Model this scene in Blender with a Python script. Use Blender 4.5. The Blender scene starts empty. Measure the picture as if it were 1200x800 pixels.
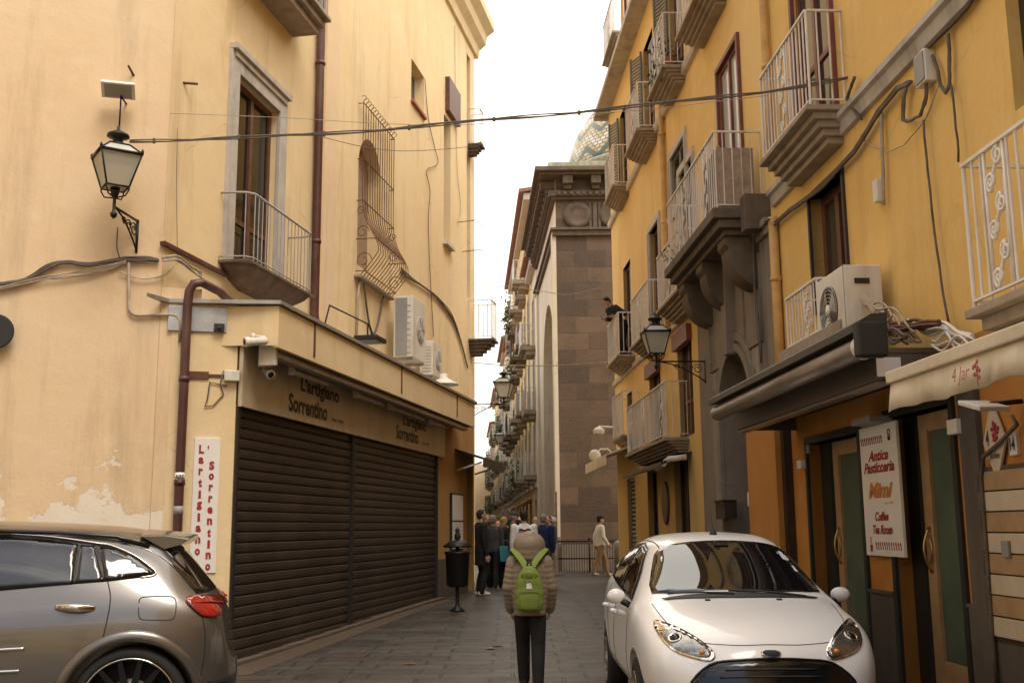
import bpy, bmesh, math, random
from mathutils import Vector, Matrix, noise
from mathutils.bvhtree import BVHTree
from mathutils.geometry import delaunay_2d_cdt
R_ = math.radians
random.seed(7)
sc = bpy.context.scene
col = sc.collection
# ------------------------------------------------------------------ camera
EYE = Vector((0, 0, 1.56)); FPX = 1250.0
PITCH = math.atan(218/FPX); ROLL = R_(-0.45)
cam_d = bpy.data.cameras.new('camera'); cam = bpy.data.objects.new('camera', cam_d); col.objects.link(cam)
cam_d.sensor_width = 36; cam_d.lens = 36*FPX/1200; cam_d.clip_end = 2000; cam_d.clip_start = .05
CM = (Matrix.Rotation(R_(90)+PITCH, 3, 'X') @ Matrix.Rotation(ROLL, 3, 'Z'))
cam.matrix_world = Matrix.Translation(EYE) @ CM.to_4x4()
cam_d.dof.use_dof = True; cam_d.dof.focus_distance = 9.5; cam_d.dof.aperture_fstop = 6.3
sc.camera = cam
def ray(px, py):
    return (CM @ Vector((px-600, 400-py, -FPX))).normalized()
# ------------------------------------------------------------------ world, sun, exposure
w = bpy.data.worlds.new('World'); sc.world = w; w.use_nodes = True
nt = w.node_tree; nt.nodes.clear()
o_ = nt.nodes.new('ShaderNodeOutputWorld'); bg = nt.nodes.new('ShaderNodeBackground')
sky = nt.nodes.new('ShaderNodeTexSky'); sky.sky_type = 'NISHITA'; sky.sun_disc = False
sky.sun_elevation = R_(58); sky.sun_rotation = R_(150); sky.air_density = 1.2; sky.dust_density = 3
tc = nt.nodes.new('ShaderNodeTexCoord'); nz = nt.nodes.new('ShaderNodeTexNoise')
nz.inputs['Scale'].default_value = 2.6; nz.inputs['Detail'].default_value = 6; nz.inputs['Roughness'].default_value = .55
mp = nt.nodes.new('ShaderNodeMapping'); mp.inputs['Scale'].default_value = (1, 1, 2.2)
cr = nt.nodes.new('ShaderNodeValToRGB'); cr.color_ramp.elements[0].position = .30; cr.color_ramp.elements[1].position = .46
cr.color_ramp.elements[0].position = .53; cr.color_ramp.elements[1].position = .66; cr.color_ramp.elements[0].color = (1, 1, 1, 1); cr.color_ramp.elements[1].color = (0, 0, 0, 1)
mx = nt.nodes.new('ShaderNodeMix'); mx.data_type = 'RGBA'
gz_ = nt.nodes.new('ShaderNodeSeparateXYZ'); zr = nt.nodes.new('ShaderNodeMapRange'); zr.inputs['From Min'].default_value = 0; zr.inputs['From Max'].default_value = 1; zr.inputs['To Min'].default_value = .42; zr.inputs['To Max'].default_value = 1.35
dk = nt.nodes.new('ShaderNodeVectorMath'); dk.operation = 'SCALE'; dk.inputs[0].default_value = (16.5, 15.4, 13.7)   # bright cloud deck, brightest overhead
vd = nt.nodes.new('ShaderNodeVectorMath'); vd.operation = 'DOT_PRODUCT'; vd.inputs[1].default_value = (-.25, -.60, .76)
vr = nt.nodes.new('ShaderNodeMapRange'); vr.inputs['From Min'].default_value = .45; vr.inputs['From Max'].default_value = .80
vs_ = nt.nodes.new('ShaderNodeMath'); vs_.operation = 'MULTIPLY'; vi = nt.nodes.new('ShaderNodeMath'); vi.operation = 'SUBTRACT'; vi.inputs[0].default_value = 1
nt.links.new(tc.outputs['Generated'], mp.inputs[0]); nt.links.new(mp.outputs[0], nz.inputs['Vector'])
nt.links.new(nz.outputs['Fac'], cr.inputs[0]); nt.links.new(cr.outputs[0], vs_.inputs[0]); nt.links.new(tc.outputs['Generated'], vd.inputs[0]); nt.links.new(vd.outputs['Value'], vr.inputs['Value']); nt.links.new(vr.outputs[0], vs_.inputs[1]); nt.links.new(vs_.outputs[0], vi.inputs[1]); nt.links.new(vi.outputs[0], mx.inputs['Factor'])
nt.links.new(tc.outputs['Generated'], gz_.inputs[0]); nt.links.new(gz_.outputs[2], zr.inputs['Value']); nt.links.new(zr.outputs[0], dk.inputs['Scale']); nt.links.new(dk.outputs[0], mx.inputs['B'])
nt.links.new(sky.outputs[0], mx.inputs['A']); nt.links.new(mx.outputs['Result'], bg.inputs[0])
bg.inputs[1].default_value = .10
nt.links.new(bg.outputs[0], o_.inputs[0])
sun_d = bpy.data.lights.new('sun', 'SUN'); sun = bpy.data.objects.new('sun', sun_d); col.objects.link(sun)
sun_d.energy = 1.0; sun_d.angle = R_(25); sun_d.color = (1, .93, .82)
sun.rotation_euler = (R_(32), 0, R_(180-150))
sc.view_settings.view_transform = 'Standard'; sc.view_settings.look = 'None'
sc.view_settings.exposure = 0.82; sc.view_settings.gamma = 1.0
# ------------------------------------------------------------------ materials
def nodes(name):
    m = bpy.data.materials.new(name); m.use_nodes = True
    n = m.node_tree; b = n.nodes['Principled BSDF']
    return m, n, b
def ramp(n, src, p0, p1, c0=(0, 0, 0, 1), c1=(1, 1, 1, 1)):
    r = n.nodes.new('ShaderNodeValToRGB'); e = r.color_ramp.elements
    e[0].position, e[1].position, e[0].color, e[1].color = p0, p1, c0, c1
    n.links.new(src, r.inputs[0]); return r.outputs[0]
def noi(n, vec, scale, detail=4, rough=.55, vs=None):
    t = n.nodes.new('ShaderNodeTexNoise'); t.inputs['Scale'].default_value = scale
    t.inputs['Detail'].default_value = detail; t.inputs['Roughness'].default_value = rough
    if vs:
        q = n.nodes.new('ShaderNodeMapping'); q.inputs['Scale'].default_value = vs; n.links.new(vec, q.inputs[0]); vec = q.outputs[0]
    n.links.new(vec, t.inputs['Vector']); return t.outputs['Fac']
def mixc(n, fac, a, b, bt='MIX'):
    m = n.nodes.new('ShaderNodeMix'); m.data_type = 'RGBA'; m.blend_type = bt
    for i, v in (('Factor', fac), ('A', a), ('B', b)):
        if isinstance(v, (int, float)): m.inputs[i].default_value = v
        elif isinstance(v, tuple): m.inputs[i].default_value = (*v[:3], 1)
        else: n.links.new(v, m.inputs[i])
    return m.outputs['Result']
def math_(n, op, a, b=0, c=0):
    m = n.nodes.new('ShaderNodeMath'); m.operation = op
    for i, v in enumerate((a, b, c)):
        if isinstance(v, (int, float)): m.inputs[i].default_value = v
        else: n.links.new(v, m.inputs[i])
    return m.outputs[0]
def bumpn(n, b, h, dist=.01, st=.6, prev=None):
    u = n.nodes.new('ShaderNodeBump'); u.inputs['Distance'].default_value = dist; u.inputs['Strength'].default_value = st
    n.links.new(h, u.inputs['Height']); 
    if prev is not None: n.links.new(prev, u.inputs['Normal'])
    n.links.new(u.outputs[0], b.inputs['Normal']); return u.outputs[0]
def pos(n):
    return n.nodes.new('ShaderNodeNewGeometry').outputs['Position']
MATS = {}
def mat(name, c, rough=.7, metal=0, var=.18, scale=6, bump=.003, coat=0, spec=.5, dirt=None, emit=None):
    if name in MATS: return MATS[name]
    m, n, b = nodes(name); p = pos(n)
    f = noi(n, p, scale, 5)
    c2 = tuple(max(0, x*(1-var)) for x in c); c3 = tuple(min(1, x*(1+var*.6)) for x in c)
    colr = mixc(n, ramp(n, f, .3, .7), c2, c3)
    if dirt:
        g = ramp(n, noi(n, p, scale*.35, 6, .65, (1, 1, .25)), .5, .72)
        colr = mixc(n, math_(n, 'MULTIPLY', g, .7), colr, dirt)
    n.links.new(colr, b.inputs['Base Color'])
    b.inputs['Metallic'].default_value = metal; b.inputs['Coat Weight'].default_value = coat; b.inputs['Coat Roughness'].default_value = .04
    b.inputs['Specular IOR Level'].default_value = spec
    r = n.nodes.new('ShaderNodeMapRange'); r.inputs['To Min'].default_value = max(.02, rough-.08); r.inputs['To Max'].default_value = min(1, rough+.1)
    n.links.new(f, r.inputs['Value'])
    if coat: b.inputs['Roughness'].default_value = rough
    else: n.links.new(r.outputs[0], b.inputs['Roughness'])
    if bump: bumpn(n, b, noi(n, p, scale*9, 3), bump, .5)
    if emit:
        b.inputs['Emission Color'].default_value = (*emit[:3], 1); b.inputs['Emission Strength'].default_value = emit[3]
    MATS[name] = m; return m
def plaster(name, c1, c2, c3, patch=None, stain=(.25, .17, .09), pw=.5, soot=.35, crack=.3):
    m, n, b = nodes(name); p = pos(n)
    a = mixc(n, ramp(n, noi(n, p, .55, 6, .6), .32, .68), c1, c2)
    a = mixc(n, math_(n, 'MULTIPLY', ramp(n, noi(n, p, 2.3, 6, .7), .52, .66), pw), a, c3)
    st = ramp(n, noi(n, p, 1.9, 7, .7, (1, 1, .12)), .53, .72)
    a = mixc(n, math_(n, 'MULTIPLY', st, soot), a, stain)
    ck = n.nodes.new('ShaderNodeTexVoronoi'); ck.feature = 'DISTANCE_TO_EDGE'; ck.inputs['Scale'].default_value = .55
    q = n.nodes.new('ShaderNodeMix'); q.data_type = 'VECTOR'; q.inputs[0].default_value = .22
    nt_ = n.nodes.new('ShaderNodeTexNoise'); nt_.inputs['Scale'].default_value = 1.8; nt_.inputs['Detail'].default_value = 7
    n.links.new(p, nt_.inputs['Vector']); n.links.new(p, q.inputs['A']); n.links.new(nt_.outputs['Color'], q.inputs['B']); n.links.new(q.outputs['Result'], ck.inputs['Vector'])
    cm = math_(n, 'MULTIPLY', ramp(n, ck.outputs['Distance'], .0, .006, (1, 1, 1, 1), (0, 0, 0, 1)), ramp(n, noi(n, p, .8, 3), .5, .62))
    a = mixc(n, math_(n, 'MULTIPLY', cm, crack), a, stain)
    hgt = noi(n, p, 34, 5, .7)
    if patch:
        sx = n.nodes.new('ShaderNodeSeparateXYZ'); n.links.new(p, sx.inputs[0])
        zf = n.nodes.new('ShaderNodeMapRange'); zf.inputs['From Min'].default_value = 1.2; zf.inputs['From Max'].default_value = 3.1
        zf.inputs['To Min'].default_value = .34; zf.inputs['To Max'].default_value = -.30; n.links.new(sx.outputs[2], zf.inputs['Value'])
        mk = ramp(n, math_(n, 'ADD', noi(n, p, 1.6, 7, .62), zf.outputs[0]), .57, .595)
        a = mixc(n, mk, a, patch)
        hgt = math_(n, 'SUBTRACT', hgt, math_(n, 'MULTIPLY', mk, .9))
    n.links.new(a, b.inputs['Base Color']); b.inputs['Roughness'].default_value = .93; b.inputs['Specular IOR Level'].default_value = .25
    k = bumpn(n, b, hgt, .006, .5); bumpn(n, b, noi(n, p, 2.6, 5), .03, .45, k)
    MATS[name] = m; return m
def uvbrick(name, c1, c2, mortar, bw, bh, msize=.012, off=.5, rough=.9, var=.5, bump=.012, wp=False, stainc=(.05, .04, .03)):
    m, n, b = nodes(name); p = pos(n)
    if wp: src = p
    else:
        u = n.nodes.new('ShaderNodeUVMap'); src = u.outputs[0]
    dn = n.nodes.new('ShaderNodeTexNoise'); dn.inputs['Scale'].default_value = 2.2; dn.inputs['Detail'].default_value = 3; n.links.new(src, dn.inputs['Vector'])
    dm = n.nodes.new('ShaderNodeMix'); dm.data_type = 'VECTOR'; dm.inputs[0].default_value = .035
    n.links.new(src, dm.inputs['A']); n.links.new(dn.outputs['Color'], dm.inputs['B'])
    t = n.nodes.new('ShaderNodeTexBrick'); t.offset = off; t.inputs['Scale'].default_value = 1
    t.inputs['Brick Width'].default_value = bw; t.inputs['Row Height'].default_value = bh
    t.inputs['Mortar Size'].default_value = msize; t.inputs['Mortar Smooth'].default_value = .25; t.inputs['Bias'].default_value = 0
    t.inputs['Color1'].default_value = (*c1, 1); t.inputs['Color2'].default_value = (*c2, 1); t.inputs['Mortar'].default_value = (*mortar, 1)
    n.links.new(dm.outputs['Result'], t.inputs['Vector'])
    f = noi(n, p, 1.1, 6, .65)
    a = mixc(n, math_(n, 'MULTIPLY', ramp(n, f, .45, .75), var), t.outputs[0], stainc)
    a = mixc(n, ramp(n, noi(n, p, 14, 4), .35, .8), a, mixc(n, .10, a, (.5, .42, .32)))
    n.links.new(a, b.inputs['Base Color']); 
    r = n.nodes.new('ShaderNodeMapRange'); r.inputs['To Min'].default_value = rough-.25; r.inputs['To Max'].default_value = min(1, rough+.1)
    n.links.new(noi(n, p, 3, 5), r.inputs['Value']); n.links.new(r.outputs[0], b.inputs['Roughness'])
    k = bumpn(n, b, t.outputs['Fac'], -bump, .9); bumpn(n, b, noi(n, p, 9, 6, .7), bump*.8, .5, k)
    MATS[name] = m; return m
plaster('cream', (.74, .54, .33), (.78, .60, .385), (.80, .64, .43), patch=(.80, .71, .58), soot=.30, crack=.0)
plaster('cream_side', (.76, .57, .32), (.80, .63, .37), (.82, .67, .43), soot=.3)
plaster('ochre', (.76, .48, .15), (.81, .54, .19), (.82, .59, .26), soot=.3)
plaster('ochre_far', (.78, .51, .18), (.81, .56, .23), (.83, .62, .31), soot=.25)
plaster('orange', (.48, .20, .045), (.52, .235, .055), (.56, .29, .09), soot=.3)
plaster('peach', (.76, .62, .42), (.80, .68, .48), (.70, .52, .30), soot=.4)
plaster('pale', (.78, .70, .55), (.72, .62, .46), (.80, .74, .62), soot=.5)
plaster('yellowish', (.78, .58, .26), (.80, .66, .36), (.72, .5, .22), soot=.4)
plaster('grey_plaster', (.30, .26, .21), (.36, .31, .25), (.25, .21, .17), stain=(.08, .07, .05), soot=.7)
plaster('stone_grey', (.24, .20, .155), (.30, .25, .20), (.19, .155, .12), stain=(.06, .05, .04), soot=.7)
plaster('dado', (.10, .08, .065), (.13, .105, .085), (.08, .065, .05), stain=(.03, .025, .02))
plaster('side_stucco', (.70, .62, .50), (.63, .55, .43), (.74, .66, .54), stain=(.2, .15, .1), soot=.6)
uvbrick('church_stone', (.080, .047, .028), (.165, .104, .062), (.115, .078, .048), 1.05, .56, .014, .42, .92, .8)
uvbrick('paving', (.022, .018, .014), (.060, .048, .038), (.012, .010, .008), .74, .34, .018, .31, .55, .6, .022, wp=True)
mat('trim', (.56, .50, .42), .85, var=.12, dirt=(.3, .25, .19))
mat('grey_trim', (.50, .45, .39), .85, var=.15, dirt=(.16, .13, .1))
mat('dark_stone', (.14, .105, .072), .9, var=.3, dirt=(.07, .055, .04), bump=.01)
mat('slab_stone', (.36, .29, .215), .9, var=.2, dirt=(.2, .15, .1), bump=.006)
mat('brown_wood', (.12, .045, .025), .45, var=.35, scale=9)
mat('red_wood', (.20, .06, .04), .5, var=.3)
mat('dark_wood', (.035, .022, .017), .5, var=.3)
mat('light_wood', (.42, .26, .13), .55, var=.18)
mat('pipe_brown', (.085, .028, .022), .42, var=.25, dirt=(.2, .12, .09))
mat('pipe_ochre', (.66, .40, .13), .6, var=.2, dirt=(.4, .22, .1))
mat('iron_black', (.022, .020, .018), .5, metal=.4, var=.3)
mat('iron_rust', (.14, .06, .035), .8, var=.4, metal=.1)
mat('white_iron', (.80, .75, .68), .6, var=.1, dirt=(.4, .3, .2))
mat('grey_iron', (.36, .34, .32), .5, var=.15)
mat('shutter_metal', (.044, .032, .024), .45, metal=.2, var=.35, scale=2.2, bump=.008, dirt=(.075, .057, .042))
mat('shutter_grey', (.33, .31, .29), .5, metal=.3, var=.15)
mat('slat_green', (.16, .15, .13), .7, var=.3)
mat('sign_cream', (.60, .50, .36), .5, var=.08, dirt=(.4, .32, .22))
mat('sign_white', (.80, .76, .70), .45, var=.04)
mat('ink_dark', (.03, .014, .02), .5, var=.1, bump=0)
mat('ink_red', (.36, .02, .025), .5, var=.1, bump=0)
mat('ink_orange', (.62, .22, .05), .5, var=.1, bump=0)
mat('ink_white', (.75, .72, .66), .5, var=.1, bump=0)
mat('plastic_white', (.74, .70, .62), .45, var=.06, dirt=(.5, .42, .3))
mat('plastic_grey', (.30, .29, .27), .5, var=.1)
mat('metal_grey', (.42, .40, .37), .4, metal=.5, var=.15, dirt=(.25, .18, .12))
mat('galvanised', (.45, .45, .44), .45, metal=.6, var=.3, scale=4)
mat('cable_dark', (.13, .10, .075), .7, var=.4)
mat('cable_pale', (.42, .34, .25), .7, var=.3)
mat('awning_black', (.025, .022, .022), .38, var=.3)
mat('awning_brown', (.12, .09, .07), .5, metal=.2, var=.2)
mat('awning_tube', (.26, .21, .17), .35, metal=.5, var=.15)
mat('awning_cloth', (.72, .62, .46), .9, var=.1, dirt=(.45, .35, .24), scale=3)
mat('awning_pale', (.55, .46, .36), .85, var=.15, dirt=(.3, .24, .18))
mat('curtain_green', (.085, .115, .075), .75, var=.25, scale=2.5)
mat('curtain', (.42, .38, .31), .85, var=.2, scale=2)
mat('reed', (.36, .27, .19), .9, var=.3, scale=14)
mat('leaf', (.07, .10, .03), .7, var=.5, scale=11)
mat('leaf_pale', (.13, .16, .06), .7, var=.5, scale=11)
mat('terracotta', (.36, .13, .07), .8, var=.2)
mat('roof_tile', (.34, .16, .10), .85, var=.4)
mat('car_white', (.82, .81, .79), .30, var=.01, coat=.6, bump=0)
mat('car_grey', (.165, .150, .135), .27, metal=.65, var=.02, coat=.7, bump=0)
mat('black_plastic', (.018, .017, .016), .5, var=.2)
mat('gloss_black', (.008, .008, .008), .08, var=.1, bump=0)
mat('chrome', (.72, .68, .62), .12, metal=1, var=.05, bump=0)
mat('tyre', (.018, .017, .016), .8, var=.2)
mat('tail_red', (.30, .008, .008), .12, var=.3, coat=1, bump=0)
mat('amber', (.70, .22, .04), .2, var=.1, bump=0)
mat('skin', (.52, .30, .20), .6, var=.1, bump=0)
mat('hair_dark', (.025, .017, .012), .75, var=.4, bump=.01, scale=20)
mat('hair_grey', (.30, .27, .23), .8, var=.3, scale=20)
mat('hair_blond', (.42, .28, .12), .8, var=.3, scale=20)
mat('puffer', (.225, .172, .112), .55, var=.1, scale=4, bump=.004)
mat('pack_green', (.16, .215, .03), .6, var=.12, scale=8)
mat('pack_strap', (.19, .25, .04), .7, var=.12)
mat('cloth_black', (.009, .008, .008), .85, var=.3)
mat('cloth_navy', (.018, .024, .05), .85, var=.3)
mat('lamp_inner', (.30, .29, .27), .18, metal=.8, var=.3, scale=30, bump=0)
mat('cloth_blue', (.012, .022, .09), .8, var=.2)
mat('cloth_green', (.05, .07, .045), .85, var=.2)
mat('cloth_cream', (.84, .80, .72), .85, var=.08)
mat('cloth_tan', (.34, .22, .12), .85, var=.12)
mat('cloth_red', (.42, .05, .03), .85, var=.2)
mat('cloth_grey', (.06, .06, .065), .85, var=.2)
mat('cloth_teal', (.05, .34, .36), .7, var=.1)
mat('denim', (.05, .08, .15), .85, var=.2)
mat('shoe_white', (.6, .56, .5), .6)
mat('gravel', (.10, .068, .042), .95, var=.7, scale=60, bump=.02)
mat('kerb_stone', (.10, .07, .046), .85, var=.25, scale=5)
mat('brass', (.5, .33, .13), .3, metal=.9)
mat('brown_stone', (.17, .11, .075), .9, var=.3, dirt=(.08, .05, .035))
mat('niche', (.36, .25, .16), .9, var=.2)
mat('ink_faded', (.42, .12, .10), .7, var=.3)
plaster('orange_dull', (.40, .22, .08), (.44, .26, .10), (.48, .31, .14), soot=.6)
mat('leaf_litter', (.24, .13, .06), .9, var=.3)
mat('dome_trim', (.42, .40, .30), .9, var=.3, dirt=(.2, .2, .1))
def glassm(name, c, rough=.04, spec=.5):
    m, n, b = nodes(name); b.inputs['Base Color'].default_value = (*c, 1); b.inputs['Roughness'].default_value = rough
    b.inputs['Specular IOR Level'].default_value = spec; b.inputs['IOR'].default_value = 1.52
    bumpn(n, b, noi(n, pos(n), 1.4, 2), .02, .12)
    MATS[name] = m
glassm('glass_dark', (.012, .011, .010)); glassm('glass_mid', (.05, .045, .035)); glassm('glass_pale', (.50, .50, .46), .15)
glassm('glass_car', (.006, .006, .007), .015, .9)
def lampglass():
    m, n, b = nodes('lamp_glass'); b.inputs['Base Color'].default_value = (.62, .58, .46, 1); b.inputs['Roughness'].default_value = .25
    b.inputs['Transmission Weight'].default_value = .35; b.inputs['IOR'].default_value = 1.2; MATS['lamp_glass'] = m
    m, n, b = nodes('clear_lens'); b.inputs['Base Color'].default_value = (.9, .9, .88, 1); b.inputs['Roughness'].default_value = .03
    b.inputs['Transmission Weight'].default_value = 1.0; b.inputs['IOR'].default_value = 1.25; MATS['clear_lens'] = m
lampglass()
def dometile():
    m, n, b = nodes('dome_tile'); u = n.nodes.new('ShaderNodeUVMap')
    t = n.nodes.new('ShaderNodeTexBrick'); t.inputs['Scale'].default_value = 1; t.inputs['Brick Width'].default_value = .30; t.inputs['Row Height'].default_value = .24
    t.inputs['Mortar Size'].default_value = .03; t.inputs['Color1'].default_value = (.62, .50, .30, 1); t.inputs['Color2'].default_value = (.60, .36, .10, 1)
    t.inputs['Mortar'].default_value = (.16, .13, .09, 1); n.links.new(u.outputs[0], t.inputs['Vector'])
    sx = n.nodes.new('ShaderNodeSeparateXYZ'); n.links.new(u.outputs[0], sx.inputs[0])
    # zig-zag bands of green and cream majolica
    zz = math_(n, 'PINGPONG', sx.outputs[0], .8); band = math_(n, 'FRACT', math_(n, 'MULTIPLY', math_(n, 'SUBTRACT', sx.outputs[1], zz), .55))
    a = mixc(n, ramp(n, band, .22, .24, (1, 1, 1, 1), (0, 0, 0, 1)), t.outputs[0], (.06, .13, .12))
    b2 = math_(n, 'MULTIPLY', ramp(n, band, .45, .46), ramp(n, band, .68, .69, (1, 1, 1, 1), (0, 0, 0, 1)))
    a = mixc(n, b2, a, (.72, .68, .56)); a = mixc(n, math_(n, 'MULTIPLY', t.outputs['Fac'], .9), a, (.16, .13, .09))
    n.links.new(a, b.inputs['Base Color']); b.inputs['Roughness'].default_value = .4; bumpn(n, b, t.outputs['Fac'], -.03, .8); MATS['dome_tile'] = m
dometile()
# ------------------------------------------------------------------ mesh builder
BASE = {}
class MB:
    def __init__(s): s.v = []; s.f = []; s.sm = []
    def add(s, vs, fs, smooth=False):
        k = len(s.v); s.v += [Vector(v) for v in vs]
        for f in fs: s.f.append([i+k for i in f]); s.sm.append(smooth)
        return s
    def hexa(s, c):   # 8 corners: bottom 4 ccw, top 4 ccw
        return s.add(c, [(3, 2, 1, 0), (4, 5, 6, 7), (0, 1, 5, 4), (1, 2, 6, 5), (2, 3, 7, 6), (3, 0, 4, 7)])
    def box(s, x0, x1, y0, y1, z0, z1):
        return s.hexa([(x0, y0, z0), (x1, y0, z0), (x1, y1, z0), (x0, y1, z0), (x0, y0, z1), (x1, y0, z1), (x1, y1, z1), (x0, y1, z1)])
    def fb(s, F, s0, s1, h0, h1, d0, d1):
        p = F.p
        return s.hexa([p(s0, h0, d0), p(s1, h0, d0), p(s1, h0, d1), p(s0, h0, d1), p(s0, h1, d0), p(s1, h1, d0), p(s1, h1, d1), p(s0, h1, d1)])
    def loft(s, rings, close=True, caps=True, smooth=True):
        n = len(rings[0]); vs = [v for r in rings for v in r]; fs = []
        for i in range(len(rings)-1):
            for j in range(n if close else n-1):
                a = i*n+j; b = i*n+(j+1) % n; fs.append((a, b, b+n, a+n))
        s.add(vs, fs, smooth)
        if caps and close:
            k = len(s.v)-len(vs); s.f.append([k+i for i in range(n)][::-1]); s.sm.append(False)
            s.f.append([k+(len(rings)-1)*n+i for i in range(n)]); s.sm.append(False)
        return s
    def tube(s, pts, r, seg=6, caps=True, r2=None):
        pts = [Vector(p) for p in pts]; n = len(pts)
        t0 = (pts[1]-pts[0]).normalized(); up = Vector((0, 0, 1)) if abs(t0.z) < .9 else Vector((1, 0, 0))
        a = t0.cross(up).normalized(); rings = []
        for i, p in enumerate(pts):
            t = (pts[min(i+1, n-1)]-pts[max(i-1, 0)])
            t = t.normalized() if t.length > 1e-9 else t0
            a = (a - t*a.dot(t)); a = a.normalized() if a.length > 1e-6 else t.orthogonal().normalized()
            b = t.cross(a)
            rr = r if r2 is None else r+(r2-r)*i/(n-1)
            if isinstance(r, (list, tuple)): rr = r[i]
            rings.append([p+(a*math.cos(k*2*math.pi/seg)+b*math.sin(k*2*math.pi/seg))*rr for k in range(seg)])
        return s.loft(rings, True, caps)
    def lathe(s, c, prof, seg=16, axis=(0, 0, 1), smooth=True, n2=0):
        c = Vector(c); ax = Vector(axis).normalized(); a = ax.orthogonal().normalized() if abs(ax.z) < .99 else Vector((1, 0, 0)); b = ax.cross(a)
        rings = [[c+ax*z+(a*math.cos((k+.5)*2*math.pi/seg)+b*math.sin((k+.5)*2*math.pi/seg))*max(r, 1e-4) for k in range(seg)] for r, z in prof]
        return s.loft(rings, True, True, smooth)
    def ell(s, c, rx, ry, rz, seg=14, rows=9, M=None):
        c = Vector(c); rings = []
        for i in range(rows+1):
            t = math.pi*i/rows; z = -math.cos(t); q = max(math.sin(t), 1e-3)
            ring = [Vector((rx*q*math.cos(k*2*math.pi/seg), ry*q*math.sin(k*2*math.pi/seg), rz*z)) for k in range(seg)]
            if M: ring = [M @ v for v in ring]
            rings.append([c+v for v in ring])
        return s.loft(rings)
    def cap(s, p, q, r0, r1, seg=12):   # tapered capsule, overlapping pieces to be fused later
        s.tube([p, q], r0, seg, True, r1); s.ell(p, r0, r0, r0, seg, 8); s.ell(q, r1, r1, r1, seg, 8); return s
    def prism(s, pts, ext):
        pts = [Vector(p) for p in pts]; e = Vector(ext); n = len(pts)
        return s.add(pts+[p+e for p in pts], [tuple(range(n))[::-1], tuple(range(n, 2*n))]+[(i, (i+1) % n, (i+1) % n+n, i+n) for i in range(n)])
    def build(s, name, m, parent=None, uv=None, bevel=0, solid=0, fixn=True):
        me = bpy.data.meshes.new(name); b = base_of(parent)
        me.from_pydata([v-b for v in s.v], [], s.f); me.validate()
        for p, q in zip(me.polygons, s.sm): p.use_smooth = q
        if uv:
            L = me.uv_layers.new(name='UVMap')
            for lp in me.loops:
                P = me.vertices[lp.vertex_index].co+b; L.data[lp.index].uv = uv(P)
        if fixn:
            bm = bmesh.new(); bm.from_mesh(me); bmesh.ops.recalc_face_normals(bm, faces=bm.faces); bm.to_mesh(me); bm.free()
        me.materials.append(MATS[m]) if isinstance(m, str) else me.materials.append(m)
        o = bpy.data.objects.new(name, me); col.objects.link(o)
        if parent: o.parent = parent
        if bevel:
            q = o.modifiers.new('bevel', 'BEVEL'); q.width = bevel; q.segments = 2; q.limit_method = 'ANGLE'; q.angle_limit = R_(40)
        if solid:
            q = o.modifiers.new('solid', 'SOLIDIFY'); q.thickness = solid; q.offset = 0
        return o
def base_of(o):
    b = Vector((0, 0, 0))
    while o is not None:
        if o.name in BASE: return BASE[o.name]
        o = o.parent
    return b
def thing(name, label, cat, base=(0, 0, 0), group=None):
    o = bpy.data.objects.new(name, None); col.objects.link(o); o.location = base; o.empty_display_size = .1
    BASE[o.name] = Vector(base); o['label'] = label; o['category'] = cat
    if group: o['group'] = group
    return o
def local_thing(name, label, cat, group=None):
    return thing(name, label, cat, (0, 0, 0), group)
def tag(o, label=None, cat=None, group=None, kind=None):
    for k, v in (('label', label), ('category', cat), ('group', group), ('kind', kind)):
        if v: o[k] = v
    return o
def copy_tree(o, parent=None):
    c = o.copy(); col.objects.link(c)
    if parent: c.parent = parent; 
    for ch in list(o.children): copy_tree(ch, c)
    return c
def simple(mb, name, m, label, cat, base=None, group=None, **k):   # one-mesh thing with its origin at its base
    if base is None:
        xs = [v.x for v in mb.v]; ys = [v.y for v in mb.v]; zs = [v.z for v in mb.v]
        base = ((min(xs)+max(xs))/2, (min(ys)+max(ys))/2, min(zs))
    b = Vector(base); mb.v = [v-b for v in mb.v]
    if k.get('uv'):
        f = k['uv']; k['uv'] = lambda P: f(P+b)
    o = mb.build(name, m, None, **k); o.location = b
    return tag(o, label, cat, group)
class Facade:
    def __init__(s, ox, oy, ang):            # ang: heading of u from +Y toward +X, side: n chosen by sign
        s.o = Vector((ox, oy, 0)); s.u = Vector((math.sin(ang), math.cos(ang), 0)); s.n = None
    def side(s, sg): s.n = Vector((s.u.y, -s.u.x, 0))*sg; return s
    def p(s, a, h, d=0): return s.o+s.u*a+s.n*d+Vector((0, 0, h))
    def px(s, x, y, d=0):
        r = ray(x, y); q = s.o+s.n*d; t = (q-EYE).dot(s.n)/r.dot(s.n); P = EYE+r*t; return (P-s.o).dot(s.u), P.z
    def S(s, x, y, d=0): return s.px(x, y, d)[0]
    def H(s, x, y, d=0): return s.px(x, y, d)[1]
    def uv(s, P): q = P-s.o; return (q.dot(s.u), P.z)
    def depth(s, a, d=0): return s.p(a, 0, d).y
def gz(y):
    t = min(max((y-9)/14, 0), 1); return .15*t*t*(3-2*t)
def gpt(px, py):     # pixel -> point on the ground
    r = ray(px, py); t = 5
    for _ in range(40):
        P = EYE+r*t; t += (P.z-gz(P.y))/max(-r.z, 1e-3)*.8
    P = EYE+r*t; return Vector((P.x, P.y, gz(P.y)))
def at_y(px, py, y):
    r = ray(px, py); return EYE+r*(y/r.y)
VL = math.atan2(838-600, 1268); VR = math.atan2(544-600, 1268); VC = math.atan2(548-600, 1268)
g0 = gpt(266, 781)

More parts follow.
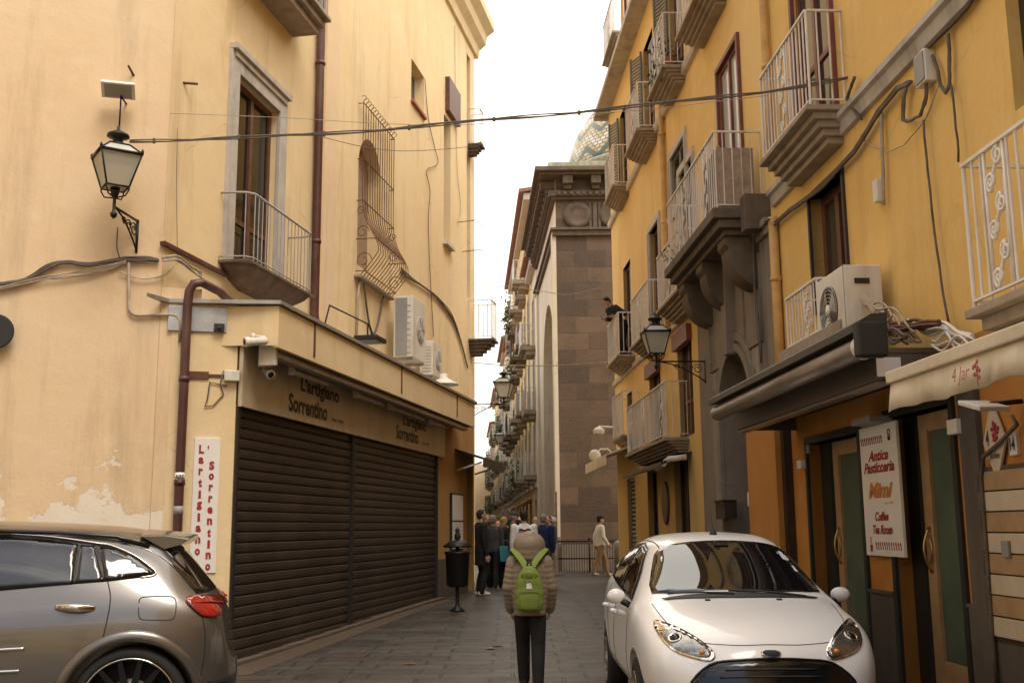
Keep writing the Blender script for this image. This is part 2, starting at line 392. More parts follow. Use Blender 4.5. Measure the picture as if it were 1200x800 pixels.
FL = Facade(g0.x, g0.y, VL).side(1)               # left shop front
FS = Facade(g0.x, g0.y, R_(74)).side(1)         # left side wall (s negative towards camera-left)
FR = Facade(3.96, 0, VR).side(-1)                 # right row
FC = Facade(1.56+.041*36, 0, VC).side(-1)         # church flank and the far right row
FF = Facade(1.56, 36, R_(90)).side(1)             # church front (faces camera)
UP = (FS.p(FS.S(192, 290), 0)-FL.o).dot(FL.n)
def text(s, P, xd, yd, w=None, h=None, mb=None, ext=.004, bold=0, shear=0, spacing=1.0, align='CENTER', line=1.0):
    """flat raised lettering: P is the centre, xd/yd unit axes; scaled to fit w x h"""
    c = bpy.data.curves.new('t', 'FONT'); c.body = s; c.size = 1; c.offset = bold; c.shear = shear; c.align_x = align; c.space_character = spacing
    c.space_line = line; c.resolution_u = 3
    o = bpy.data.objects.new('t', c); col.objects.link(o); dg = bpy.context.evaluated_depsgraph_get(); dg.update()
    me = bpy.data.meshes.new_from_object(o.evaluated_get(dg)); vs = [v.co.copy() for v in me.vertices]; fs = [tuple(p.vertices) for p in me.polygons]
    bpy.data.objects.remove(o); bpy.data.curves.remove(c); bpy.data.meshes.remove(me)
    x0 = min(v.x for v in vs); x1 = max(v.x for v in vs); y0 = min(v.y for v in vs); y1 = max(v.y for v in vs)
    kx = w/(x1-x0) if w else None; ky = h/(y1-y0) if h else kx
    if kx is None: kx = ky
    xd = Vector(xd); yd = Vector(yd); nd = xd.cross(yd); P = Vector(P)
    mb = mb or MB()
    mb.add([P+xd*((v.x-(x0+x1)/2)*kx)+yd*((v.y-(y0+y1)/2)*ky)+nd*ext for v in vs], fs)
    return mb
# ------------------------------------------------------------------ ground
def ground():
    mb = MB(); xs = [-400, -60, -20, -8, -4, 0, 4, 8, 20, 60, 400]; ys = [-200, -60, -20, 0, 6]+[9+i for i in range(0, 15)]+[30, 45, 70, 120, 200, 400]
    vs = [(x, y, gz(y)) for y in ys for x in xs]; n = len(xs)
    fs = [(j*n+i, j*n+i+1, (j+1)*n+i+1, (j+1)*n+i) for j in range(len(ys)-1) for i in range(n-1)]
    mb.add(vs, fs, True); o = mb.build('ground', 'paving'); tag(o, 'dark basalt paving slabs of the narrow street', kind='structure')
    # strip of exposed aggregate and a stone edge under the roller shutters
    mb = MB(); k = MB()
    N = 14; a0, a1 = -.6, 9.7
    for i in range(N):
        sa, sb = a0+(a1-a0)*i/N, a0+(a1-a0)*(i+1)/N
        for (M, d0, d1, t) in ((mb, .06, .50, .004),):
            A = FL.p(sa, 0, d0); B = FL.p(sb, 0, d0); C_ = FL.p(sb, 0, d1*(1-.03*i)); D = FL.p(sa, 0, d1*(1-.03*(i-1)))
            for P in (A, B, C_, D): P.z = gz(P.y)+t
            M.add([A, B, C_, D], [(0, 1, 2, 3)])
        z = gz(FL.p(sa, 0).y); k.fb(FL, sa, sb-.012, z-.1, z+.05, -.05, .10)
    tag(mb.build('gravel_strip', 'gravel'), 'strip of worn aggregate along the foot of the shutters', kind='structure')
    tag(k.build('kerb', 'kerb_stone', bevel=.01), 'low stone edge under the roller shutters', kind='structure')
    m2 = MB()
    for (x, y) in ((575, 760), (420, 764), (617, 758), (480, 778), (585, 757), (560, 712)):
        P = gpt(x, y); r = random.Random(x); q = [P+Vector((math.cos(a)*.07*(.5+r.random()), math.sin(a)*.06*(.5+r.random()), .006+r.random()*.01)) for a in [i*.785 for i in range(8)]]
        m2.add([P+Vector((0, 0, .012))]+q, [(0, i+1, (i+1) % 8+1) for i in range(8)])
    simple(m2, 'fallen_leaves', 'leaf_litter', 'scattered dry leaves on the paving', None); 
ground()
bpy.data.objects['fallen_leaves']['kind'] = 'stuff'
# ------------------------------------------------------------------ building helpers
def wall(mb, F, s0, s1, h0, h1, holes=(), d=0, dep=.25):
    S = sorted({s0, s1, *[min(max(x, s0), s1) for q in holes for x in q[:2]]}); Hh = sorted({h0, h1, *[min(max(x, h0), h1) for q in holes for x in q[2:4]]})
    for i in range(len(S)-1):
        for j in range(len(Hh)-1):
            cs, ch = (S[i]+S[i+1])/2, (Hh[j]+Hh[j+1])/2
            if any(q[0] < cs < q[1] and q[2] < ch < q[3] for q in holes): continue
            mb.add([F.p(S[i], Hh[j], d), F.p(S[i+1], Hh[j], d), F.p(S[i+1], Hh[j+1], d), F.p(S[i], Hh[j+1], d)], [(0, 1, 2, 3)])
    for q in holes:
        a0, a1, b0, b1 = q[:4]; c = [(a0, b0), (a1, b0), (a1, b1), (a0, b1)]
        for i in range(4):
            (x, y), (X, Y) = c[i], c[(i+1) % 4]
            mb.add([F.p(x, y, d), F.p(X, Y, d), F.p(X, Y, d-dep), F.p(x, y, d-dep)], [(0, 1, 2, 3)])
def shell(mb, F, s0, s1, h0, h1, d0, depth, roof=True):   # ends, roof and back of a block
    p = F.p
    for s in (s0, s1): mb.add([p(s, h0, d0), p(s, h0, d0-depth), p(s, h1, d0-depth), p(s, h1, d0)], [(0, 1, 2, 3)])
    mb.add([p(s0, h1, d0), p(s1, h1, d0), p(s1, h1, d0-depth), p(s0, h1, d0-depth)], [(0, 1, 2, 3)])
    mb.add([p(s0, h0, d0-depth), p(s1, h0, d0-depth), p(s1, h1, d0-depth), p(s0, h1, d0-depth)], [(0, 1, 2, 3)])
def window(F, parent, a0, a1, b0, b1, d, fm='brown_wood', gm='glass_dark', cols=2, rows=1, fw=.07, name='window', transom=None, curtain=None, th=.06):
    mb = MB(); d0, d1 = d-th, d
    mb.fb(F, a0, a0+fw, b0, b1, d0, d1).fb(F, a1-fw, a1, b0, b1, d0, d1)
    mb.fb(F, a0+fw, a1-fw, b1-fw, b1, d0, d1).fb(F, a0+fw, a1-fw, b0, b0+fw, d0, d1)
    W_ = a1-a0-2*fw
    for i in range(1, cols):
        x = a0+fw+W_*i/cols; mb.fb(F, x-fw*.55, x+fw*.55, b0+fw, b1-fw, d0, d1+.012)
    ys = [b0+fw+(b1-b0-2*fw)*j/rows for j in range(1, rows)]+([transom] if transom else [])
    for y in ys:
        for i in range(cols):
            x0 = a0+fw+W_*i/cols+(fw*.55 if i else 0); x1 = a0+fw+W_*(i+1)/cols-(fw*.55 if i < cols-1 else 0); mb.fb(F, x0, x1, y-fw*.4, y+fw*.4, d0+.005, d1-.004)
    o = mb.build(name, fm, parent)
    g = MB(); g.fb(F, a0+fw*.6, a1-fw*.6, b0+fw*.6, b1-fw*.6, d-th*.75, d-th*.45); g.build('pane', gm, o)
    if curtain:
        c = MB(); n = 14
        for i in range(n):
            x0 = a0+fw+W_*i/n; x1 = a0+fw+W_*(i+1)/n; e0 = .02*(i % 2); e1 = .02*((i+1) % 2)
            c.add([F.p(x0, b0+fw, d-th-.05-e0), F.p(x1, b0+fw, d-th-.05-e1), F.p(x1, b1-fw, d-th-.05-e1), F.p(x0, b1-fw, d-th-.05-e0)], [(0, 1, 2, 3)], True)
        c.build('curtain', curtain, o)
    return o
def louvre(F, parent, a0, a1, b0, b1, d, m='slat_green', name='shutter', leaves=2, pitch=.07):
    mb = MB(); w_ = (a1-a0)/leaves
    for i in range(leaves):
        x0, x1 = a0+w_*i+.006, a0+w_*(i+1)-.006; f = .06
        mb.fb(F, x0, x0+f, b0, b1, d-.04, d).fb(F, x1-f, x1, b0, b1, d-.04, d).fb(F, x0+f, x1-f, b1-f, b1, d-.04, d).fb(F, x0+f, x1-f, b0, b0+f, d-.04, d)
        n = int((b1-b0-2*f)/pitch)
        for k in range(n):
            h = b0+f+(b1-b0-2*f)*k/n; p = F.p
            mb.hexa([p(x0+f, h, d-.01), p(x1-f, h, d-.01), p(x1-f, h+.01, d-.02), p(x0+f, h+.01, d-.02), p(x0+f, h+.03, d-.035), p(x1-f, h+.03, d-.035), p(x1-f, h+.06, d-.038), p(x0+f, h+.06, d-.038)])
    return mb.build(name, m, parent)
def surround(F, parent, a0, a1, b0, b1, m='trim', w=.16, t=.05, sill=True, door=False, name='window_surround', cornice=False):
    mb = MB(); mb.fb(F, a0-w, a0, b0, b1, -.02, t).fb(F, a1, a1+w, b0, b1, -.02, t).fb(F, a0-w, a1+w, b1, b1+w, -.02, t+.004)
    mb.fb(F, a0-w*.85, a0-w*.6, b0, b1, t, t+.02).fb(F, a1+w*.6, a1+w*.85, b0, b1, t, t+.02)
    if cornice: mb.fb(F, a0-w*1.3, a1+w*1.3, b1+w, b1+w+.07, -.02, t+.10).fb(F, a0-w*1.1, a1+w*1.1, b1+w-.05, b1+w-.002, t+.004, t+.05)
    if sill and not door: mb.fb(F, a0-w, a1+w, b0-.09, b0-.002, -.02, t+.06)
    return mb.build(name, m, parent, bevel=.006)
def spiral(F, s, h, r, d, turns=1.6, sg=1, a0=0):
    return [F.p(s+sg*math.cos(a0+t)*r*(1-.8*t/(turns*6.283)), h+math.sin(a0+t)*r*(1-.8*t/(turns*6.283)), d) for t in [turns*6.283*i/22 for i in range(23)]]
def scroll_panel(mb, F, s, w_, h0, h1, d, n=3, r=.007):
    c = (h1-h0)/n
    for i in range(n):
        y0 = h0+c*i; y1 = y0+c
        mb.tube(spiral(F, s+w_*.22, y0+c*.27, w_*.26, d, 1.5, 1, -1.5), r, 5); mb.tube(spiral(F, s-w_*.22, y0+c*.73, w_*.26, d, 1.5, -1, 1.6), r, 5)
        mb.tube([F.p(s+w_*.22*math.cos(t*math.pi), y0+c*(.05+.9*t), d) for t in [k/10 for k in range(11)]], r, 5)
    mb.tube([F.p(s-w_*.5, h0, d), F.p(s-w_*.5, h1, d)], r, 5); mb.tube([F.p(s+w_*.5, h0, d), F.p(s+w_*.5, h1, d)], r, 5)
def railing(F, parent, a0, a1, h, dep, m='white_iron', hh=1.0, sp=.115, scrolls=(), r=.008, sides=True, base=.06, name='railing', w0=0):
    mb = MB(); d = dep-.03; p = F.p; hb, ht = h+base, h+hh
    mb.fb(F, a0, a1, ht-.012, ht+.012, d-.02, d+.02); mb.fb(F, a0, a1, hb-.008, hb+.008, d-.012, d+.012)
    x = a0; SC = [(a0+(a1-a0)*q, .26) for q in scrolls]
    n = max(2, int((a1-a0)/sp))
    for i in range(n+1):
        x = a0+.01+(a1-a0-.02)*i/n
        if any(abs(x-q) < w_/2 for q, w_ in SC): continue
        mb.tube([p(x, h if i in (0, n) else hb, d), p(x, ht, d)], r*(1.5 if i in (0, n) else 1), 5, False)
    for q, w_ in SC: scroll_panel(mb, F, q, w_, hb, ht, d, r=r*1.25)
    if sides:
        for a in (a0, a1):
            mb.fb(F, a-.014, a+.014, ht-.011, ht+.011, w0, d-.02); mb.fb(F, a-.008, a+.008, hb-.008, hb+.008, w0, d-.012)
            k = max(2, int((d-w0)/sp))
            for i in range(0, k):
                e = w0+(d-w0)*(i+.15)/k; mb.tube([p(a, hb, e), p(a, ht, e)], r, 5, False)
    return mb.build(name, m, parent)
def balcony(F, parent, a0, a1, h, dep, m='slab_stone', rm='white_iron', th=.28, hh=1.0, scrolls=(.5,), steps=4, label=None, w0=0, **k):
    mb = MB()
    mb.fb(F, a0-.03, a1+.03, h-.06, h, w0, dep+.03)
    for i in range(steps):
        e = w0+(dep-w0-.04)*(1-.16*i)-.02; z1 = h-.06-(th-.06)*i/steps; z0 = h-.06-(th-.06)*(i+1)/steps
        mb.fb(F, a0+.02+.045*i, a1-.02-.045*i, z0, z1, w0-.02, e)
    o = mb.build('balcony', m, parent, bevel=.008)
    if rm: railing(F, o, a0, a1, h, dep, rm, hh, scrolls=scrolls, w0=w0, **k)
    if label: o['label'] = label
    return o
def profile_run(mb, F, prof, a0, a1):      # moulding: list of (d, h) extruded along the wall
    p = F.p; mb.loft([[p(a, h, d) for d, h in prof] for a in (a0, a1)], True, True, False)
def pipe(parent, pts, r, m, name='downpipe', clamps=(), F=None):
    mb = MB(); mb.tube(pts, r, 12)
    for c in clamps: mb.tube([c-Vector((0, 0, .03)), c+Vector((0, 0, .03))], r*1.18, 12)
    return mb.build(name, m, parent)
def arcpts(c, r, a0, a1, f, n=8): return [f(c[0]+r*math.cos(a0+(a1-a0)*i/n), c[1]+r*math.sin(a0+(a1-a0)*i/n)) for i in range(n+1)]

# ================================================================== LEFT CORNER BUILDING
def left_building():
    b0 = FL.p(0, 0, UP); b0.z = 0
    B = thing('corner_house', 'cream plastered corner house with shuttered shop at its foot, left side of the street', 'house', b0)
    U = UP; top = 15.5
    S, H = FL.S, FL.H; E = S(556, 300, U)
    # upper wall on the street
    wa = (S(279, 90, U)-.02, S(326, 120, U), S(271, 300, U) and H(275, 315, U), H(279, 88, U))      # balcony door
    sa = S(192, 280, U)
    g = [S(420, 200, U), S(447, 200, U), H(432, 320, U), H(420, 150, U)]     # grille window
    sm = (S(482, 90, U), S(497, 110, U), H(483, 118, U), H(482, 68, U))
    dk1 = (S(520, 200, U), S(528, 200, U), H(522, 285, U), H(522, 136, U))
    dk2 = (S(547, 200, U), S(551, 200, U), H(549, 350, U), H(549, 66, U))
    e2, h2_ = S(345, 45, U), H(345, 45, U)+.28; up = (e2-2.1, e2-.55, h2_+.02, h2_+2.5)
    holes = [wa, tuple(g), sm, dk1, dk2, up]
    mb = MB(); wall(mb, FL, sa, E, -.2, top, holes, U, .28); shell(mb, FL, sa+.02, E, -.2, top, U, 9)
    mb.build('street_wall', 'cream_side', B)
    # side wall, running back to the camera side
    fs0 = (FL.p(sa, 0, U)-FS.o).dot(FS.u); mb = MB()
    wall(mb, FS, -9.5, fs0, -.2, top, [], -.004, .2); wall(mb, FS, fs0, -.45, -.2, 4.4, [], -.004)
    shell(mb, FS, -9.5, fs0-.02, -.2, top, -.004, 6); mb.build('side_wall', 'cream', B)
    # moulded ledge that steps under the balcony
    mb = MB(); mb.fb(FL, sa-.05, S(262, 318, U)+.05, H(200, 288, U)-.05, H(200, 288, U), U-.02, U+.05); mb.build('ledge', 'pipe_brown', B)
    # pilaster strip
    mb = MB(); mb.fb(FL, S(378, 200, U), S(393, 200, U), 4.3, top, U-.01, U+.035); mb.build('pilaster', 'cream', B)
    # cornice at the far end, just in frame
    mb = MB(); profile_run(mb, FL, [(U-.1, 15.0), (U+.08, 15.0), (U+.12, 15.25), (U+.3, 15.4), (U+.34, 15.65), (U+.55, 15.8), (U+.55, 16.05), (U-.1, 16.1)], sa-.3, E+.25); mb.build('cornice', 'cream_side', B)
    # balcony door
    surround_l = MB(); a0, a1, h0, h1 = wa
    for (x0, x1, y0, y1, t) in ((a0-.27, a0, h0, h1+.27, .05), (a1, a1+.27, h0, h1+.27, .05), (a0, a1, h1, h1+.27, .05), (a0-.27, a1+.27, h1+.27, h1+.36, .12), (a0-.2, a1+.2, h1+.18, h1+.268, .08)):
        surround_l.fb(FL, x0, x1, y0, y1, U-.02, U+t)
    surround_l.build('door_surround', 'grey_trim', B, bevel=.008)
    window(FL, B, a0, a1, h0, h1, U-.10, 'brown_wood', 'glass_dark', 2, 1, .09, 'balcony_door', transom=h0+.75, curtain=None)
    ba0, ba1 = a0-.35, a1+.55; hb = h0-.02; dp = .42
    m = MB()  # slab with rounded underside
    rg = []
    for i in range(10):
        q = (i/9); e = dp*math.cos(q*1.5)**.6; z = hb-.26*q; i0 = .05+.55*q*q; cc = [(ba0+i0, U-.01), (ba0+i0+.02, U+e*.6), (ba0+i0+.14, U+e), (ba1-i0*.6-.12, U+e), (ba1-i0*.6, U+e*.6), (ba1-i0*.6, U-.01)]
        rg.append([FL.p(a_, z, d_) for a_, d_ in cc])
    m.loft(rg, True, True, True); m.fb(FL, ba0-.02, ba1+.02, hb-.012, hb+.02, U, U+dp+.02); bo = m.build('balcony', 'brown_stone', B)
    r = MB(); ht = hb+.95; N = 26
    curve = [(ba0, 0), (ba0, .10), (ba0+.05, dp*.8), (ba0+.16, dp), (ba1-.12, dp), (ba1-.02, dp*.85), (ba1, dp*.5), (ba1, 0)]
    P = [FL.p(a, ht, U+d) for a, d in curve]; r.tube(P, .016, 6); r.tube([q-Vector((0, 0, .88)) for q in P], .010, 5)
    L = []
    for i in range(len(curve)-1):
        (x0, y0), (x1, y1) = curve[i], curve[i+1]; n = max(1, int(math.hypot(x1-x0, y1-y0)/.125))
        L += [(x0+(x1-x0)*k/n, y0+(y1-y0)*k/n) for k in range(n)]
    for (a, d) in L[1:]: r.tube([FL.p(a, hb, U+d), FL.p(a, ht, U+d)], .008, 5, False)
    r.build('railing', 'grey_iron', bo)
    # second-floor balcony overhead
    hb2 = h2_; q0, q1 = up[0]-.5, e2
    balcony(FL, B, q0, q1, hb2, U+.58, 'slab_stone', 'grey_iron', .30, scrolls=(), steps=2, w0=U)
    window(FL, B, up[0], up[1], up[2], up[3], U-.1, 'brown_wood', 'glass_dark', 2, 1, .09, 'balcony_door')
    surround_b = MB(); surround_b.fb(FL, up[1], up[1]+.25, up[2], up[3]+.3, U-.02, U+.05); surround_b.build('door_surround', 'grey_trim', B)
    # arched grille window: niche lining, arch and bellied grille
    a0, a1, h0, h1 = g; w_ = (a1-a0)/2; c = (a0+a1)/2; m = MB(); sp = h1-w_
    n = 10
    for sg in (-1, 1):      # spandrels
        pts = [(c+sg*w_, sp)]+[(c+sg*w_*math.cos(i/n*math.pi/2), sp+w_*math.sin(i/n*math.pi/2)) for i in range(1, n+1)]+[(c+sg*w_, h1)]
        m.prism([FL.p(x, y, U-.002) for x, y in pts], FL.n*(-.27))
    m.build('arch_spandrels', 'cream_side', B)
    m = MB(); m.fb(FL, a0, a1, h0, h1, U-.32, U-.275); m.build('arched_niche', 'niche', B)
    # far openings
    for q, nm in ((sm, 'small_window'), (dk1, 'tall_window'), (dk2, 'balcony_door')):
        window(FL, B, q[0], q[1], q[2], q[3], U-.2, 'dark_wood' if nm != 'small_window' else 'trim', 'glass_dark' if nm != 'small_window' else 'glass_mid', 1 if nm == 'small_window' else 2, 1, .06, nm)
    m = MB(); m.fb(FL, sm[0]-.03, sm[1]+.03, sm[2]-.07, sm[2]-.004, U-.01, U+.07); m.build('window_sill', 'terracotta', B)
    m = MB(); m.fb(FL, dk1[0]-.05, dk1[1]+.05, dk1[2]-.08, dk1[2]-.004, U-.01, U+.12); m.build('window_sill', 'trim', B)
    def small_balc(x0, x1, y, dep, hh=1.0, m1='slab_stone'):
        a = S(x0, y, U); bb = S(x1, y, U); h = H(x1, y, U); return balcony(FL, B, min(a, bb), max(a, bb), h, U+dep, m1, 'white_iron', .32, hh, scrolls=())
    ha = H(551, 172, U); balcony(FL, B, S(548.5, 180, U), E-.35, ha, U+.36, 'dark_stone', 'white_iron', .30, scrolls=(), steps=3, w0=U)
    hc = H(553, 400, U); balcony(FL, B, S(549, 400, U), E-.1, hc, U+.66, 'dark_stone', 'white_iron', .42, 1.05, scrolls=(), steps=4, w0=U)
    m = MB(); m.fb(FL, S(522, 10, U), S(535, 10, U), 12.0, 12.9, U, U+.12); m.build('louvred_shutter', 'brown_wood', B)
    # brackets of old clothes lines
    for (x, y) in ((540, 262), (545, 296)):
        a, h = FL.px(x, y, U); q = MB(); q.tube([FL.p(a-.3, h-.05, U), FL.p(a-.3, h-.02, U+.5)], .012, 5); q.tube([FL.p(a-.3, h-.02, U+.5), FL.p(a+.5, h, U+.5)], .01, 5); q.build('line_bracket', 'iron_rust', B)
    # bent nails and hooks in the side wall
    for (x, y, X, Y) in ((146, 80, 157, 89), (214, 97, 240, 92)):
        F_ = FS if x < 192 else FL; dd = 0 if x < 192 else U
        a, h = F_.px(X if x < 192 else x, Y if x < 192 else y, dd); q = MB(); q.tube([F_.p(a, h, dd-.02), F_.p(a+(-.06 if x < 192 else .16), h+(.07 if x < 192 else .04), dd+.12)], .016, 6); q.build('wall_peg', 'iron_rust', B)
    # ---------------- upper downpipe with elbow on to the canopy
    px0 = S(369, 100, U); pts = [FL.p(px0, z, U+.09) for z in (15.0, 10, 7, 5.0)]+[FL.p(px0+.03, 4.85, U+.10), FL.p(px0+.12, 4.72, U+.14), FL.p(px0+.32, 4.64, U+.2), FL.p(px0+.42, 4.5, U+.25), FL.p(px0+.45, 4.3, U+.28)]
    pipe(B, pts, .072, 'pipe_brown', 'downpipe', [FL.p(px0, z, U+.09) for z in (6.2, 9.3, 12)])
    return B
BL = left_building()

def left_shop():
    """single-storey shop front projecting from the corner house"""
    B = thing('shop_extension', 'single-storey shop with two brown roller shutters built against the corner house', 'shop', (FL.o.x, FL.o.y, 0))
    S, H = FL.S, FL.H; sd = S(413, 600, 0); s_end = S(512, 620, 0); e = S(555.5, 600, 0); T = 4.21
    hs = 3.02
    d2 = (S(547, 600, 0), S(553.5, 600, 0), .1, 2.9)
    nt_ = (S(527, 600), S(541, 600), H(534, 650), H(534, 580))
    mb = MB(); wall(mb, FL, 0, e, -.2, T, [(.0, s_end, -.2, hs), d2], 0, .5); mb.add([FL.p(e, -.2, 0), FL.p(e, -.2, UP), FL.p(e, T, UP), FL.p(e, T, 0)], [(0, 1, 2, 3)]); mb.build('front_wall', 'orange_dull', B)
    mb = MB(); mb.fb(FL, s_end+.01, d2[0]-.01, -.1, H(515, 655, 0), -.01, .03); mb.build('dado', 'dado', B)
    m = MB(); m.fb(FL, d2[0], d2[1], .1, 2.9, -.3, -.25); m.build('side_door', 'dark_wood', B)
    # side face up to the canopy
    mb = MB(); a = FS.S(201, 400, 0); mb.fb(FS, a, -.01, -.2, 4.22, -.3, .012); mb.build('side_face', 'cream_side', B)
    # canopy: hollow box beam with a soffit
    k = .70
    front = [FL.p(.02, 3.66, .49), FL.p(10.7, 3.66, .49), FL.p(10.7, 4.21, .49), FL.p(.02, 4.21, .49)]
    mb = MB(); mb.fb(FL, .02, 10.7, 3.70, 4.20, .42, .49).fb(FL, 10.66, 10.7, 3.70, 4.2, 0, .419)
    A = FS.p(a, 4.2, .012); Bq = FL.p(.02, 4.2, .49); A0 = FS.p(a, 3.98, .012); B0 = FL.p(.02, 3.98, .49)
    mb.add([FS.p(-.2, 3.72, .014), FL.p(.02, 3.72, .488), Bq+Vector((0,0,-.002)), FS.p(-.2, 4.2, .014)], [(0, 1, 2, 3)])
    mb.build('canopy_fascia', 'cream_side', B)
    mb = MB(); cap = [FS.p(a-.05, 4.215, .03), FL.p(-.02, 4.215, .53), FL.p(10.78, 4.215, .53), FL.p(10.78, 4.215, .02), FL.p(e, 4.215, .02), FL.p(e, 4.215, UP+.01), FL.p(-.75, 4.215, UP+.01)]
    mb.prism(cap, (0, 0, .045)); mb.build('canopy_roof', 'metal_grey', B)
    mb = MB(); mb.prism([FL.p(.03, 3.9, .42), FL.p(10.65, 3.9, .42), FL.p(10.65, 3.9, .0), FL.p(.03, 3.9, .0)], (0, 0, .03)); mb.build('soffit', 'dark_wood', B)
    # shutters
    for (x0, x1) in ((.06, sd-.06), (sd+.06, s_end-.05)):
        mb = MB(); z0 = .06; n = 24; hh = (hs-z0)/n
        prof = []
        for i in range(n):
            z = z0+hh*i; prof += [(-.044, z), (-.030, z+hh*.10), (-.026, z+hh*.45), (-.030, z+hh*.80), (-.040, z+hh*.88), (-.052, z+hh*.91), (-.052, z+hh*.985)]
        vs = [FL.p(x, z, d) for x in (x0, x1) for d, z in prof]; q = len(prof)
        mb.add(vs, [(i, i+1, q+i+1, q+i) for i in range(q-1)]); o = mb.build('roller_shutter', 'shutter_metal', B, fixn=False)
        m = MB(); m.fb(FL, x0+.02, x1-.02, z0-.02, z0+.09, -.07, .0); m.build('bottom_bar', 'shutter_metal', o)
    for (g0_, g1_, gd) in ((sd-.06, sd+.06, .01), (0, .06, .03), (s_end-.05, s_end+.02, .02)): mb = MB(); mb.fb(FL, g0_, g1_, 0, hs, -.1, gd); mb.build('shutter_guide', 'black_plastic', B)
    mb = MB(); mb.fb(FL, .0, s_end, 0, hs, -.3, -.1); mb.build('shutter_backing', 'black_plastic', B)
    # sign band
    mb = MB(); b0, b1 = hs-.02, 3.69; cuts = [-.02, S(364, 470), S(428, 500), S(460, 510), S(518, 530)]
    for i in range(len(cuts)-1): mb.fb(FL, cuts[i]+.006, cuts[i+1]-.006, b0, b1+.1, .02, .07)
    o = mb.build('sign_board', 'sign_cream', B, bevel=.004)
    def put(st, x0, x1, ym, hh, mt='ink_dark', bold=.035):
        a0, a1 = S(x0, ym, .07), S(x1, ym, .07); h = H((x0+x1)/2, ym, .07)
        text(st, FL.p((a0+a1)/2, h, .071), FL.u, (0, 0, 1), a1-a0, hh, bold=bold).build('sign_lettering', mt, o)
    put("L'artigiano", 352, 397, 459, .27); put('Sorrentino', 338, 383.5, 477, .25)
    put('Dal 1990', 389, 402, 493, .05)
    put("L'artigiano", 472, 499, 497, .27); put('Sorrentino', 464, 490, 509, .25); put('Dal 1990', 495, 503, 520, .05)
    # iron straps on the fascia
    for x, y in ((369, 400), (471, 450), (536, 470)):
        s = S(x, y, .5); m = MB(); m.fb(FL, s-.02, s+.02, 3.76, 4.2, .49, .505); m.build('fascia_strap', 'iron_rust', B)
    # lower downpipe and its sideways run
    s0 = FS.S(217, 420, .08); top = FS.H(217, 332, .08)
    pts = [FS.p(s0, z, .09) for z in (.0, 1, 2, 3, top-.25)]+[FS.p(s0+.01, top-.1, .09), FS.p(s0+.06, top, .09), FS.p(s0+.15, top+.02, .09), FL.p(.05, top-.02, -.3), FL.p(.9, top-.12, -.40)]
    pipe(B, pts, .054, 'pipe_brown', 'downpipe', [FS.p(s0, z, .09) for z in (.9, 2.1, 3.3)])
    for (zc, mt, st) in ((FS.H(209, 559), 'sign_white', 'AIRE'), (FS.H(209, 598), 'plastic_grey', None)):
        m = MB(); m.tube([FS.p(s0, zc-.05, .09), FS.p(s0, zc+.05, .09)], .0565, 14); q = m.build('sticker', mt, bpy.data.objects['downpipe.001'] if 'downpipe.001' in bpy.data.objects else B)
        if st: text(st, FS.p(s0, zc, .155), FS.u, (0, 0, 1), .10, .05, bold=.03).build('sticker_lettering', 'ink_dark', B)
    return B
BS = left_shop()
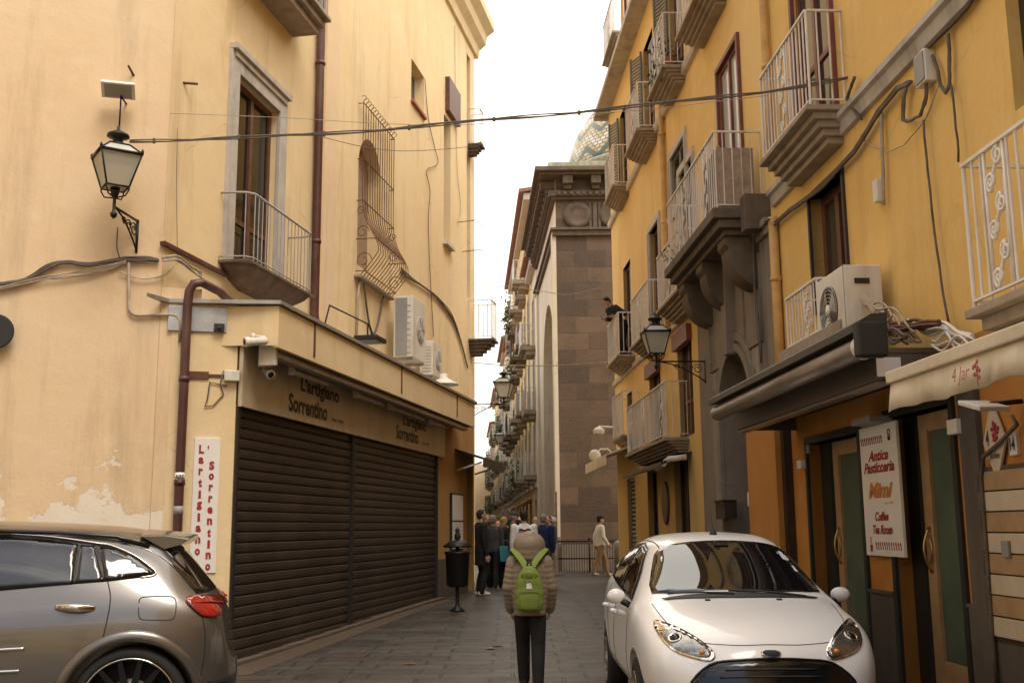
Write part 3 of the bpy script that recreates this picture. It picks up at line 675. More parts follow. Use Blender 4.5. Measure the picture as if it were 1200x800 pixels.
# ================================================================== RIGHT ROW
def brackets_scroll(mb, F, a0, a1, h, dep, hh):   # big carved console: quarter barrel under a balcony
    n = 12; prof = [(-.02, h), (dep, h), (dep, h-.10), (dep-.06, h-.16)]+[(dep*.92*math.cos(t)*.98, h-.16-hh*math.sin(t)) for t in [math.pi/2*i/n for i in range(n+1)]]+[(-.02, h-.16-hh)]
    mb.loft([[F.p(a, z, d) for d, z in prof] for a in (a0, a1)], True, True, False)
def far_house():
    S, H = FR.S, FR.H; sP = S(912, 300); e = S(717, 300); top = 12.75
    B = thing('apartment_house', 'ochre yellow four storey house with many white railed balconies, far half of the right row', 'house', FR.p(sP, 0, 0))
    holes = []; todo = []
    def op(x0, x1, ytop, ybot, ymid=None, kind='door', **k):
        xm = (x0+x1)/2; a0, a1 = S(x1, 0), S(x0, 0); a0, a1 = min(a0, a1), max(a0, a1)
        ym = (ytop+ybot)/2; a0 = S(x1, ym); a1 = S(x0, ym)
        h1 = H(x1, ytop); h0 = H(x1, ybot) if ybot is not None else k.pop('h0')
        q = (a0, a1, h0, h1); holes.append(q); todo.append((kind, q, k)); return q
    def opm(a0, a1, h0, h1, kind='door', **k): q = (a0, a1, h0, h1); holes.append(q); todo.append((kind, q, k)); return q
    bal = []
    def bl(xo, y, xf, dep=.4, hh=1.0, **k):
        a0 = S(xo, y, dep); h = H(xo, y, dep); yf = y
        a1 = a0
        for _ in range(5): # far outer corner at height h
            lo, hi = a0, a0+14
            for _ in range(40):
                m = (lo+hi)/2; P = FR.p(m, h, dep); q = CM.transposed() @ (P-EYE); X = 600+q.x/-q.z*FPX
                if X > xf: lo = m
                else: hi = m
            a1 = lo
        bal.append((a0, a1, h, dep, hh, k)); return a0, a1, h
    L0a = bl(780, 512, 734.5, .42, scrolls=(.12, .55, .9)); L0b = bl(729, 509, 717.5, .4, scrolls=(.5,))
    L1a = bl(838, 245, 783, .65, 1.08, big=True, scrolls=(.18, .62)); L1b = bl(796, 336, 770, .42, scrolls=(.5,)); L1c = bl(759, 386, 739, .4, scrolls=(.5,)); L1d = bl(724.5, 415, 711.8, .4, scrolls=(.4,))
    L2a = bl(821, -20, 793, .42, scrolls=(.5,)); L2b = bl(777, 76, 760.5, .42, scrolls=(.35, .7)); L2c = bl(747, 150, 733, .42, scrolls=(.5,)); L2d = bl(718.5, 216, 708.8, .4, scrolls=(.5,))
    L3a = bl(718.5, 36, 706.8, .42, scrolls=(.5,)); 
    def dr(L, w_=1.15, hgt=2.35, off=0, **k): c = (L[0]+L[1])/2+off; opm(c-w_/2, c+w_/2, L[2]+.02, L[2]+hgt, **k)
    dr(L2a, 1.2, 2.3, fm='red_wood', gm='glass_mid'); dr(L2b, fm='red_wood', gm='glass_mid', lv=True); dr(L2c, fm='red_wood', lv=True); dr(L2d, 1.0, 2.2, lv=True)
    dr(L3a, 1.0, 2.1, fm='red_wood', gm='glass_mid')
    a = S(868, 110); b = S(843, 110); opm(a, b, L1a[2]+.02, H(868, 40), fm='red_wood', gm='glass_pale', tr=True)
    dr(L1b, 1.1, 2.45, fm='red_wood', trim=True); dr(L1c, 1.1, 2.4, fm='red_wood', trim=True); dr(L1d, 1.15, 2.4, fm='brown_wood')
    op(787, 804, 157, 232, kind='win', trim=True)
    # lower storey windows over the shops
    a0, a1, h = L0a; ht = H(812, 378)
    opm(S(812, 450), S(795, 450), h+.02, ht, fm='red_wood', gm='glass_mid', pel=True); opm(S(774, 450), S(761, 450), h+.02, ht-.1, fm='red_wood', gm='glass_mid', pel=True)
    opm(S(741, 470), S(735, 470), h+.02, ht-.3, fm='red_wood', gm='glass_mid')
    # shops at street level
    opm(S(808, 590), S(791, 590), .2, H(808, 533), kind='shop'); opm(S(771, 590), S(759.5, 590), .2, H(771, 546), kind='shop'); opm(S(745, 600), S(736, 600), .15, 2.7, kind='roll')
    sr = S(822, 400)    # ochre wall begins left of the stone portal
    lowers = [q for q in holes if q[3] < 5.2 or True]
    mb = MB(); hP = L1a[2]-.35
    wall(mb, FR, sr, e, -.2, top, holes, 0, .22); wall(mb, FR, sP, sr, hP, top, holes, 0, .22); shell(mb, FR, sP+.01, e, -.2, top, 0, 9); mb.build('wall', 'ochre_far', B)
    mb = MB(); mb.prism([FR.p(sP-.1, top, .38), FR.p(e+.35, top, .38), FR.p(e+.35, top, -9.2), FR.p(sP-.1, top, -9.2)], (0, 0, .14)); mb.build('roof', 'grey_trim', B)
    mb = MB(); profile_run(mb, FR, [(0, 0), (.05, 0), (.05, .03), (0, .03)], 0, .01) if False else None
    for (kind, q, k) in todo:
        a0, a1, h0, h1 = q
        if kind in ('door', 'win'):
            if kind == 'win': louvre(FR, B, a0+.01, a1-.01, h0, h1, -.03)
            else:
                n = window(FR, B, a0, a1, h0, h1, -.09 if not k.get('tr') else -.01, k.get('fm', 'brown_wood'), k.get('gm', 'glass_dark'), 2, 1, .065, 'balcony_door', transom=h0+(h1-h0)*.34)
            if k.get('trim'): surround(FR, B, a0, a1, h0, h1, 'trim', .14, .04, door=kind == 'door')
            if k.get('tr'): m = MB(); m.fb(FR, a0-.07, a0, h0, h1+.07, -.01, .05).fb(FR, a1, a1+.07, h0, h1+.07, -.01, .05).fb(FR, a0, a1, h1, h1+.07, -.01, .05); m.build('door_frame', 'red_wood', B)
            if k.get('pel'): m = MB(); m.fb(FR, a0-.06, a1+.06, h1-.28, h1+.02, -.02, .10); m.build('pelmet', 'red_wood', B)
            if k.get('lv'):   # leaf folded back on the wall, standing slightly open
                m = MB(); p = FR.p; x = a1+.02; w_ = .5; N = int((h1-h0)/.08)
                c = lambda t, h, e: p(x+w_*t*.9, h, .03+w_*t*.35+e)
                for i in range(N):
                    z = h0+.03+(h1-h0-.06)*i/N; m.hexa([c(.08, z, 0), c(.92, z, 0), c(.92, z, .03), c(.08, z, .03), c(.08, z+.055, -.012), c(.92, z+.055, -.012), c(.92, z+.055, .012), c(.08, z+.055, .012)])
                for (t0, t1) in ((0, .1), (.9, 1)): m.hexa([c(t0, h0, 0), c(t1, h0, 0), c(t1, h0, .035), c(t0, h0, .035), c(t0, h1, 0), c(t1, h1, 0), c(t1, h1, .035), c(t0, h1, .035)])
                m.build('shutter', 'slat_green', B)
        elif kind == 'shop': window(FR, B, a0, a1, h0, h1, -.12, 'black_plastic', 'glass_dark', 2, 1, .07, 'shop_door')
        else: louvre(FR, B, a0, a1, h0, h1, -.06, 'shutter_grey', 'roller_shutter', 1, .1)
    for (a0, a1, h, dep, hh, k) in bal:
        k = dict(k); big = k.pop('big', False)
        if big:
            m = MB(); m.fb(FR, a0-.08, a1+.08, h-.14, h, -.02, dep+.05); m.fb(FR, a0-.03, a1+.03, h-.26, h-.142, -.02, dep-.03); m.fb(FR, a0+.04, a1-.04, h-.34, h-.262, -.02, dep-.12)
            m.fb(FR, a0-.32, a0-.083, h-.36, h+.12, -.02, .34)
            o = m.build('balcony', 'dark_stone', B, bevel=.012); railing(FR, o, a0, a1, h, dep, hh=hh, **k)
            cs = [a0+.12, (a0+a1)/2-.16, a1-.5]
            for c in cs: q = MB(); brackets_scroll(q, FR, c, c+.42, h-.345, dep-.14, .52); q.build('console', 'dark_stone', B, bevel=.01)
            # reed screen inside the railing
            q = MB(); q.fb(FR, a0+.02, a0+.07, h, h+.86, .10, dep-.09)
            N = 16
            for i in range(N): q.fb(FR, a0+.05+i*.058, a0+.105+i*.058, h+.02, h+.9+.03*math.sin(i*2.1), dep-.105-.02*(i % 2), dep-.075-.02*(i % 2))
            q.build('reed_screen', 'reed', o)
        else: balcony(FR, B, a0, a1, h, dep, hh=hh, th=.26, **k)
    # string course that dips under the upper balconies
    h2 = H(775, 145); m = MB()
    profile_run(m, FR, [(-.01, h2-.05), (.07, h2-.03), (.10, h2+.05), (.10, h2+.10), (-.01, h2+.12)], sP+.3, e+.02); m.build('string_course', 'trim', B)
    h1 = L1d[2]-.3; m = MB(); profile_run(m, FR, [(-.01, h1-.03), (.06, h1), (.07, h1+.09), (-.01, h1+.1)], sr+.1, e+.02); m.build('string_course', 'trim', B)
    # ochre rain pipes
    for x, ya in ((899, 80), (777, 180)):
        a = S(x, ya, .06); pts = [FR.p(a, z, .07) for z in (12.6, 9.8, 7, L1a[2]+.4 if x > 850 else 5.2)]
        pipe(B, pts, .055, 'pipe_ochre', 'downpipe', [FR.p(a, z, .07) for z in (7.4, 9.2, 11.5)])
    # ---- stone portal
    m = MB(); pl = S(846, 520); pr = S(879, 520); p0, p1 = sP+.02, sr
    lo0 = S(891, 560)
    ax0, ax1 = S(889, 480, 0), S(851, 480, 0); hA = H(866, 412); r = (ax1-ax0)/2; sp = hA-r
    dwh = (ax0, ax1, -.2, hA)
    wall(m, FR, p0, p1, -.2, hP, [dwh], .06, .45)
    c = (ax0+ax1)/2
    for sg in (-1, 1):
        pts = [(c+sg*r, sp)]+[(c+sg*r*math.cos(i/12*math.pi/2), sp+r*math.sin(i/12*math.pi/2)) for i in range(1, 13)]+[(c+sg*r, hA)]
        m.prism([FR.p(x, y, .058) for x, y in pts], FR.n*(-.45))
    m.fb(FR, p1, p1+.004, -.2, hP, 0, .06); o = m.build('portal', 'stone_grey', B)
    for (ra, rb, d1) in ((1.0, 1.12, .12), (1.17, 1.30, .10)):
        m = MB(); rings = []
        for i in range(25):
            t = math.pi*i/24; u, v = math.cos(t), math.sin(t); rings.append([FR.p(c+u*r*q, sp+v*r*q, d) for q, d in ((ra, .05), (ra, d1), (rb, d1), (rb, .05))])
        m.loft(rings, True, True, False)
        for sg in (-1, 1):
            x0, x1 = sorted((c+sg*r*ra, c+sg*r*rb)); m.fb(FR, x0, x1, 0, sp-.002, .05, d1)
        m.build('archivolt', 'stone_grey', o)
    m = MB(); m.prism([FR.p(c-.16, hP-.05, .05), FR.p(c+.16, hP-.05, .05), FR.p(c+.10, hA-.05, .05), FR.p(c-.10, hA-.05, .05)], FR.n*.16); m.build('keystone', 'stone_grey', o, bevel=.01)
    for sg in (-1, 1):    # spandrel panels and medallions
        x0, x1 = sorted((c+sg*(r*.55+.1), c+sg*(r+.62))); y0, y1 = hA-.1, hP-.22; m = MB()
        for (u0, u1, v0, v1) in ((x0, x1, y1-.05, y1), (x0, x1, y0, y0+.05), (x0, x0+.05, y0+.052, y1-.052), (x1-.05, x1, y0+.052, y1-.052)): m.fb(FR, u0, u1, v0, v1, .05, .09)
        m.build('panel_moulding', 'stone_grey', o)
        m = MB(); m.lathe(FR.p(c+sg*(r+.28), hA-.42, .05), [(.19, 0), (.19, .04), (.15, .06), (.12, .03), (.08, .06), (.001, .08)], 20, FR.n); m.build('medallion', 'stone_grey', o)
    m = MB(); m.fb(FR, p0+.0, p1+.05, hP, hP+.09, 0, .16).fb(FR, p0, p1+.02, hP-.1, hP-.002, .05, .11); m.build('portal_cornice', 'stone_grey', o, bevel=.01)
    for x in (ax0-.52, ax1+.16): m = MB(); m.fb(FR, x, x+.34, 0, hA-.15, .05, .11); m.build('pilaster', 'grey_plaster', o, bevel=.01)
    m = MB(); m.fb(FR, ax0, ax1, 0, sp-.05, -.36, -.3)
    for i in range(2):
        for j in range(3): u = ax0+.1+(ax1-ax0-.1)*i/2; m.fb(FR, u, u+(ax1-ax0)/2-.14, .2+j*.85, .2+j*.85+.7, -.3, -.275)
    q = m.build('front_door', 'dark_wood', B, bevel=.012)
    m = MB(); m.fb(FR, ax0, ax1, sp-.05, sp+.06, -.36, -.24)
    for i in range(9): t = math.pi*(i+.5)/9; m.tube([FR.p(c+.1*math.cos(t), sp+.08+.1*math.sin(t), -.28), FR.p(c+r*math.cos(t), sp+r*math.sin(t), -.28)], .015, 5)
    m.build('fanlight', 'iron_black', B)
    # painted ochre strip right of the portal, street level
    m = MB(); m.fb(FR, sP-.02, lo0, -.2, 3.3, .02, .17); m.build('corner_strip', 'orange', B)
    return B, dict(L1d=L1d, h0=L0a[2], hP=hP, L2b=L2b, L0a=L0a, L1a=L1a)
BF, LV = far_house()

def near_house():
    S, H = FR.S, FR.H; e = S(912, 300); top = 12.6
    B = thing('corner_apartment_house', 'ochre yellow house with a pastry shop below and brown framed windows, near right', 'house', FR.p(8, 0, 0))
    holes = []
    wn = (S(991, 260), S(951, 260), H(985, 318)-.3, H(985, 200)); holes.append(wn)      # window above the shop
    big = (S(1183, 60)-1.3, S(1183, 60), 3.3, H(1190, -60)); big = (big[0], big[1], H(1188, 132)-.0, 6.9); holes.append(big)
    dB = (S(985, 60)-.02, S(935, 60), H(990, 120), H(985, 120)+2.4); 
    a0 = S(947, 123, .41); hB1 = H(947, 123, .41); a1 = a0+1.75; d1 = (a0+.28, a1-.25, hB1+.02, hB1+2.4); holes.append(d1)
    dr1 = (S(1014, 620), S(953, 620), .1, H(1000, 508)); dr2 = (S(1126, 620), S(1050, 620), .1, H(1090, 478)); holes += [dr1, dr2]
    dr3 = (3.0, 4.2, .1, 2.5); w3 = (1.0, 2.4, 4.2, 6.2); holes += [dr3, w3]
    hO = 3.02
    mb = MB(); wall(mb, FR, -12, e, hO, top, [q for q in holes if q[2] > 2.8], 0, .24); shell(mb, FR, -12, e, -.2, top, 0, 9); mb.build('wall', 'ochre', B)
    mb = MB(); wall(mb, FR, -12, e, -.2, hO, [q for q in holes if q[2] < 2.8], 0, .30); mb.build('shop_wall', 'orange', B)
    hd = .92; segs = []; x = -12
    for q in sorted([dr1, dr2, dr3]): segs.append((x, q[0])); x = q[1]
    segs.append((x, e))
    for (u, v) in segs:
        if v-u > .12: m = MB(); m.fb(FR, u+.09, v-.09, -.15, hd, -.01, .03).fb(FR, u+.09, v-.09, hd, hd+.03, -.01, .045); m.build('dado', 'dado', B)
    # string course
    h = H(991, 147); m = MB(); profile_run(m, FR, [(-.01, h-.10), (.05, h-.09), (.07, h+.03), (.11, h+.05), (.11, h+.11), (-.01, h+.12)], -12, e+.02); m.build('string_course', 'grey_trim', B)
    # windows
    window(FR, B, *wn, -.12, 'brown_wood', 'glass_mid', 2, 1, .11, 'window', curtain='curtain')
    m = MB(); m.fb(FR, wn[0]-.05, wn[0], wn[2], wn[3]+.05, -.2, .03).fb(FR, wn[1], wn[1]+.05, wn[2], wn[3]+.05, -.2, .03).fb(FR, wn[0], wn[1], wn[3], wn[3]+.05, -.2, .03); m.build('window_frame', 'dark_wood', B)
    window(FR, B, *big, -.1, 'dark_wood', 'glass_dark', 2, 1, .12, 'balcony_door')
    window(FR, B, *w3, -.1, 'dark_wood', 'glass_dark', 2, 1, .12, 'window')
    window(FR, B, *d1, -.02, 'red_wood', 'glass_mid', 2, 1, .08, 'balcony_door', transom=d1[2]+.85, curtain='curtain')
    m = MB(); m.fb(FR, d1[0]-.07, d1[0], d1[2], d1[3]+.07, -.01, .05).fb(FR, d1[1], d1[1]+.07, d1[2], d1[3]+.07, -.01, .05).fb(FR, d1[0], d1[1], d1[3], d1[3]+.07, -.01, .05); m.build('door_frame', 'red_wood', B)
    balcony(FR, B, a0, a1, hB1, .41, 'slab_stone', hh=1.05, th=.36, steps=4, scrolls=(.52,), r=.010)
    # balcony at the right edge
    a1 = S(1123, 195, .5); hr = H(1123, 195, .5); b1 = hr-1.03; a0 = a1-2.4
    balcony(FR, B, a0, a1, b1, .5, 'slab_stone', hh=1.03, th=.24, steps=2, scrolls=(.82, .25), r=.011, sp=.12)
    # balcony of the low window, half filled by the air conditioner
    h = H(1018, 388, .42); aw0, aw1 = S(990, 350, .4), S(918, 350, .4); hb = H(918, 415, .4)
    m = MB(); m.fb(FR, aw0-.05, aw1+.03, hb-.14, hb, 0, .48); o = m.build('balcony', 'slab_stone', B, bevel=.01); railing(FR, o, S(955, 350, .4), aw1, hb, .40, hh=H(918, 362, .4)-hb+.1, scrolls=(.3,), sp=.10)
    # ochre rain pipe at the seam
    a = S(913, 400, .07); pts = [FR.p(a, z, .07) for z in (2.9, 4.2, 5.4)]; pipe(B, pts, .06, 'pipe_ochre', 'downpipe', [FR.p(a, 4.6, .07)])
    # shop doors
    for (q, lab) in ((dr1, None), (dr2, None), (dr3, None)):
        a0, a1, h0, h1 = q; m = MB(); m.fb(FR, a0-.07, a0, 0, h1+.08, -.28, .035).fb(FR, a1, a1+.07, 0, h1+.08, -.28, .035).fb(FR, a0, a1, h1, h1+.08, -.28, .035)
        fr = m.build('door_frame', 'black_plastic', B, bevel=.004)
        d = -.16; l1 = a0+(a1-a0)*.80; g0, g1 = a0+.09, l1-.20
        m = MB(); m.fb(FR, l1+.004, a1, h0-.1, h1, d-.05, d+.03); m.build('side_panel', 'black_plastic', B)
        m = MB(); m.fb(FR, a0, g0, h0, h1, d-.05, d).fb(FR, g1, l1, h0, h1, d-.05, d).fb(FR, g0, g1, h0, h0+.30, d-.05, d).fb(FR, g0, g1, h1-.16, h1, d-.05, d)
        for (u0, u1, v0, v1) in ((g0-.025, g0, h0+.28, h1-.14), (g1, g1+.025, h0+.28, h1-.14)): m.fb(FR, u0, u1, v0, v1, d, d+.012)
        dd = m.build('shop_door', 'light_wood', B, bevel=.004)
        m = MB(); m.fb(FR, g0, g1, h0+.30, h1-.16, d-.03, d-.022); m.build('pane', 'curtain_green', dd)
        hh = H(1090, 645); c0 = (g1+.09); m = MB(); m.tube([FR.p(c0, hh-.20+.40*i/10, d+.01+.06*math.sin(math.pi*i/10)) for i in range(11)], .012, 7)
        m.tube([FR.p(c0-.05*math.sin(math.pi*i/10), hh-.12+.24*i/10, d+.02) for i in range(11)], .008, 6); m.build('door_handle', 'brass', dd)
    # dark reveal strip at the far end of the shop and pilaster by the panel
    m = MB(); m.fb(FR, S(932, 600), S(919, 600), -.1, 3.0, 0, .10); m.build('shutter_guide', 'dark_wood', B)
    m = MB(); m.fb(FR, S(1161, 620), S(1140, 620), -.1, 2.72, 0, .05); m.build('shutter_guide', 'dado', B)
    # slatted board panel right of the doors
    a1 = S(1150, 640, .04); a0 = a1-1.45; b0, b1 = H(1160, 744, .04), H(1152, 552, .04); n = 8
    m = MB(); m.fb(FR, a0, a1, b0-.04, b1+.03, -.01, .03); pn = m.build('slatted_panel', 'dado', B)
    for i in range(n):
        z0 = b0+(b1-b0)*i/n; m = MB(); m.fb(FR, a0+.03, a1-.03, z0+.006, z0+(b1-b0)/n-.006, .03, .05); q = m.build('board', 'sign_cream' if i % 2 == 0 else 'light_wood', pn, bevel=.003)
    m = MB(); aa = S(1181, 645, .05); hh = H(1181, 643, .05); m.fb(FR, aa-.05, aa+.05, hh-.06, hh+.06, .05, .075); m.build('socket_box', 'plastic_grey', B, bevel=.006)
    return B
BN = near_house()

# ================================================================== CHURCH
def church():
    B = thing('church', 'brown stone church with a deep carved cornice and a tiled dome', 'church', FF.p(0, 0, 0))
    H = FF.H; hc = H(650, 201, .6); ht = H(650, 190, .3); W_ = 11; z = lambda y, d=.1: H(660, y, d)
    mb = MB(); mb.add([FF.p(0, -.2, 0), FF.p(W_, -.2, 0), FF.p(W_, hc, 0), FF.p(0, hc, 0)], [(0, 1, 2, 3)]); mb.build('front_wall', 'church_stone', B, uv=FF.uv)
    L_ = 10.2; mb = MB(); f0 = 36.0
    def fc(a, h, d=0): return FC.p(a+f0-0, h, d)
    # flank with a tall blind arch
    class Q: pass
    F2 = Facade(FF.p(0, 0).x, 36.0, VC).side(-1)
    a0, a1 = F2.S(650.5, 500), F2.S(637.5, 500); hA = F2.H(644, 352); w_ = (a1-a0)/2; sp = hA-w_; c = (a0+a1)/2
    wall(mb, F2, 0, L_, -.2, hc, [(a0, a1, 1.2, hA)], 0, .5)
    for sg in (-1, 1):
        pts = [(c+sg*w_, sp)]+[(c+sg*w_*math.cos(i/10*math.pi/2), sp+w_*math.sin(i/10*math.pi/2)) for i in range(1, 11)]+[(c+sg*w_, hA)]
        mb.prism([F2.p(x, y, -.002) for x, y in pts], F2.n*(-.48))
    mb.build('flank_wall', 'side_stucco', B)
    m = MB(); m.fb(F2, a0, a1, 1.2, hA, -.55, -.5); m.build('blind_panel', 'grey_plaster', B)
    for i in range(3): m = MB(); x = a0+(a1-a0)*(i+.5)/3; m.fb(F2, x-.16, x+.16, 1.2, sp+.4, -.5, -.38); m.build('mullion', 'stone_grey', B)
    m = MB(); m.fb(F2, .0, .55, 0, hc-1.8, -.01, .14); m.build('corner_pilaster', 'side_stucco', B)
    m = MB(); m.fb(F2, L_-.8, L_, 0, hc-1.8, -.01, .10); m.build('corner_pilaster', 'pale', B)
    m = MB(); m.fb(F2, -.06, L_, 0, 1.25, -.01, .22).fb(FF, .0, W_, 0, 1.0, -.01, .14); m.build('plinth', 'stone_grey', B)
    # entablature wrapping both faces
    zz = z
    layers = [(zz(276), zz(270), .12), (zz(270), zz(267), .2), (zz(234), zz(231), .14), (zz(231), zz(224), .24), (zz(209), zz(206), .55), (zz(206), zz(201), .72)]
    for i, (y0, y1, d) in enumerate(layers):
        m = MB(); P = [FF.p(-d, y0, d), FF.p(W_, y0, d), FF.p(W_, y0, -.05), F2.p(L_, y0, -.05), F2.p(L_, y0, d)]
        m.prism(P, (0, 0, y1-y0)); m.build('cornice_moulding', 'dark_stone', B, bevel=.02)
    y0, y1 = zz(222), zz(209)
    def modill(F, a): m = MB(); m.fb(F, a, a+.34, y0+.1, y1-.02, 0, .52); m.fb(F, a+.04, a+.30, y0-.05, y0+.098, 0, .34); return m.build('modillion', 'dark_stone', B, bevel=.02)
    for i in range(7): modill(FF, .25+i*.98)
    for i in range(13): modill(F2, .15+i*.78)
    for i in range(30): m = MB(); m.fb(FF, .05+i*.22, .17+i*.22, zz(230), zz(226), .2, .32); m.build('dentil', 'dark_stone', B)
    for i in range(44): m = MB(); m.fb(F2, .05+i*.22, .17+i*.22, zz(230), zz(226), .2, .32); m.build('dentil', 'dark_stone', B)
    for i in range(5): m = MB(); m.lathe(FF.p(.75+i*1.25, (zz(266)+zz(237))/2, 0), [(.48, 0), (.48, .08), (.34, .12), (.26, .05), (.001, .14)], 18, FF.n); m.build('rosette', 'dark_stone', B)
    for i in range(4): m = MB(); x = 1.37+i*1.25; m.fb(FF, x-.07, x+.07, zz(266), zz(237), 0, .07).fb(FF, x+.12, x+.2, zz(266), zz(237), 0, .06).fb(FF, x-.2, x-.12, zz(266), zz(237), 0, .06); m.build('triglyph', 'dark_stone', B)
    x = 3.0; yy = zz(290); m = MB(); m.prism([FF.p(x-.42, yy+.5, 0), FF.p(x+.42, yy+.5, 0), FF.p(x+.42, yy-.1, 0), FF.p(x, yy-.6, 0), FF.p(x-.42, yy-.1, 0)], FF.n*.12); m.build('stone_shield', 'dark_stone', B, bevel=.02)
    m = MB(); P = [FF.p(-.25, hc, .3), FF.p(W_, hc, .3), FF.p(W_, hc, -5), F2.p(L_, hc, -.05), F2.p(L_, hc, .28)]; m.prism(P, (0, 0, ht-hc)); m.build('parapet', 'dome_trim', B)
    m = MB(); m.prism([FF.p(.9, ht, -.6), FF.p(W_, ht, -.6), FF.p(W_, ht, -12), FF.p(.9, ht, -9)], (0, 0, .35)); m.build('roof', 'dome_trim', B)
    # tiled dome
    cx, cy = 7.25, 47.5; C0 = Vector((cx, cy, 0)); zb = 16.94; rr = 4.65; hh = 4.65; m = MB(); rings = []
    for i in range(25):
        t = i/24; r = rr*math.cos(t*math.pi/2)**1.0 if t < 1 else .05; zz_ = zb+.4+hh*math.sin(t*math.pi/2)
        rings.append([C0+Vector((max(r, .05)*math.cos(a), max(r, .05)*math.sin(a), zz_)) for a in [k*2*math.pi/48 for k in range(48)]])
    m.loft(rings)
    def duv(P):
        q = P-C0; t = math.asin(min(1, max(0, (P.z-zb-.4)/hh))); return (math.atan2(q.y, q.x)*rr, t*6.6)
    m.build('dome', 'dome_tile', B, uv=duv)
    m = MB(); m.lathe((cx, cy, zb-5), [(rr+.15, 0), (rr+.15, 5.2), (rr+.30, 5.25), (rr+.30, 5.4), (rr, 5.45)], 32); m.build('dome_drum', 'dome_trim', B)
    m = MB(); m.lathe((cx, cy, zb+hh+.2), [(.7, 0), (.7, 1.4), (.9, 1.5), (.5, 2.1), (.05, 2.7)], 12); m.build('lantern', 'dome_trim', B)
    return B
CH = church()
# rest of the nave behind the flank, keeps the street closed
# ================================================================== FAR ROW
def far_row():
    spec = [ # start, length, height, plaster, storeys, label
        (47.0, 4.0, 13.6, 'pale', 4, 'narrow pale house squeezed against the end of the church flank'),
        (51.2, 22.0, 18.0, 'yellowish', 5, 'tall yellow house with a red tiled eave rising behind the church flank'),
        (73.5, 11.0, 15.4, 'pale', 4, 'pale house with brown stone balconies, next past the tall yellow one'),
        (84.8, 13.0, 16.6, 'peach', 5, 'peach house with rows of shallow balconies, deep in the street'),
        (98.2, 14.0, 14.6, 'pale', 4, 'off-white house with plant-hung balconies, far along the right side'),
        (112.5, 16.0, 16.0, 'yellowish', 4, 'faded yellow house, second from the end of the right side'),
        (129, 21.0, 14.0, 'peach', 4, 'pinkish house at the very end of the right side')]
    rnd = random.Random(3)
    for (a, L_, h, pm, ns, lab) in spec:
        B = thing('old_house', lab, 'house', FC.p(a, 0, 0), 'old houses along the far street')
        nb = max(1, int(L_/3.4)); holes = []; sh = (h-3.8-1.0)/(ns-1)
        for j in range(ns-1):
            for i in range(nb):
                c = a+L_*(i+.5)/nb; holes.append((c-.5, c+.5, 3.9+sh*j, 3.9+sh*j+min(2.3, sh-.7), i, j))
        for i in range(nb): c = a+L_*(i+.5)/nb; holes.append((c-.75, c+.75, .1, 2.8, i, -1))
        off = rnd.uniform(-.15, .15) if a > 60 else 0
        mb = MB(); wall(mb, FC, a, a+L_, 0, h, holes, off, .2); shell(mb, FC, a, a+L_, 0, h, off, 8); mb.build('wall', pm, B)
        for (a0, a1, h0, h1, i, j) in holes:
            if j < 0:
                m = MB(); m.fb(FC, a0, a1, h0, h1, off-.19, off-.12); m.build('shop_door', rnd.choice(['dark_wood', 'glass_mid', 'brown_wood']), B)
                m = MB(); m.hexa([FC.p(a0-.2, 2.75, off), FC.p(a1+.2, 2.75, off), FC.p(a1+.2, 2.45, off+.8), FC.p(a0-.2, 2.45, off+.8), FC.p(a0-.2, 2.95, off), FC.p(a1+.2, 2.95, off), FC.p(a1+.2, 2.55, off+.8), FC.p(a0-.2, 2.55, off+.8)])
                if rnd.random() < .6: m.build('awning', rnd.choice(['awning_pale', 'awning_cloth', 'red_wood']), B)
                continue
            window(FC, B, a0, a1, h0, h1, off-.08, rnd.choice(['brown_wood', 'slat_green', 'trim']), 'glass_dark', 2, 1, .08)
            if rnd.random() < .35: louvre(FC, B, a0, a1, h0+.02, h1, off-.02, 'slat_green', pitch=.16)
            m = MB(); m.fb(FC, a0-.16, a0, h0, h1+.16, off-.01, off+.05).fb(FC, a1, a1+.16, h0, h1+.16, off-.01, off+.05).fb(FC, a0, a1, h1, h1+.16, off-.01, off+.05); m.build('window_surround', 'trim', B)
            m = MB(); dp = rnd.choice([.55, .7, .85]); m.fb(FC, a0-.45, a1+.45, h0-.22, h0-.02, off, off+dp).fb(FC, a0-.3, a1+.3, h0-.42, h0-.222, off, off+dp*.6)
            o = m.build('balcony', rnd.choice(['dark_stone', 'slab_stone', 'slab_stone']), B)
            railing(FC, o, a0-.42, a1+.42, h0-.02, off+dp-.03, rnd.choice(['iron_black', 'grey_iron', 'white_iron']), 1.0, .22, r=.018)
            if rnd.random() < .2:
                m = MB(); q = FC.p((a0+a1)/2, h0, off+dp+.05)
                for k in range(90): v = Vector((rnd.gauss(0, .13), rnd.gauss(0, .4), rnd.gauss(-.05 if rnd.random() < .7 else .5, .25))); s_ = .09; n1 = Vector((rnd.random()-.5, rnd.random()-.5, rnd.random()-.5)).normalized()*s_; n2 = n1.orthogonal().normalized()*s_; m.add([q+v-n1, q+v+n2, q+v+n1, q+v-n2], [(0, 1, 2, 3)])
                m.build('balcony_plants', rnd.choice(['leaf', 'leaf_pale']), B)['kind'] = 'stuff'
        m = MB(); m.prism([FC.p(a-.1, h, off+.55), FC.p(a+L_+.1, h, off+.55), FC.p(a+L_+.1, h+.9, off-5), FC.p(a-.1, h+.9, off-5)], (0, 0, .18)); m.build('roof', 'roof_tile', B)
        m = MB(); m.fb(FC, a, a+L_, h-.35, h-.01, off-.01, off+.3); m.build('cornice', 'trim', B); m = MB(); m.fb(FC, a, a+L_, 3.3, 3.5, off-.01, off+.1); m.build('string_course', 'trim', B)
    # left side of the far street: houses that start behind the corner house
    FQ = Facade(-1.75+.043*29, 0, R_(-2.46)).side(1)
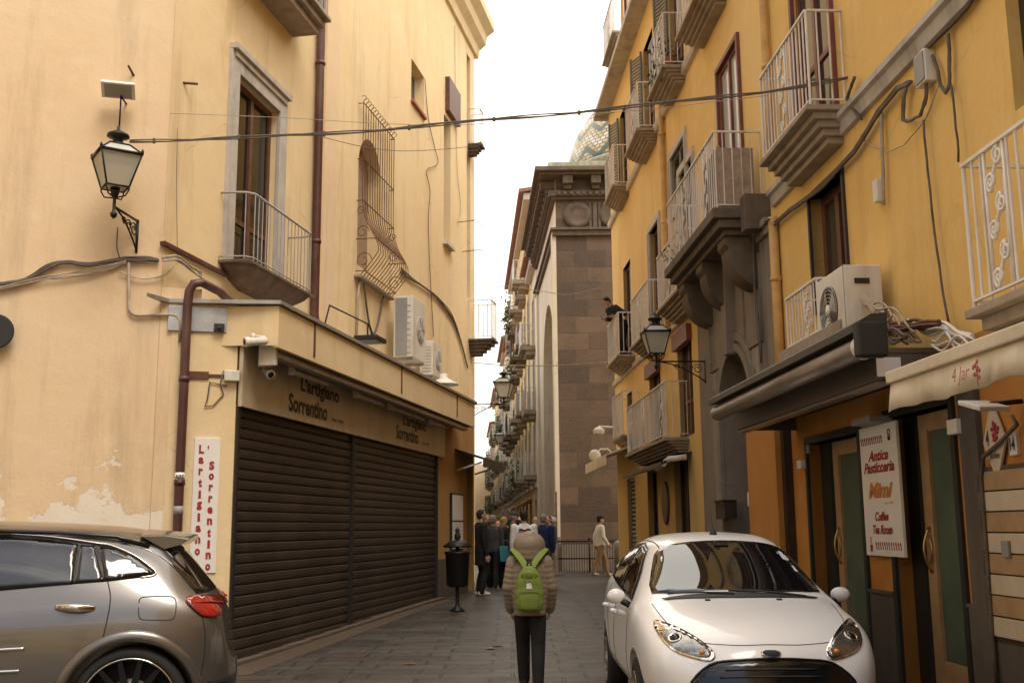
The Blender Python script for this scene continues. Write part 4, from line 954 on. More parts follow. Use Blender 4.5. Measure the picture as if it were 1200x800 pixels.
    for (a, L_, h, pm, lab) in ((29, 17, 8.2, 'yellowish', 'low yellow house directly beyond the corner house on the left'), (46.5, 24, 8.6, 'peach', 'peach house in the middle of the left side of the far street'), (71, 34, 9.0, 'pale', 'long pale house towards the end of the left side'), (105.5, 46, 9.5, 'yellowish', 'yellow house at the very end of the left side')):
        B = thing('old_house', lab, 'house', FQ.p(a, 0, 0), 'old houses along the far street')
        nb = int(L_/4); holes = [(a+L_*(i+.5)/nb-.5, a+L_*(i+.5)/nb+.5, z, z+2) for i in range(nb) for z in (.3, 4.2)]
        mb = MB(); wall(mb, FQ, a, a+L_, 0, h, holes, 0, .2); shell(mb, FQ, a, a+L_, 0, h, 0, 8); mb.build('wall', pm, B)
        for q in holes:
            m = MB(); m.fb(FQ, q[0], q[1], q[2], q[3], -.19, -.1); m.build('window', 'dark_wood', B)
            if q[2] > 1: m = MB(); m.fb(FQ, q[0]-.4, q[1]+.4, q[2]-.25, q[2]-.02, 0, .55); o = m.build('balcony', 'dark_stone', B); railing(FQ, o, q[0]-.38, q[1]+.38, q[2]-.02, .52, 'iron_black', 1.0, .2, r=.016)
        m = MB(); m.prism([FQ.p(a-.05, h, .4), FQ.p(a+L_, h, .4), FQ.p(a+L_, h+.8, -5), FQ.p(a-.05, h+.8, -5)], (0, 0, .18)); m.build('roof', 'roof_tile', B)
    B = thing('end_house', 'hazy cream house that closes the far end of the street', 'house', (-4, 152, 0))
    FE = Facade(-22, 152, R_(90)).side(1); holes = [(x, x+1, z, z+2) for x in range(3, 34, 3) for z in (.3, 4, 7.5)]
    mb = MB(); wall(mb, FE, 0, 36, 0, 10.5, holes, 0, .2); shell(mb, FE, 0, 36, 0, 10.5, 0, 8); mb.build('wall', 'peach', B)
    for q in holes: m = MB(); m.fb(FE, q[0], q[1], q[2], q[3], -.19, -.1); m.build('window', 'slat_green', B)
far_row()
# ---- unseen houses added around the camera to shade the street and fill paint reflections
def rear():
    for (x0, x1, y0, y1, h, m_, lab, nm) in ((-17, -9.5, -26, 6.0, 14.5, 'peach', 'peach house on the left behind the grey car, outside the view', 'added_side_house'), (-12, 14, -48, -36, 12.5, 'yellowish', 'yellow house closing the street behind the viewer', 'added_rear_house')):
        B = thing(nm, lab, 'house', ((x0+x1)/2, (y0+y1)/2, 0)); mb = MB(); mb.box(x0, x1, y0, y1, -.1, h); mb.build('wall', m_, B)
        m = MB(); m.box(x0-.4, x1+.4, y0-.4, y1+.4, h, h+.3); m.build('roof', 'roof_tile', B)
        for z in (.3, 4.2, 8.0):
            n = int((y1-y0)/3.2) if x1 < 0 else int((x1-x0)/3.2)
            for i in range(n):
                m = MB()
                if x1 < 0: y = y0+(y1-y0)*(i+.5)/n; m.box(x1-.1, x1+.04, y-.55, y+.55, z, z+2.2)
                else: x = x0+(x1-x0)*(i+.5)/n; m.box(x-.55, x+.55, y1-.1, y1+.04, z, z+2.2)
                m.build('window', 'glass_dark', B)
rear()
# ================================================================== STREET LAMPS
def lantern(name, label, F, a, h, d0, reach, k=1.0, group='lanterns on wall brackets', z0=.17, turn=0, lt=0):
    """four sided lantern at the end of a scrolled wall bracket"""
    base = F.p(a, h, d0); B = thing(name, label, 'street lamp', base, group)
    up = Vector((0, 0, 1)); n = Matrix.Rotation(turn, 3, 'Z') @ F.n; u = Matrix.Rotation(turn, 3, 'Z') @ F.u; C0 = base+n*reach; LR = Matrix.Rotation(lt, 3, 'Z')
    def sq(r, z): return [C0+LR @ (u*sx+n*sy)*r+up*z for sx, sy in ((-1, -1), (1, -1), (1, 1), (-1, 1))]
    z0 = z0*k; rb, rt = .135*k, .245*k; z1 = z0+.41*k; z2 = z1+.13*k; rc = .12*k
    br = MB(); br.tube([base-up*.42*k, base+up*.02], .018*k, 6); br.tube([base+up*.0, C0+up*.0], .016*k, 6)
    br.tube([base-up*.38*k+n*.01]+[base+n*(reach*t)+up*(-.38*k*(1-t)**1.7) for t in (.15, .3, .5, .7, .9)], .013*k, 6)
    for t, r_ in ((.16, .13), (.38, .10), (.58, .07)):
        c = base+n*(reach*t)-up*(.05+r_*.7)*k
        br.tube([c+(n*math.cos(q)+up*math.sin(q))*r_*k*.75*(1-.7*q/9.4) for q in [9.4*i/24 for i in range(25)]], .009*k, 5)
    br.build('bracket', 'iron_black', B)
    st = MB(); st.lathe(C0-up*.16*k, [(.001, 0), (.035*k, .03*k), (.045*k, .07*k), (.02*k, .10*k), (.02*k, .26*k), (.04*k, .30*k), (.05*k, .32*k), (.06*k, z0+.16*k)], 10)
    for sx, sy in ((-1, -1), (1, -1), (1, 1), (-1, 1)):
        q = LR @ (u*sx+n*sy); st.tube([C0+up*(z0-.13*k), C0+q*rb*.75+up*(z0-.11*k), C0+q*rb*1.0+up*(z0-.04*k), C0+q*rb+up*z0], .010*k, 5)
    st.build('stem', 'iron_black', B)
    fr = MB(); A, Bq, Cq = sq(rb, z0), sq(rt, z1), sq(rc, z2)
    for i in range(4):
        j = (i+1) % 4
        for p, q, r_ in ((A[i], Bq[i], .012), (A[i], A[j], .014), (Bq[i], Bq[j], .020), (Bq[i], Cq[i], .012), (Cq[i], Cq[j], .014)): fr.tube([p, q], r_*k, 5)
        fr.lathe(Bq[i], [(.012*k, 0), (.02*k, .03*k), (.001, .07*k)], 6)
    fr.build('lantern_frame', 'iron_black', B)
    g = MB(); g.loft([sq(rb*.97, z0), sq(rt*.97, z1)], True, True, False); g.build('lantern_glass', 'lamp_glass', B)
    g = MB(); g.loft([sq(rt*.96, z1+.004), sq(rc*.96, z2)], True, True, False); g.build('roof_glass', 'glass_pale', B)
    c = MB(); c.lathe(C0+up*z2, [(rc*.9, -.01), (rc*.75, .03*k), (rc*.5, .06*k), (rc*.5, .09*k), (rc*1.15, .12*k), (rc*1.1, .15*k), (rc*.5, .19*k), (.02*k, .21*k), (.018*k, .25*k), (.001, .28*k)], 14); c.build('cap', 'iron_black', B)
    return B
a, h = FS.px(160, 288, 0)
lantern('street_lamp', 'black four-sided lantern on an ornate bracket on the blank cream wall, largest lamp in view', FS, a, h+.30, 0, .60, .92, z0=.24, turn=R_(-22), lt=R_(40))
a = FR.S(826, 420, 0.06); h = FR.H(826, 422, .06)
lantern('street_lamp', 'black lantern on a scrolled iron arm beside the grey stone portal', FR, a, h-.02, .06, .80, .86, z0=.14)
a = FL.S(551, 470, UP); h = FL.H(551, 474, UP)
lantern('street_lamp', 'black lantern hanging over the street at the far corner of the shuttered shop', FL, a, h, UP, .92, .95)
a = FC.S(606, 523, 0); lantern('street_lamp', 'small lantern deep in the street, above the crowd', FC, a, FC.H(606, 523), 0, 1.1, 1.25)
# ================================================================== LEFT SIDE FITTINGS
def left_fittings():
    U = UP; S, H = FL.S, FL.H
    # solar floodlight over the lamp
    a, h = FS.px(148, 122, .0); b = FS.p(a, h, 0); B = thing('floodlight', 'thin white flat floodlight on a stalk above the big lantern', 'floodlight', b)
    m = MB(); m.tube([FS.p(a, h, 0), FS.p(a-.05, h+.02, .18)], .012, 6); m.tube([FS.p(a-.05, h-.38, .16), FS.p(a-.05, h+.02, .16)], .010, 6); m.build('stalk', 'iron_black', B)
    m = MB(); c = FS.p(a-.08, h+.08, .22); e1 = FS.u*.19; e2 = (FS.n*.85+Vector((0, 0, .35))).normalized()*.13; t = e1.cross(e2).normalized()*.02
    q = [c-e1-e2, c+e1-e2, c+e1+e2, c-e1+e2]; m.prism([p-t for p in q], t*2); m.build('housing', 'plastic_white', B, bevel=.006)
    m = MB(); sg = -1 if t.z > 0 else 1; q = [c-e1*.8-e2*.8, c+e1*.8-e2*.8, c+e1*.8+e2*.8, c-e1*.8+e2*.8]; m.prism([p+t*sg*1.02 for p in q], t*sg*.15); m.build('lens', 'plastic_grey', B)
    # black floodlight on an arm over the canopy
    a, h = FL.px(432, 398, .35); B = thing('floodlight', 'black square floodlight on a bent arm over the shop canopy', 'floodlight', FL.p(a-.9, 4.26, .1))
    m = MB(); m.tube([FL.p(a-1.6, 4.26, .2), FL.p(a-1.6, h+.22, .3), FL.p(a-.05, h+.24, .35), FL.p(a-.05, h+.05, .35)], .013, 6); m.tube([FL.p(a-.05, h+.24, .35), FL.p(a+.1, h+.2, .35), FL.p(a+.14, h+.04, .35)], .012, 6); m.build('arm', 'iron_black', B)
    m = MB(); m.fb(FL, a-.22, a+.26, h-.03, h+.04, .18, .56); m.build('housing', 'black_plastic', B, bevel=.012)
    m = MB(); m.fb(FL, a-.17, a+.21, h-.036, h-.03, .22, .52); m.build('lens', 'plastic_grey', B)
    # air conditioners on the upper wall
    def ac(F, a0, a1, h0, h1, d0, d1, label, fan=True, name='air_conditioner', fa=.42):
        B = thing(name, label, 'air conditioner', F.p((a0+a1)/2, h0, (d0+d1)/2), 'air conditioners')
        m = MB(); m.fb(F, a0, a1, h0, h1, d0, d1); m.build('casing', 'plastic_white', B, bevel=.014)
        L_ = a1-a0; c = a0+L_*(1-fa); r = min((h1-h0)*.42, L_*.3)
        g = MB()
        for q in (1, .8, .6, .4, .2): g.tube([F.p(c+r*q*math.cos(t), (h0+h1)/2+r*q*math.sin(t), d1+.012) for t in [k*.2618 for k in range(25)]], .004, 4)
        for k in range(8): t = k*.785; g.tube([F.p(c, (h0+h1)/2, d1+.014), F.p(c+r*math.cos(t), (h0+h1)/2+r*math.sin(t), d1+.014)], .003, 4)
        g.build('fan_grille', 'plastic_white', B)
        g = MB(); g.lathe(F.p(c, (h0+h1)/2, d1-.001), [(r, 0), (r, .003), (.001, .0031)], 28, F.n); g.build('fan_opening', 'plastic_grey', B)
        g = MB()
        for k in range(5):
            t0 = k*1.2566; P = lambda rr, t, e: F.p(c+rr*math.cos(t), (h0+h1)/2+rr*math.sin(t), d1+e)
            g.add([P(r*.2, t0, .004), P(r*.92, t0+.1, .004), P(r*.92, t0+.85, .008), P(r*.2, t0+.7, .008)], [(0, 1, 2, 3)])
        g.lathe(F.p(c, (h0+h1)/2, d1), [(r*.22, 0), (r*.22, .012), (.001, .016)], 14, F.n); g.build('fan', 'metal_grey', B, solid=.002)
        g = MB(); g.fb(F, a0+.04, a0+.1, h0-.16, h0, d0, d1-.05).fb(F, a1-.1, a1-.04, h0-.16, h0, d0, d1-.05); 
        for x in (a0+.04, a1-.1): q = MB(); q.fb(F, x, x+.05, h0-.05, h0-.002, d0-.1, d1-.03); q.build('bracket', 'metal_grey', B)
        g = MB()   # louvred end panel
        for k in range(9): z = h0+.08+(h1-h0-.16)*k/9; g.fb(F, a0-.008, a0-.001, z, z+.012, d0+.04, d1-.05)
        g.build('end_vents', 'plastic_grey', B)
        return B
    a0 = S(484, 380, U+.62); h0, h1 = H(484, 418, U+.62), H(484, 346, U+.62)
    B = ac(FL, a0, a0+.95, h0, h1, U+.22, U+.62, 'off-white air conditioner with a dark grilled end, high on the left wall above the canopy')
    m = MB(); m.fb(FL, a0-.012, a0-.002, h0+.04, h1-.04, U+.26, U+.50); m.build('end_grille', 'plastic_grey', B)
    a0 = S(510, 420, U+.5); ac(FL, a0, a0+.8, H(512, 440, U+.5), H(512, 400, U+.5), U+.15, U+.45, 'weathered white air conditioner behind the larger one on the left wall')
    # white dish lamp on the canopy
    a, h = FL.px(520, 447, .25); B = thing('dish_lamp', 'white enamel dish lamp lying over the canopy below the air conditioners', 'lamp', FL.p(a, 4.27, .25))
    m = MB(); m.lathe(FL.p(a, h-.05, .25), [(.001, .22), (.07, .21), (.08, .12), (.14, .09), (.30, .0), (.31, -.02), (.28, -.01), (.1, .06), (.001, .07)][::-1], 20); m.build('shade', 'plastic_white', B)
    m = MB(); m.tube([FL.p(a, 4.24, .25), FL.p(a, h+.12, .25)], .02, 7); m.build('stem', 'metal_grey', B)
    m = MB(); m.fb(FL, S(470, 430, .1), S(512, 448, .1), 4.27, 4.31, -.2, .38); simple(m, 'metal_sheet', 'galvanised', 'loose pale metal sheet on the canopy roof under the air conditioner', 'metal sheet', bevel=.004)
    # bellied iron window grille
    a0, a1 = S(419, 200, U), S(456, 200, U); ht, hb = H(420, 118, U), H(416, 318, U)-.05
    B = thing('window_grille', 'rusty bellied iron grille with scrolls in front of the arched niche', 'window grille', FL.p((a0+a1)/2, hb, U))
    def bel(t):  # outward distance along the height, t 0 bottom .. 1 top
        return .10+.34*math.exp(-((t-.13)/.15)**2)*(1 if t > .13 else max(0, (t/.13))**.6) if t < .75 else .10
    N = 13; m = MB()
    for i in range(N+1):
        a = a0+(a1-a0)*i/N; m.tube([FL.p(a, hb+(ht-hb)*t, U+bel(t)) for t in [k/24 for k in range(25)]], .009, 5)
        c = FL.p(a, ht+.05, U+.10); m.tube([c+(FL.n*math.cos(q)+Vector((0, 0, 1))*math.sin(q))*.05 for q in [-1.5+k*.5 for k in range(9)]], .006, 4)
    m.build('grille_bars', 'iron_rust', B)
    for t in (.02, .20, .42, .66, .985): m = MB(); e = bel(t)+.008; z = hb+(ht-hb)*t; m.tube([FL.p(a0, z, U), FL.p(a0, z, U+e), FL.p(a1, z, U+e), FL.p(a1, z, U)], .010, 5); m.build('cross_bar', 'iron_rust', B)
    for a in (a0, a1):
        m = MB()
        for (t, r_) in ((.08, .16), (.24, .13), (.36, .09)):
            c = (U+r_*.9, hb+(ht-hb)*t); m.tube([FL.p(a, c[1]+r_*(1-.75*q/8)*math.sin(q), c[0]+r_*(1-.75*q/8)*math.cos(q)) for q in [8*k/22 for k in range(23)]], .008, 5)
        m.build('side_scroll', 'iron_rust', B)
    # window box under the grille & hose
    m = MB(); m.fb(FL, a0-.1, a1+.1, hb-.06, hb-.01, U, U+.12); simple(m, 'window_ledge', 'slab_stone', 'stone shelf carrying the foot of the bellied grille', 'ledge', bevel=.005)
    m = MB(); m.tube([FL.p(a0+.1, hb-.05, U+.05), FL.p(a0+.0, hb-.4, U+.05), FL.p(a0-.02, hb-1.5, U+.04)], .025, 6); simple(m, 'hose', 'cable_pale', 'pale hose hanging down from the foot of the grille', 'hose')
    m = MB(); m.tube([FL.p(a0+.3+1.2*t, hb-.1-.95*math.sin(math.pi*t)*(1-.2*t), U+.06) for t in [k/14 for k in range(15)]], .022, 6); simple(m, 'cable_loop', 'cable_dark', 'dark cable hanging in a loop between the grille and the air conditioner', 'cable')
    # wall plate, junction box
    h0, h1 = FS.H(230, 388, .04), FS.H(230, 359, .04); x0, x1 = FS.S(197, 375, .04), FS.S(266, 375, .04)
    m = MB(); m.fb(FS, x0, x1, h0, h1, .015, .04); simple(m, 'metal_plate', 'galvanised', 'dull galvanised plate behind the elbow of the brown downpipe', 'metal plate', bevel=.003)
    m = MB(); x, z = FS.px(257, 384, .06); m.fb(FS, x-.06, x+.06, z-.05, z+.05, .041, .08).fb(FS, x-.025, x+.025, z-.02, z+.02, .0802, .10); simple(m, 'switch_box', 'black_plastic', 'small black switch box on the galvanised plate', 'switch box', bevel=.005)
    x, z = FS.px(272, 440, .08); m = MB(); m.fb(FS, x-.09, x+.09, z-.065, z+.065, .03, .10); simple(m, 'junction_box', 'plastic_white', 'small white junction box at the upper corner of the roller shutter', 'junction box', bevel=.012)
    m = MB(); x0 = FS.S(222, 437, .03); m.fb(FS, x0, x-.09, z-.012, z+.018, .013, .03); m.fb(FS, x0-.02, x0+.22, z-.04, z+.045, .013, .035); simple(m, 'iron_bar', 'iron_rust', 'rusty flat bar bolted across the corner beside the white junction box', 'iron bar')
    m = MB(); pts = [(262, 434), (258, 450), (262, 462), (250, 475), (240, 476), (243, 468), (246, 447), (256, 450), (266, 452)]
    m.tube([FS.p(*FS.px(x_, y_, .03), .03) for x_, y_ in pts], .008, 5); simple(m, 'loose_cable', 'cable_dark', 'loose cable hooked under the white junction box', 'cable')
    def cam(x, y, F, d, aim, label, L=.28):
        a, h = F.px(x, y, d); c = F.p(a, h, d); aim = Vector(aim).normalized(); B = thing('security_camera', label, 'security camera', c, 'white security cameras')
        m = MB(); m.lathe(c-aim*L*.5, [(.03, 0), (.048, .02), (.05, L*.75), (.058, L*.8), (.058, L), (.045, L+.001)], 14, aim); m.build('camera_body', 'plastic_white', B)
        m = MB(); m.lathe(c+aim*(L*.5+.001), [(.04, 0), (.038, .006), (.001, .012)], 12, aim); m.build('camera_lens', 'gloss_black', B)
        m = MB(); m.tube([c-aim*L*.35, c-aim*L*.35+Vector((0, 0, .05)), c-aim*L*.4-F.n*.14+Vector((0, 0, .06))], .016, 7); m.lathe(c-aim*L*.4-F.n*.16+Vector((0, 0, .06)), [(.045, 0), (.045, .02), (.02, .035)], 12, F.n); m.build('camera_mount', 'plastic_white', B)
    cam(300, 400, FL, .30, (-.75, -.5, -.12), 'white security camera tucked under the near corner of the canopy')
    cam(314, 436, FL, .22, (.45, -.6, -.35), 'white security camera beside the sign board, pointing down the shutter', .2)
    # rolled awning under the canopy, with arms
    B = thing('awning', 'rolled-up awning with folded pale arms under the left canopy', 'awning', FL.p(5, 3.5, .36))
    m = MB(); m.tube([FL.p(.2, 3.66, .34), FL.p(10.3, 3.66, .34)], .075, 12); m.build('roller', 'awning_tube', B)
    m = MB(); m.fb(FL, .2, 10.3, 3.60, 3.64, .38, .43); m.build('front_bar', 'metal_grey', B)
    for (x0, y0, x1, y1) in ((340, 427, 381, 448), (415, 459, 447, 474), (455, 478, 495, 491), (503, 496, 522, 505)):
        s0, s1 = S(x0, y0, .26), S(x1, y1, .26); m = MB(); m.fb(FL, s0, s1, 3.52, 3.57, .26, .31); m.fb(FL, s0-.03, s0+.04, 3.50, 3.62, .25, .32); m.build('folding_arm', 'awning_pale', B, bevel=.006)
    m = MB(); m.fb(FL, .12, .19, 3.5, 3.76, .2, .42); m.build('end_cap', 'plastic_white', B, bevel=.01)
    # vertical name board
    x0, x1 = FS.S(225, 590, .03), FS.S(255.5, 590, .03); h1, h0 = FS.H(240, 513, .03), FS.H(240, 671, .03)
    bd = MB(); bd.fb(FS, x0, x1, h0, h1, .013, .03); bo = simple(bd, 'name_board', 'sign_white', 'narrow white board with red lettering running downwards beside the shutter', 'sign', bevel=.002)
    BASE[bo.name] = bo.location.copy(); W_ = x1-x0
    for (w, xf, yt, yb) in (("L'artigiano", .28, 526, 646), ('Sorrentino', .70, 545, 664)):
        n = len(w); k = 0; ws = w.replace("'", '')
        T, Bt = FS.H(240, yt, .03), FS.H(240, yb, .03)
        m = MB()
        for i, ch in enumerate(ws):
            z = T+(Bt-T)*i/(len(ws)-1); hh = {'l': .105, 'L': .105, 't': .10, 'i': .10, 'g': .10, 'S': .105}.get(ch, .078)
            wd = {'i': .04, 't': .05, 'r': .06}.get(ch, .072)
            text(ch, FS.p(x0+W_*xf, z, .031), FS.u, (0, 0, 1), wd*W_/.36, hh*.95, mb=m, bold=.05)
            if ch == 'L': text("'", FS.p(x0+W_*xf+.075, z+.02, .031), FS.u, (0, 0, 1), .016, .04, mb=m, bold=.05)
        m.build('lettering', 'ink_red', bo)
    # round black sign on the frame edge
    a, h = FS.px(-6, 388, .12); m = MB(); m.lathe(FS.p(a, h, .10), [(.19, 0), (.2, .01), (.2, .03), (.19, .035)], 28, FS.n)
    B = thing('round_sign', 'black round plate on the cream wall at the left edge', 'sign', FS.p(a, h-.2, 0)); m.build('disc', 'black_plastic', B)
    m = MB(); m.tube([FS.p(a, h, 0), FS.p(a, h, .1)], .02, 6); m.build('mount', 'iron_black', B)
    # conduit
    pts = [(151, 306), (151, 362), (154, 367), (160, 369.5), (200, 368.5), (207, 370), (211, 377), (211, 400)]
    m = MB(); m.tube([FS.p(*FS.px(x_, y_, .03), .03) for x_, y_ in pts], .019, 8); simple(m, 'conduit', 'cable_pale', 'pale electrical conduit bending under the big lantern to the downpipe', 'conduit')
    # notice board and street-end stuff
    s0, s1 = S(529, 610, .04), S(542.5, 610, .04); m = MB(); m.fb(FL, s0, s1, H(536, 645, .04), H(536, 578, .04), .0, .05); nb = simple(m, 'notice_board', 'black_plastic', 'white notice board with two panels on the orange wall past the shutters', 'notice board'); BASE[nb.name] = nb.location.copy()
    hb, ht = H(536, 645, .04), H(536, 578, .04)
    for (u, v) in ((.04, .5), (.53, .97)): m = MB(); m.fb(FL, s0+.05, s1-.05, hb+(ht-hb)*u, hb+(ht-hb)*v, .05, .058); m.build('panel', 'sign_white', nb)
    # small dark awning at the far end of the shop front, with lamps
    B = thing('small_awning', 'small dark awning with pale arms over the doorway past the shutters', 'awning', FL.p(12.6, 2.9, .4))
    m = MB(); p = FL.p; m.hexa([p(10.9, 3.22, .0), p(13.0, 3.22, .0), p(13.0, 3.02, .62), p(10.9, 3.02, .62), p(10.9, 3.27, .0), p(13.0, 3.27, .0), p(13.0, 3.06, .64), p(10.9, 3.06, .64)]); m.build('canopy', 'awning_black', B)
    m = MB(); 
    for i in range(7): m.fb(FL, 10.9+.3*i, 10.9+.3*i+.29, 2.86+.03*(i % 2), 3.03, .625, .635)
    m.build('valance', 'awning_black', B)
    for x in (11.0, 12.8): m = MB(); m.tube([p(x, 2.80, .02), p(x, 2.97, .58)], .022, 6); m.build('folding_arm', 'plastic_white', B)
left_fittings()
def bin_():
    G = gpt(536, 716); B = thing('litter_bin', 'black cast litter bin on a post at the corner of the shuttered shop', 'litter bin', G)
    m = MB(); m.lathe(G, [(.13, 0), (.13, .03), (.05, .08), (.035, .12), (.035, 1.15), (.05, 1.17), (.03, 1.21), (.06, 1.28), (.05, 1.33), (.03, 1.36), (.045, 1.40), (.001, 1.46)], 14); m.build('post', 'iron_black', B)
    m = MB(); m.lathe(G+Vector((0, 0, .0)), [(.15, .42), (.19, .45), (.215, .98), (.235, 1.0), (.235, 1.03), (.20, 1.03), (.18, .5), (.001, .48)], 18); m.build('bin_body', 'iron_black', B)
    m = MB(); m.lathe(G, [(.001, 1.18), (.12, 1.17), (.25, 1.10), (.26, 1.13), (.13, 1.22), (.001, 1.23)], 18); m.build('lid', 'iron_black', B)
bin_()
def manhole():
    G = gpt(407, 764); m = MB(); m.box(G.x-.22, G.x+.22, G.y-.16, G.y+.16, G.z-.03, G.z+.012)
    for i in range(5): m.box(G.x-.19, G.x+.19, G.y-.13+i*.06, G.y-.11+i*.06, G.z+.012, G.z+.018)
    simple(m, 'drain_cover', 'dado', 'small square metal cover set in the paving before the shutters', 'cover')
manhole()
# ================================================================== RIGHT SIDE FITTINGS
def right_fittings():
    S, H, p = FR.S, FR.H, FR.p; n = FR.n
    # black cassette awning over the pastry shop
    a1 = S(838, 477, 1.0); a0 = S(1006, 390, 1.08); hc = 2.98
    B = thing('cassette_awning', 'black cassette awning with a bronze tube over the brown shop canopy', 'awning', p((a0+a1)/2, 2.8, .6))
    m = MB(); m.prism([p(a0, 2.98, .86), p(a0, 3.10, .86), p(a0, 3.09, .98), p(a0, 3.03, 1.08), p(a0, 2.97, 1.08), p(a0, 2.98, .80)], FR.u*(a1-a0)); m.build('hood', 'awning_black', B, bevel=.01)
    m = MB(); m.tube([p(a0+.12, 2.87, .98), p(a1-.02, 2.87, .98)], .085, 16); m.build('roller', 'awning_tube', B)
    m = MB(); m.fb(FR, a0-.005, a0+.10, 2.77, 3.04, .86, 1.09); m.build('end_cap', 'black_plastic', B, bevel=.02)
    m = MB(); m.lathe(p(a0+.1, 2.87, .98), [(.095, .0), (.095, .10), (.06, .11), (.06, .01)], 16, FR.u); m.build('motor_cover', 'plastic_white', B)
    # brown boxed canopy below
    C_ = thing('shop_canopy', 'brown metal boxed canopy over the doors of the pastry shop', 'canopy', p(9.5, 2.6, .4))
    x0, x1 = S(1026, 425, .72), S(858, 500, .78); t0, t1 = H(1040, 441, .72), H(1040, 408, .72)
    m = MB(); m.fb(FR, x0, x1, t0, t1, .66, .72).fb(FR, x0, x0+.05, t0, t1, .0, .658); m.build('fascia', 'awning_brown', C_, bevel=.01)
    m = MB(); m.fb(FR, x0, x1, t1+.0, t1+.05, -.01, .78); m.build('top_sheet', 'awning_brown', C_, bevel=.008)
    m = MB(); m.fb(FR, x0+.01, x1-.01, t0+.14, t0+.17, .0, .655); m.build('soffit', 'dark_wood', C_)
    m = MB(); m.fb(FR, x0+.02, x1-.02, t0-.03, t0-.003, .60, .70); m.build('lower_rail', 'awning_tube', C_)
    m = MB(); m.fb(FR, x1, x1+.03, t0, t1, -.0, .7); m.build('end_panel', 'awning_brown', C_)
    m = MB(); m.fb(FR, x0-.008, x0-.001, t0+.03, t1-.03, .52, .715); m.build('stained_plate', 'sign_white', C_)
    # cream awning at the right
    d = 1.15; a1 = S(1038, 455, d); a0 = 1.4; hb = H(1038, 449, d)
    B = thing('awning', 'dirty cream awning with a scalloped lettered valance at the right edge', 'awning', p((a0+a1)/2, hb, .6))
    m = MB(); m.fb(FR, a0, a1, hb-.005, hb+.075, d-.08, d); m.build('front_bar', 'awning_cloth', B, bevel=.01)
    m = MB(); N = 90; top, bot = [], []
    for i in range(N+1):
        a = a1-.02-(a1-a0-.04)*i/N; top.append(p(a, hb-.005, d-.03)); w_ = .025*math.sin(i*.55)+.015*math.sin(i*1.7+1)
        bot.append(p(a+.01*math.sin(i*.9), hb-.195+.009*math.sin(i*.33)+.006*math.sin(i*.83), d-.01+w_*.6))
    mid = [(t+b)/2+n*(.012*math.sin(i*.8)) for i, (t, b) in enumerate(zip(top, bot))]
    m.loft([top, mid, bot], False, False); m.build('valance', 'awning_cloth', B, solid=.006)
    m = MB(); m.prism([p(a0, hb+.03, d-.08), p(a0, hb+.07, d-.08), p(a0, hb+.17, .10), p(a0, hb+.12, .10)], FR.u*(a1-a0-.03)); m.build('cloth', 'awning_cloth', B)
    m = MB(); m.fb(FR, a0, a1-.05, hb+.10, hb+.20, .0, .16); m.build('cassette', 'awning_black', B, bevel=.02)
    for x in (a1-.35, a0+.4): m = MB(); m.tube([p(x, hb+.1, .1), p(x-.25, hb+.05, .6), p(x, hb+.01, d-.1)], .025, 8); m.build('folding_arm', 'awning_pale', B)
    def wr(st, x, y, w, h, mt, sh=0, dd=d, bold=.02, F=FR, parent=None, mb=None):
        a, z = F.px(x, y, dd); return text(st, F.p(a, z, dd+.022), -F.u, (0, 0, 1), w, h, bold=bold, shear=sh, mb=mb)
    m = wr('4 Jar', 1131, 440, .22, .105, None, .3, d+.02, 0); m.build('valance_lettering', 'ink_faded', B)
    a, z = FR.px(1148, 433, d+.02); m = MB()
    for k in range(9): t = k*2.4; m.lathe(p(a+.018*math.cos(t)*math.sqrt(k)*.8, z+.018*math.sin(t)*math.sqrt(k), d+.035), [(.014, 0), (.014, .003), (.001, .0031)], 8, n)
    m.fb(FR, a-.004, a+.004, z-.09, z, d+.035, d+.038); m.build('valance_emblem', 'ink_faded', B)
    # pastry shop sign
    h1, h0 = H(1030, 497, .05), H(1032, 651, .05); a1, a0 = S(1011, 575, .05), S(1054.5, 575, .05)
    bd = MB(); bd.fb(FR, a0, a1, h0, h1, .02, .05); bo = simple(bd, 'shop_sign', 'sign_white', 'white upright sign board of the pastry shop between its two doors', 'sign', bevel=.003); BASE[bo.name] = bo.location.copy()
    W_, HH = a1-a0, h1-h0; ca = (a0+a1)/2
    def ln(st, f, w, hh, mt, sh=.35, bold=.03, off=0): text(st, p(ca+off, h1-HH*f, .051), -FR.u, (0, 0, 1), W_*w, HH*hh, bold=bold, shear=sh).build('lettering', mt, bo)
    ln('Antica', .235, .55, .085, 'ink_red'); ln('Pasticceria', .325, .82, .085, 'ink_red'); ln('Mimi', .50, .66, .12, 'ink_orange', .35, .04); ln('dal 1992', .60, .22, .02, 'ink_orange', 0, 0, -W_*.22)
    ln('Coffee', .70, .36, .07, 'ink_red'); ln('Tea Room', .80, .52, .07, 'ink_red')
    m = MB()
    for (y, x0_, x1_) in ((.115, .06, .62), (.925, .30, .94)):
        for i in range(12):
            a = a1-W_*(x0_+(x1_-x0_)*i/11); zc = h1-HH*y
            m.tube([p(a+.012*math.sin(t), zc+.028*HH/.95*math.cos(t/2)*(1 if t < 6.3 else -1), .054) for t in [k*.7 for k in range(10)]], .0028, 4)
    m.build('scroll_border', 'ink_red', bo)
    m = MB(); zc = h1-HH*.925; a = a1-W_*.16; m.lathe(p(a, zc-.03, .052), [(.001, 0), (.001, .001)], 6, n)
    m.prism([p(a+.02, zc-.055, .051), p(a-.02, zc-.055, .051), p(a-.032, zc+.01, .051), p(a+.032, zc+.01, .051)], n*.003); m.tube([p(a, zc+.02, .054), p(a+.008, zc+.04, .054), p(a-.004, zc+.06, .054), p(a, zc+.085, .054)], .004, 4)
    m.build('cup_emblem', 'ink_red', bo)
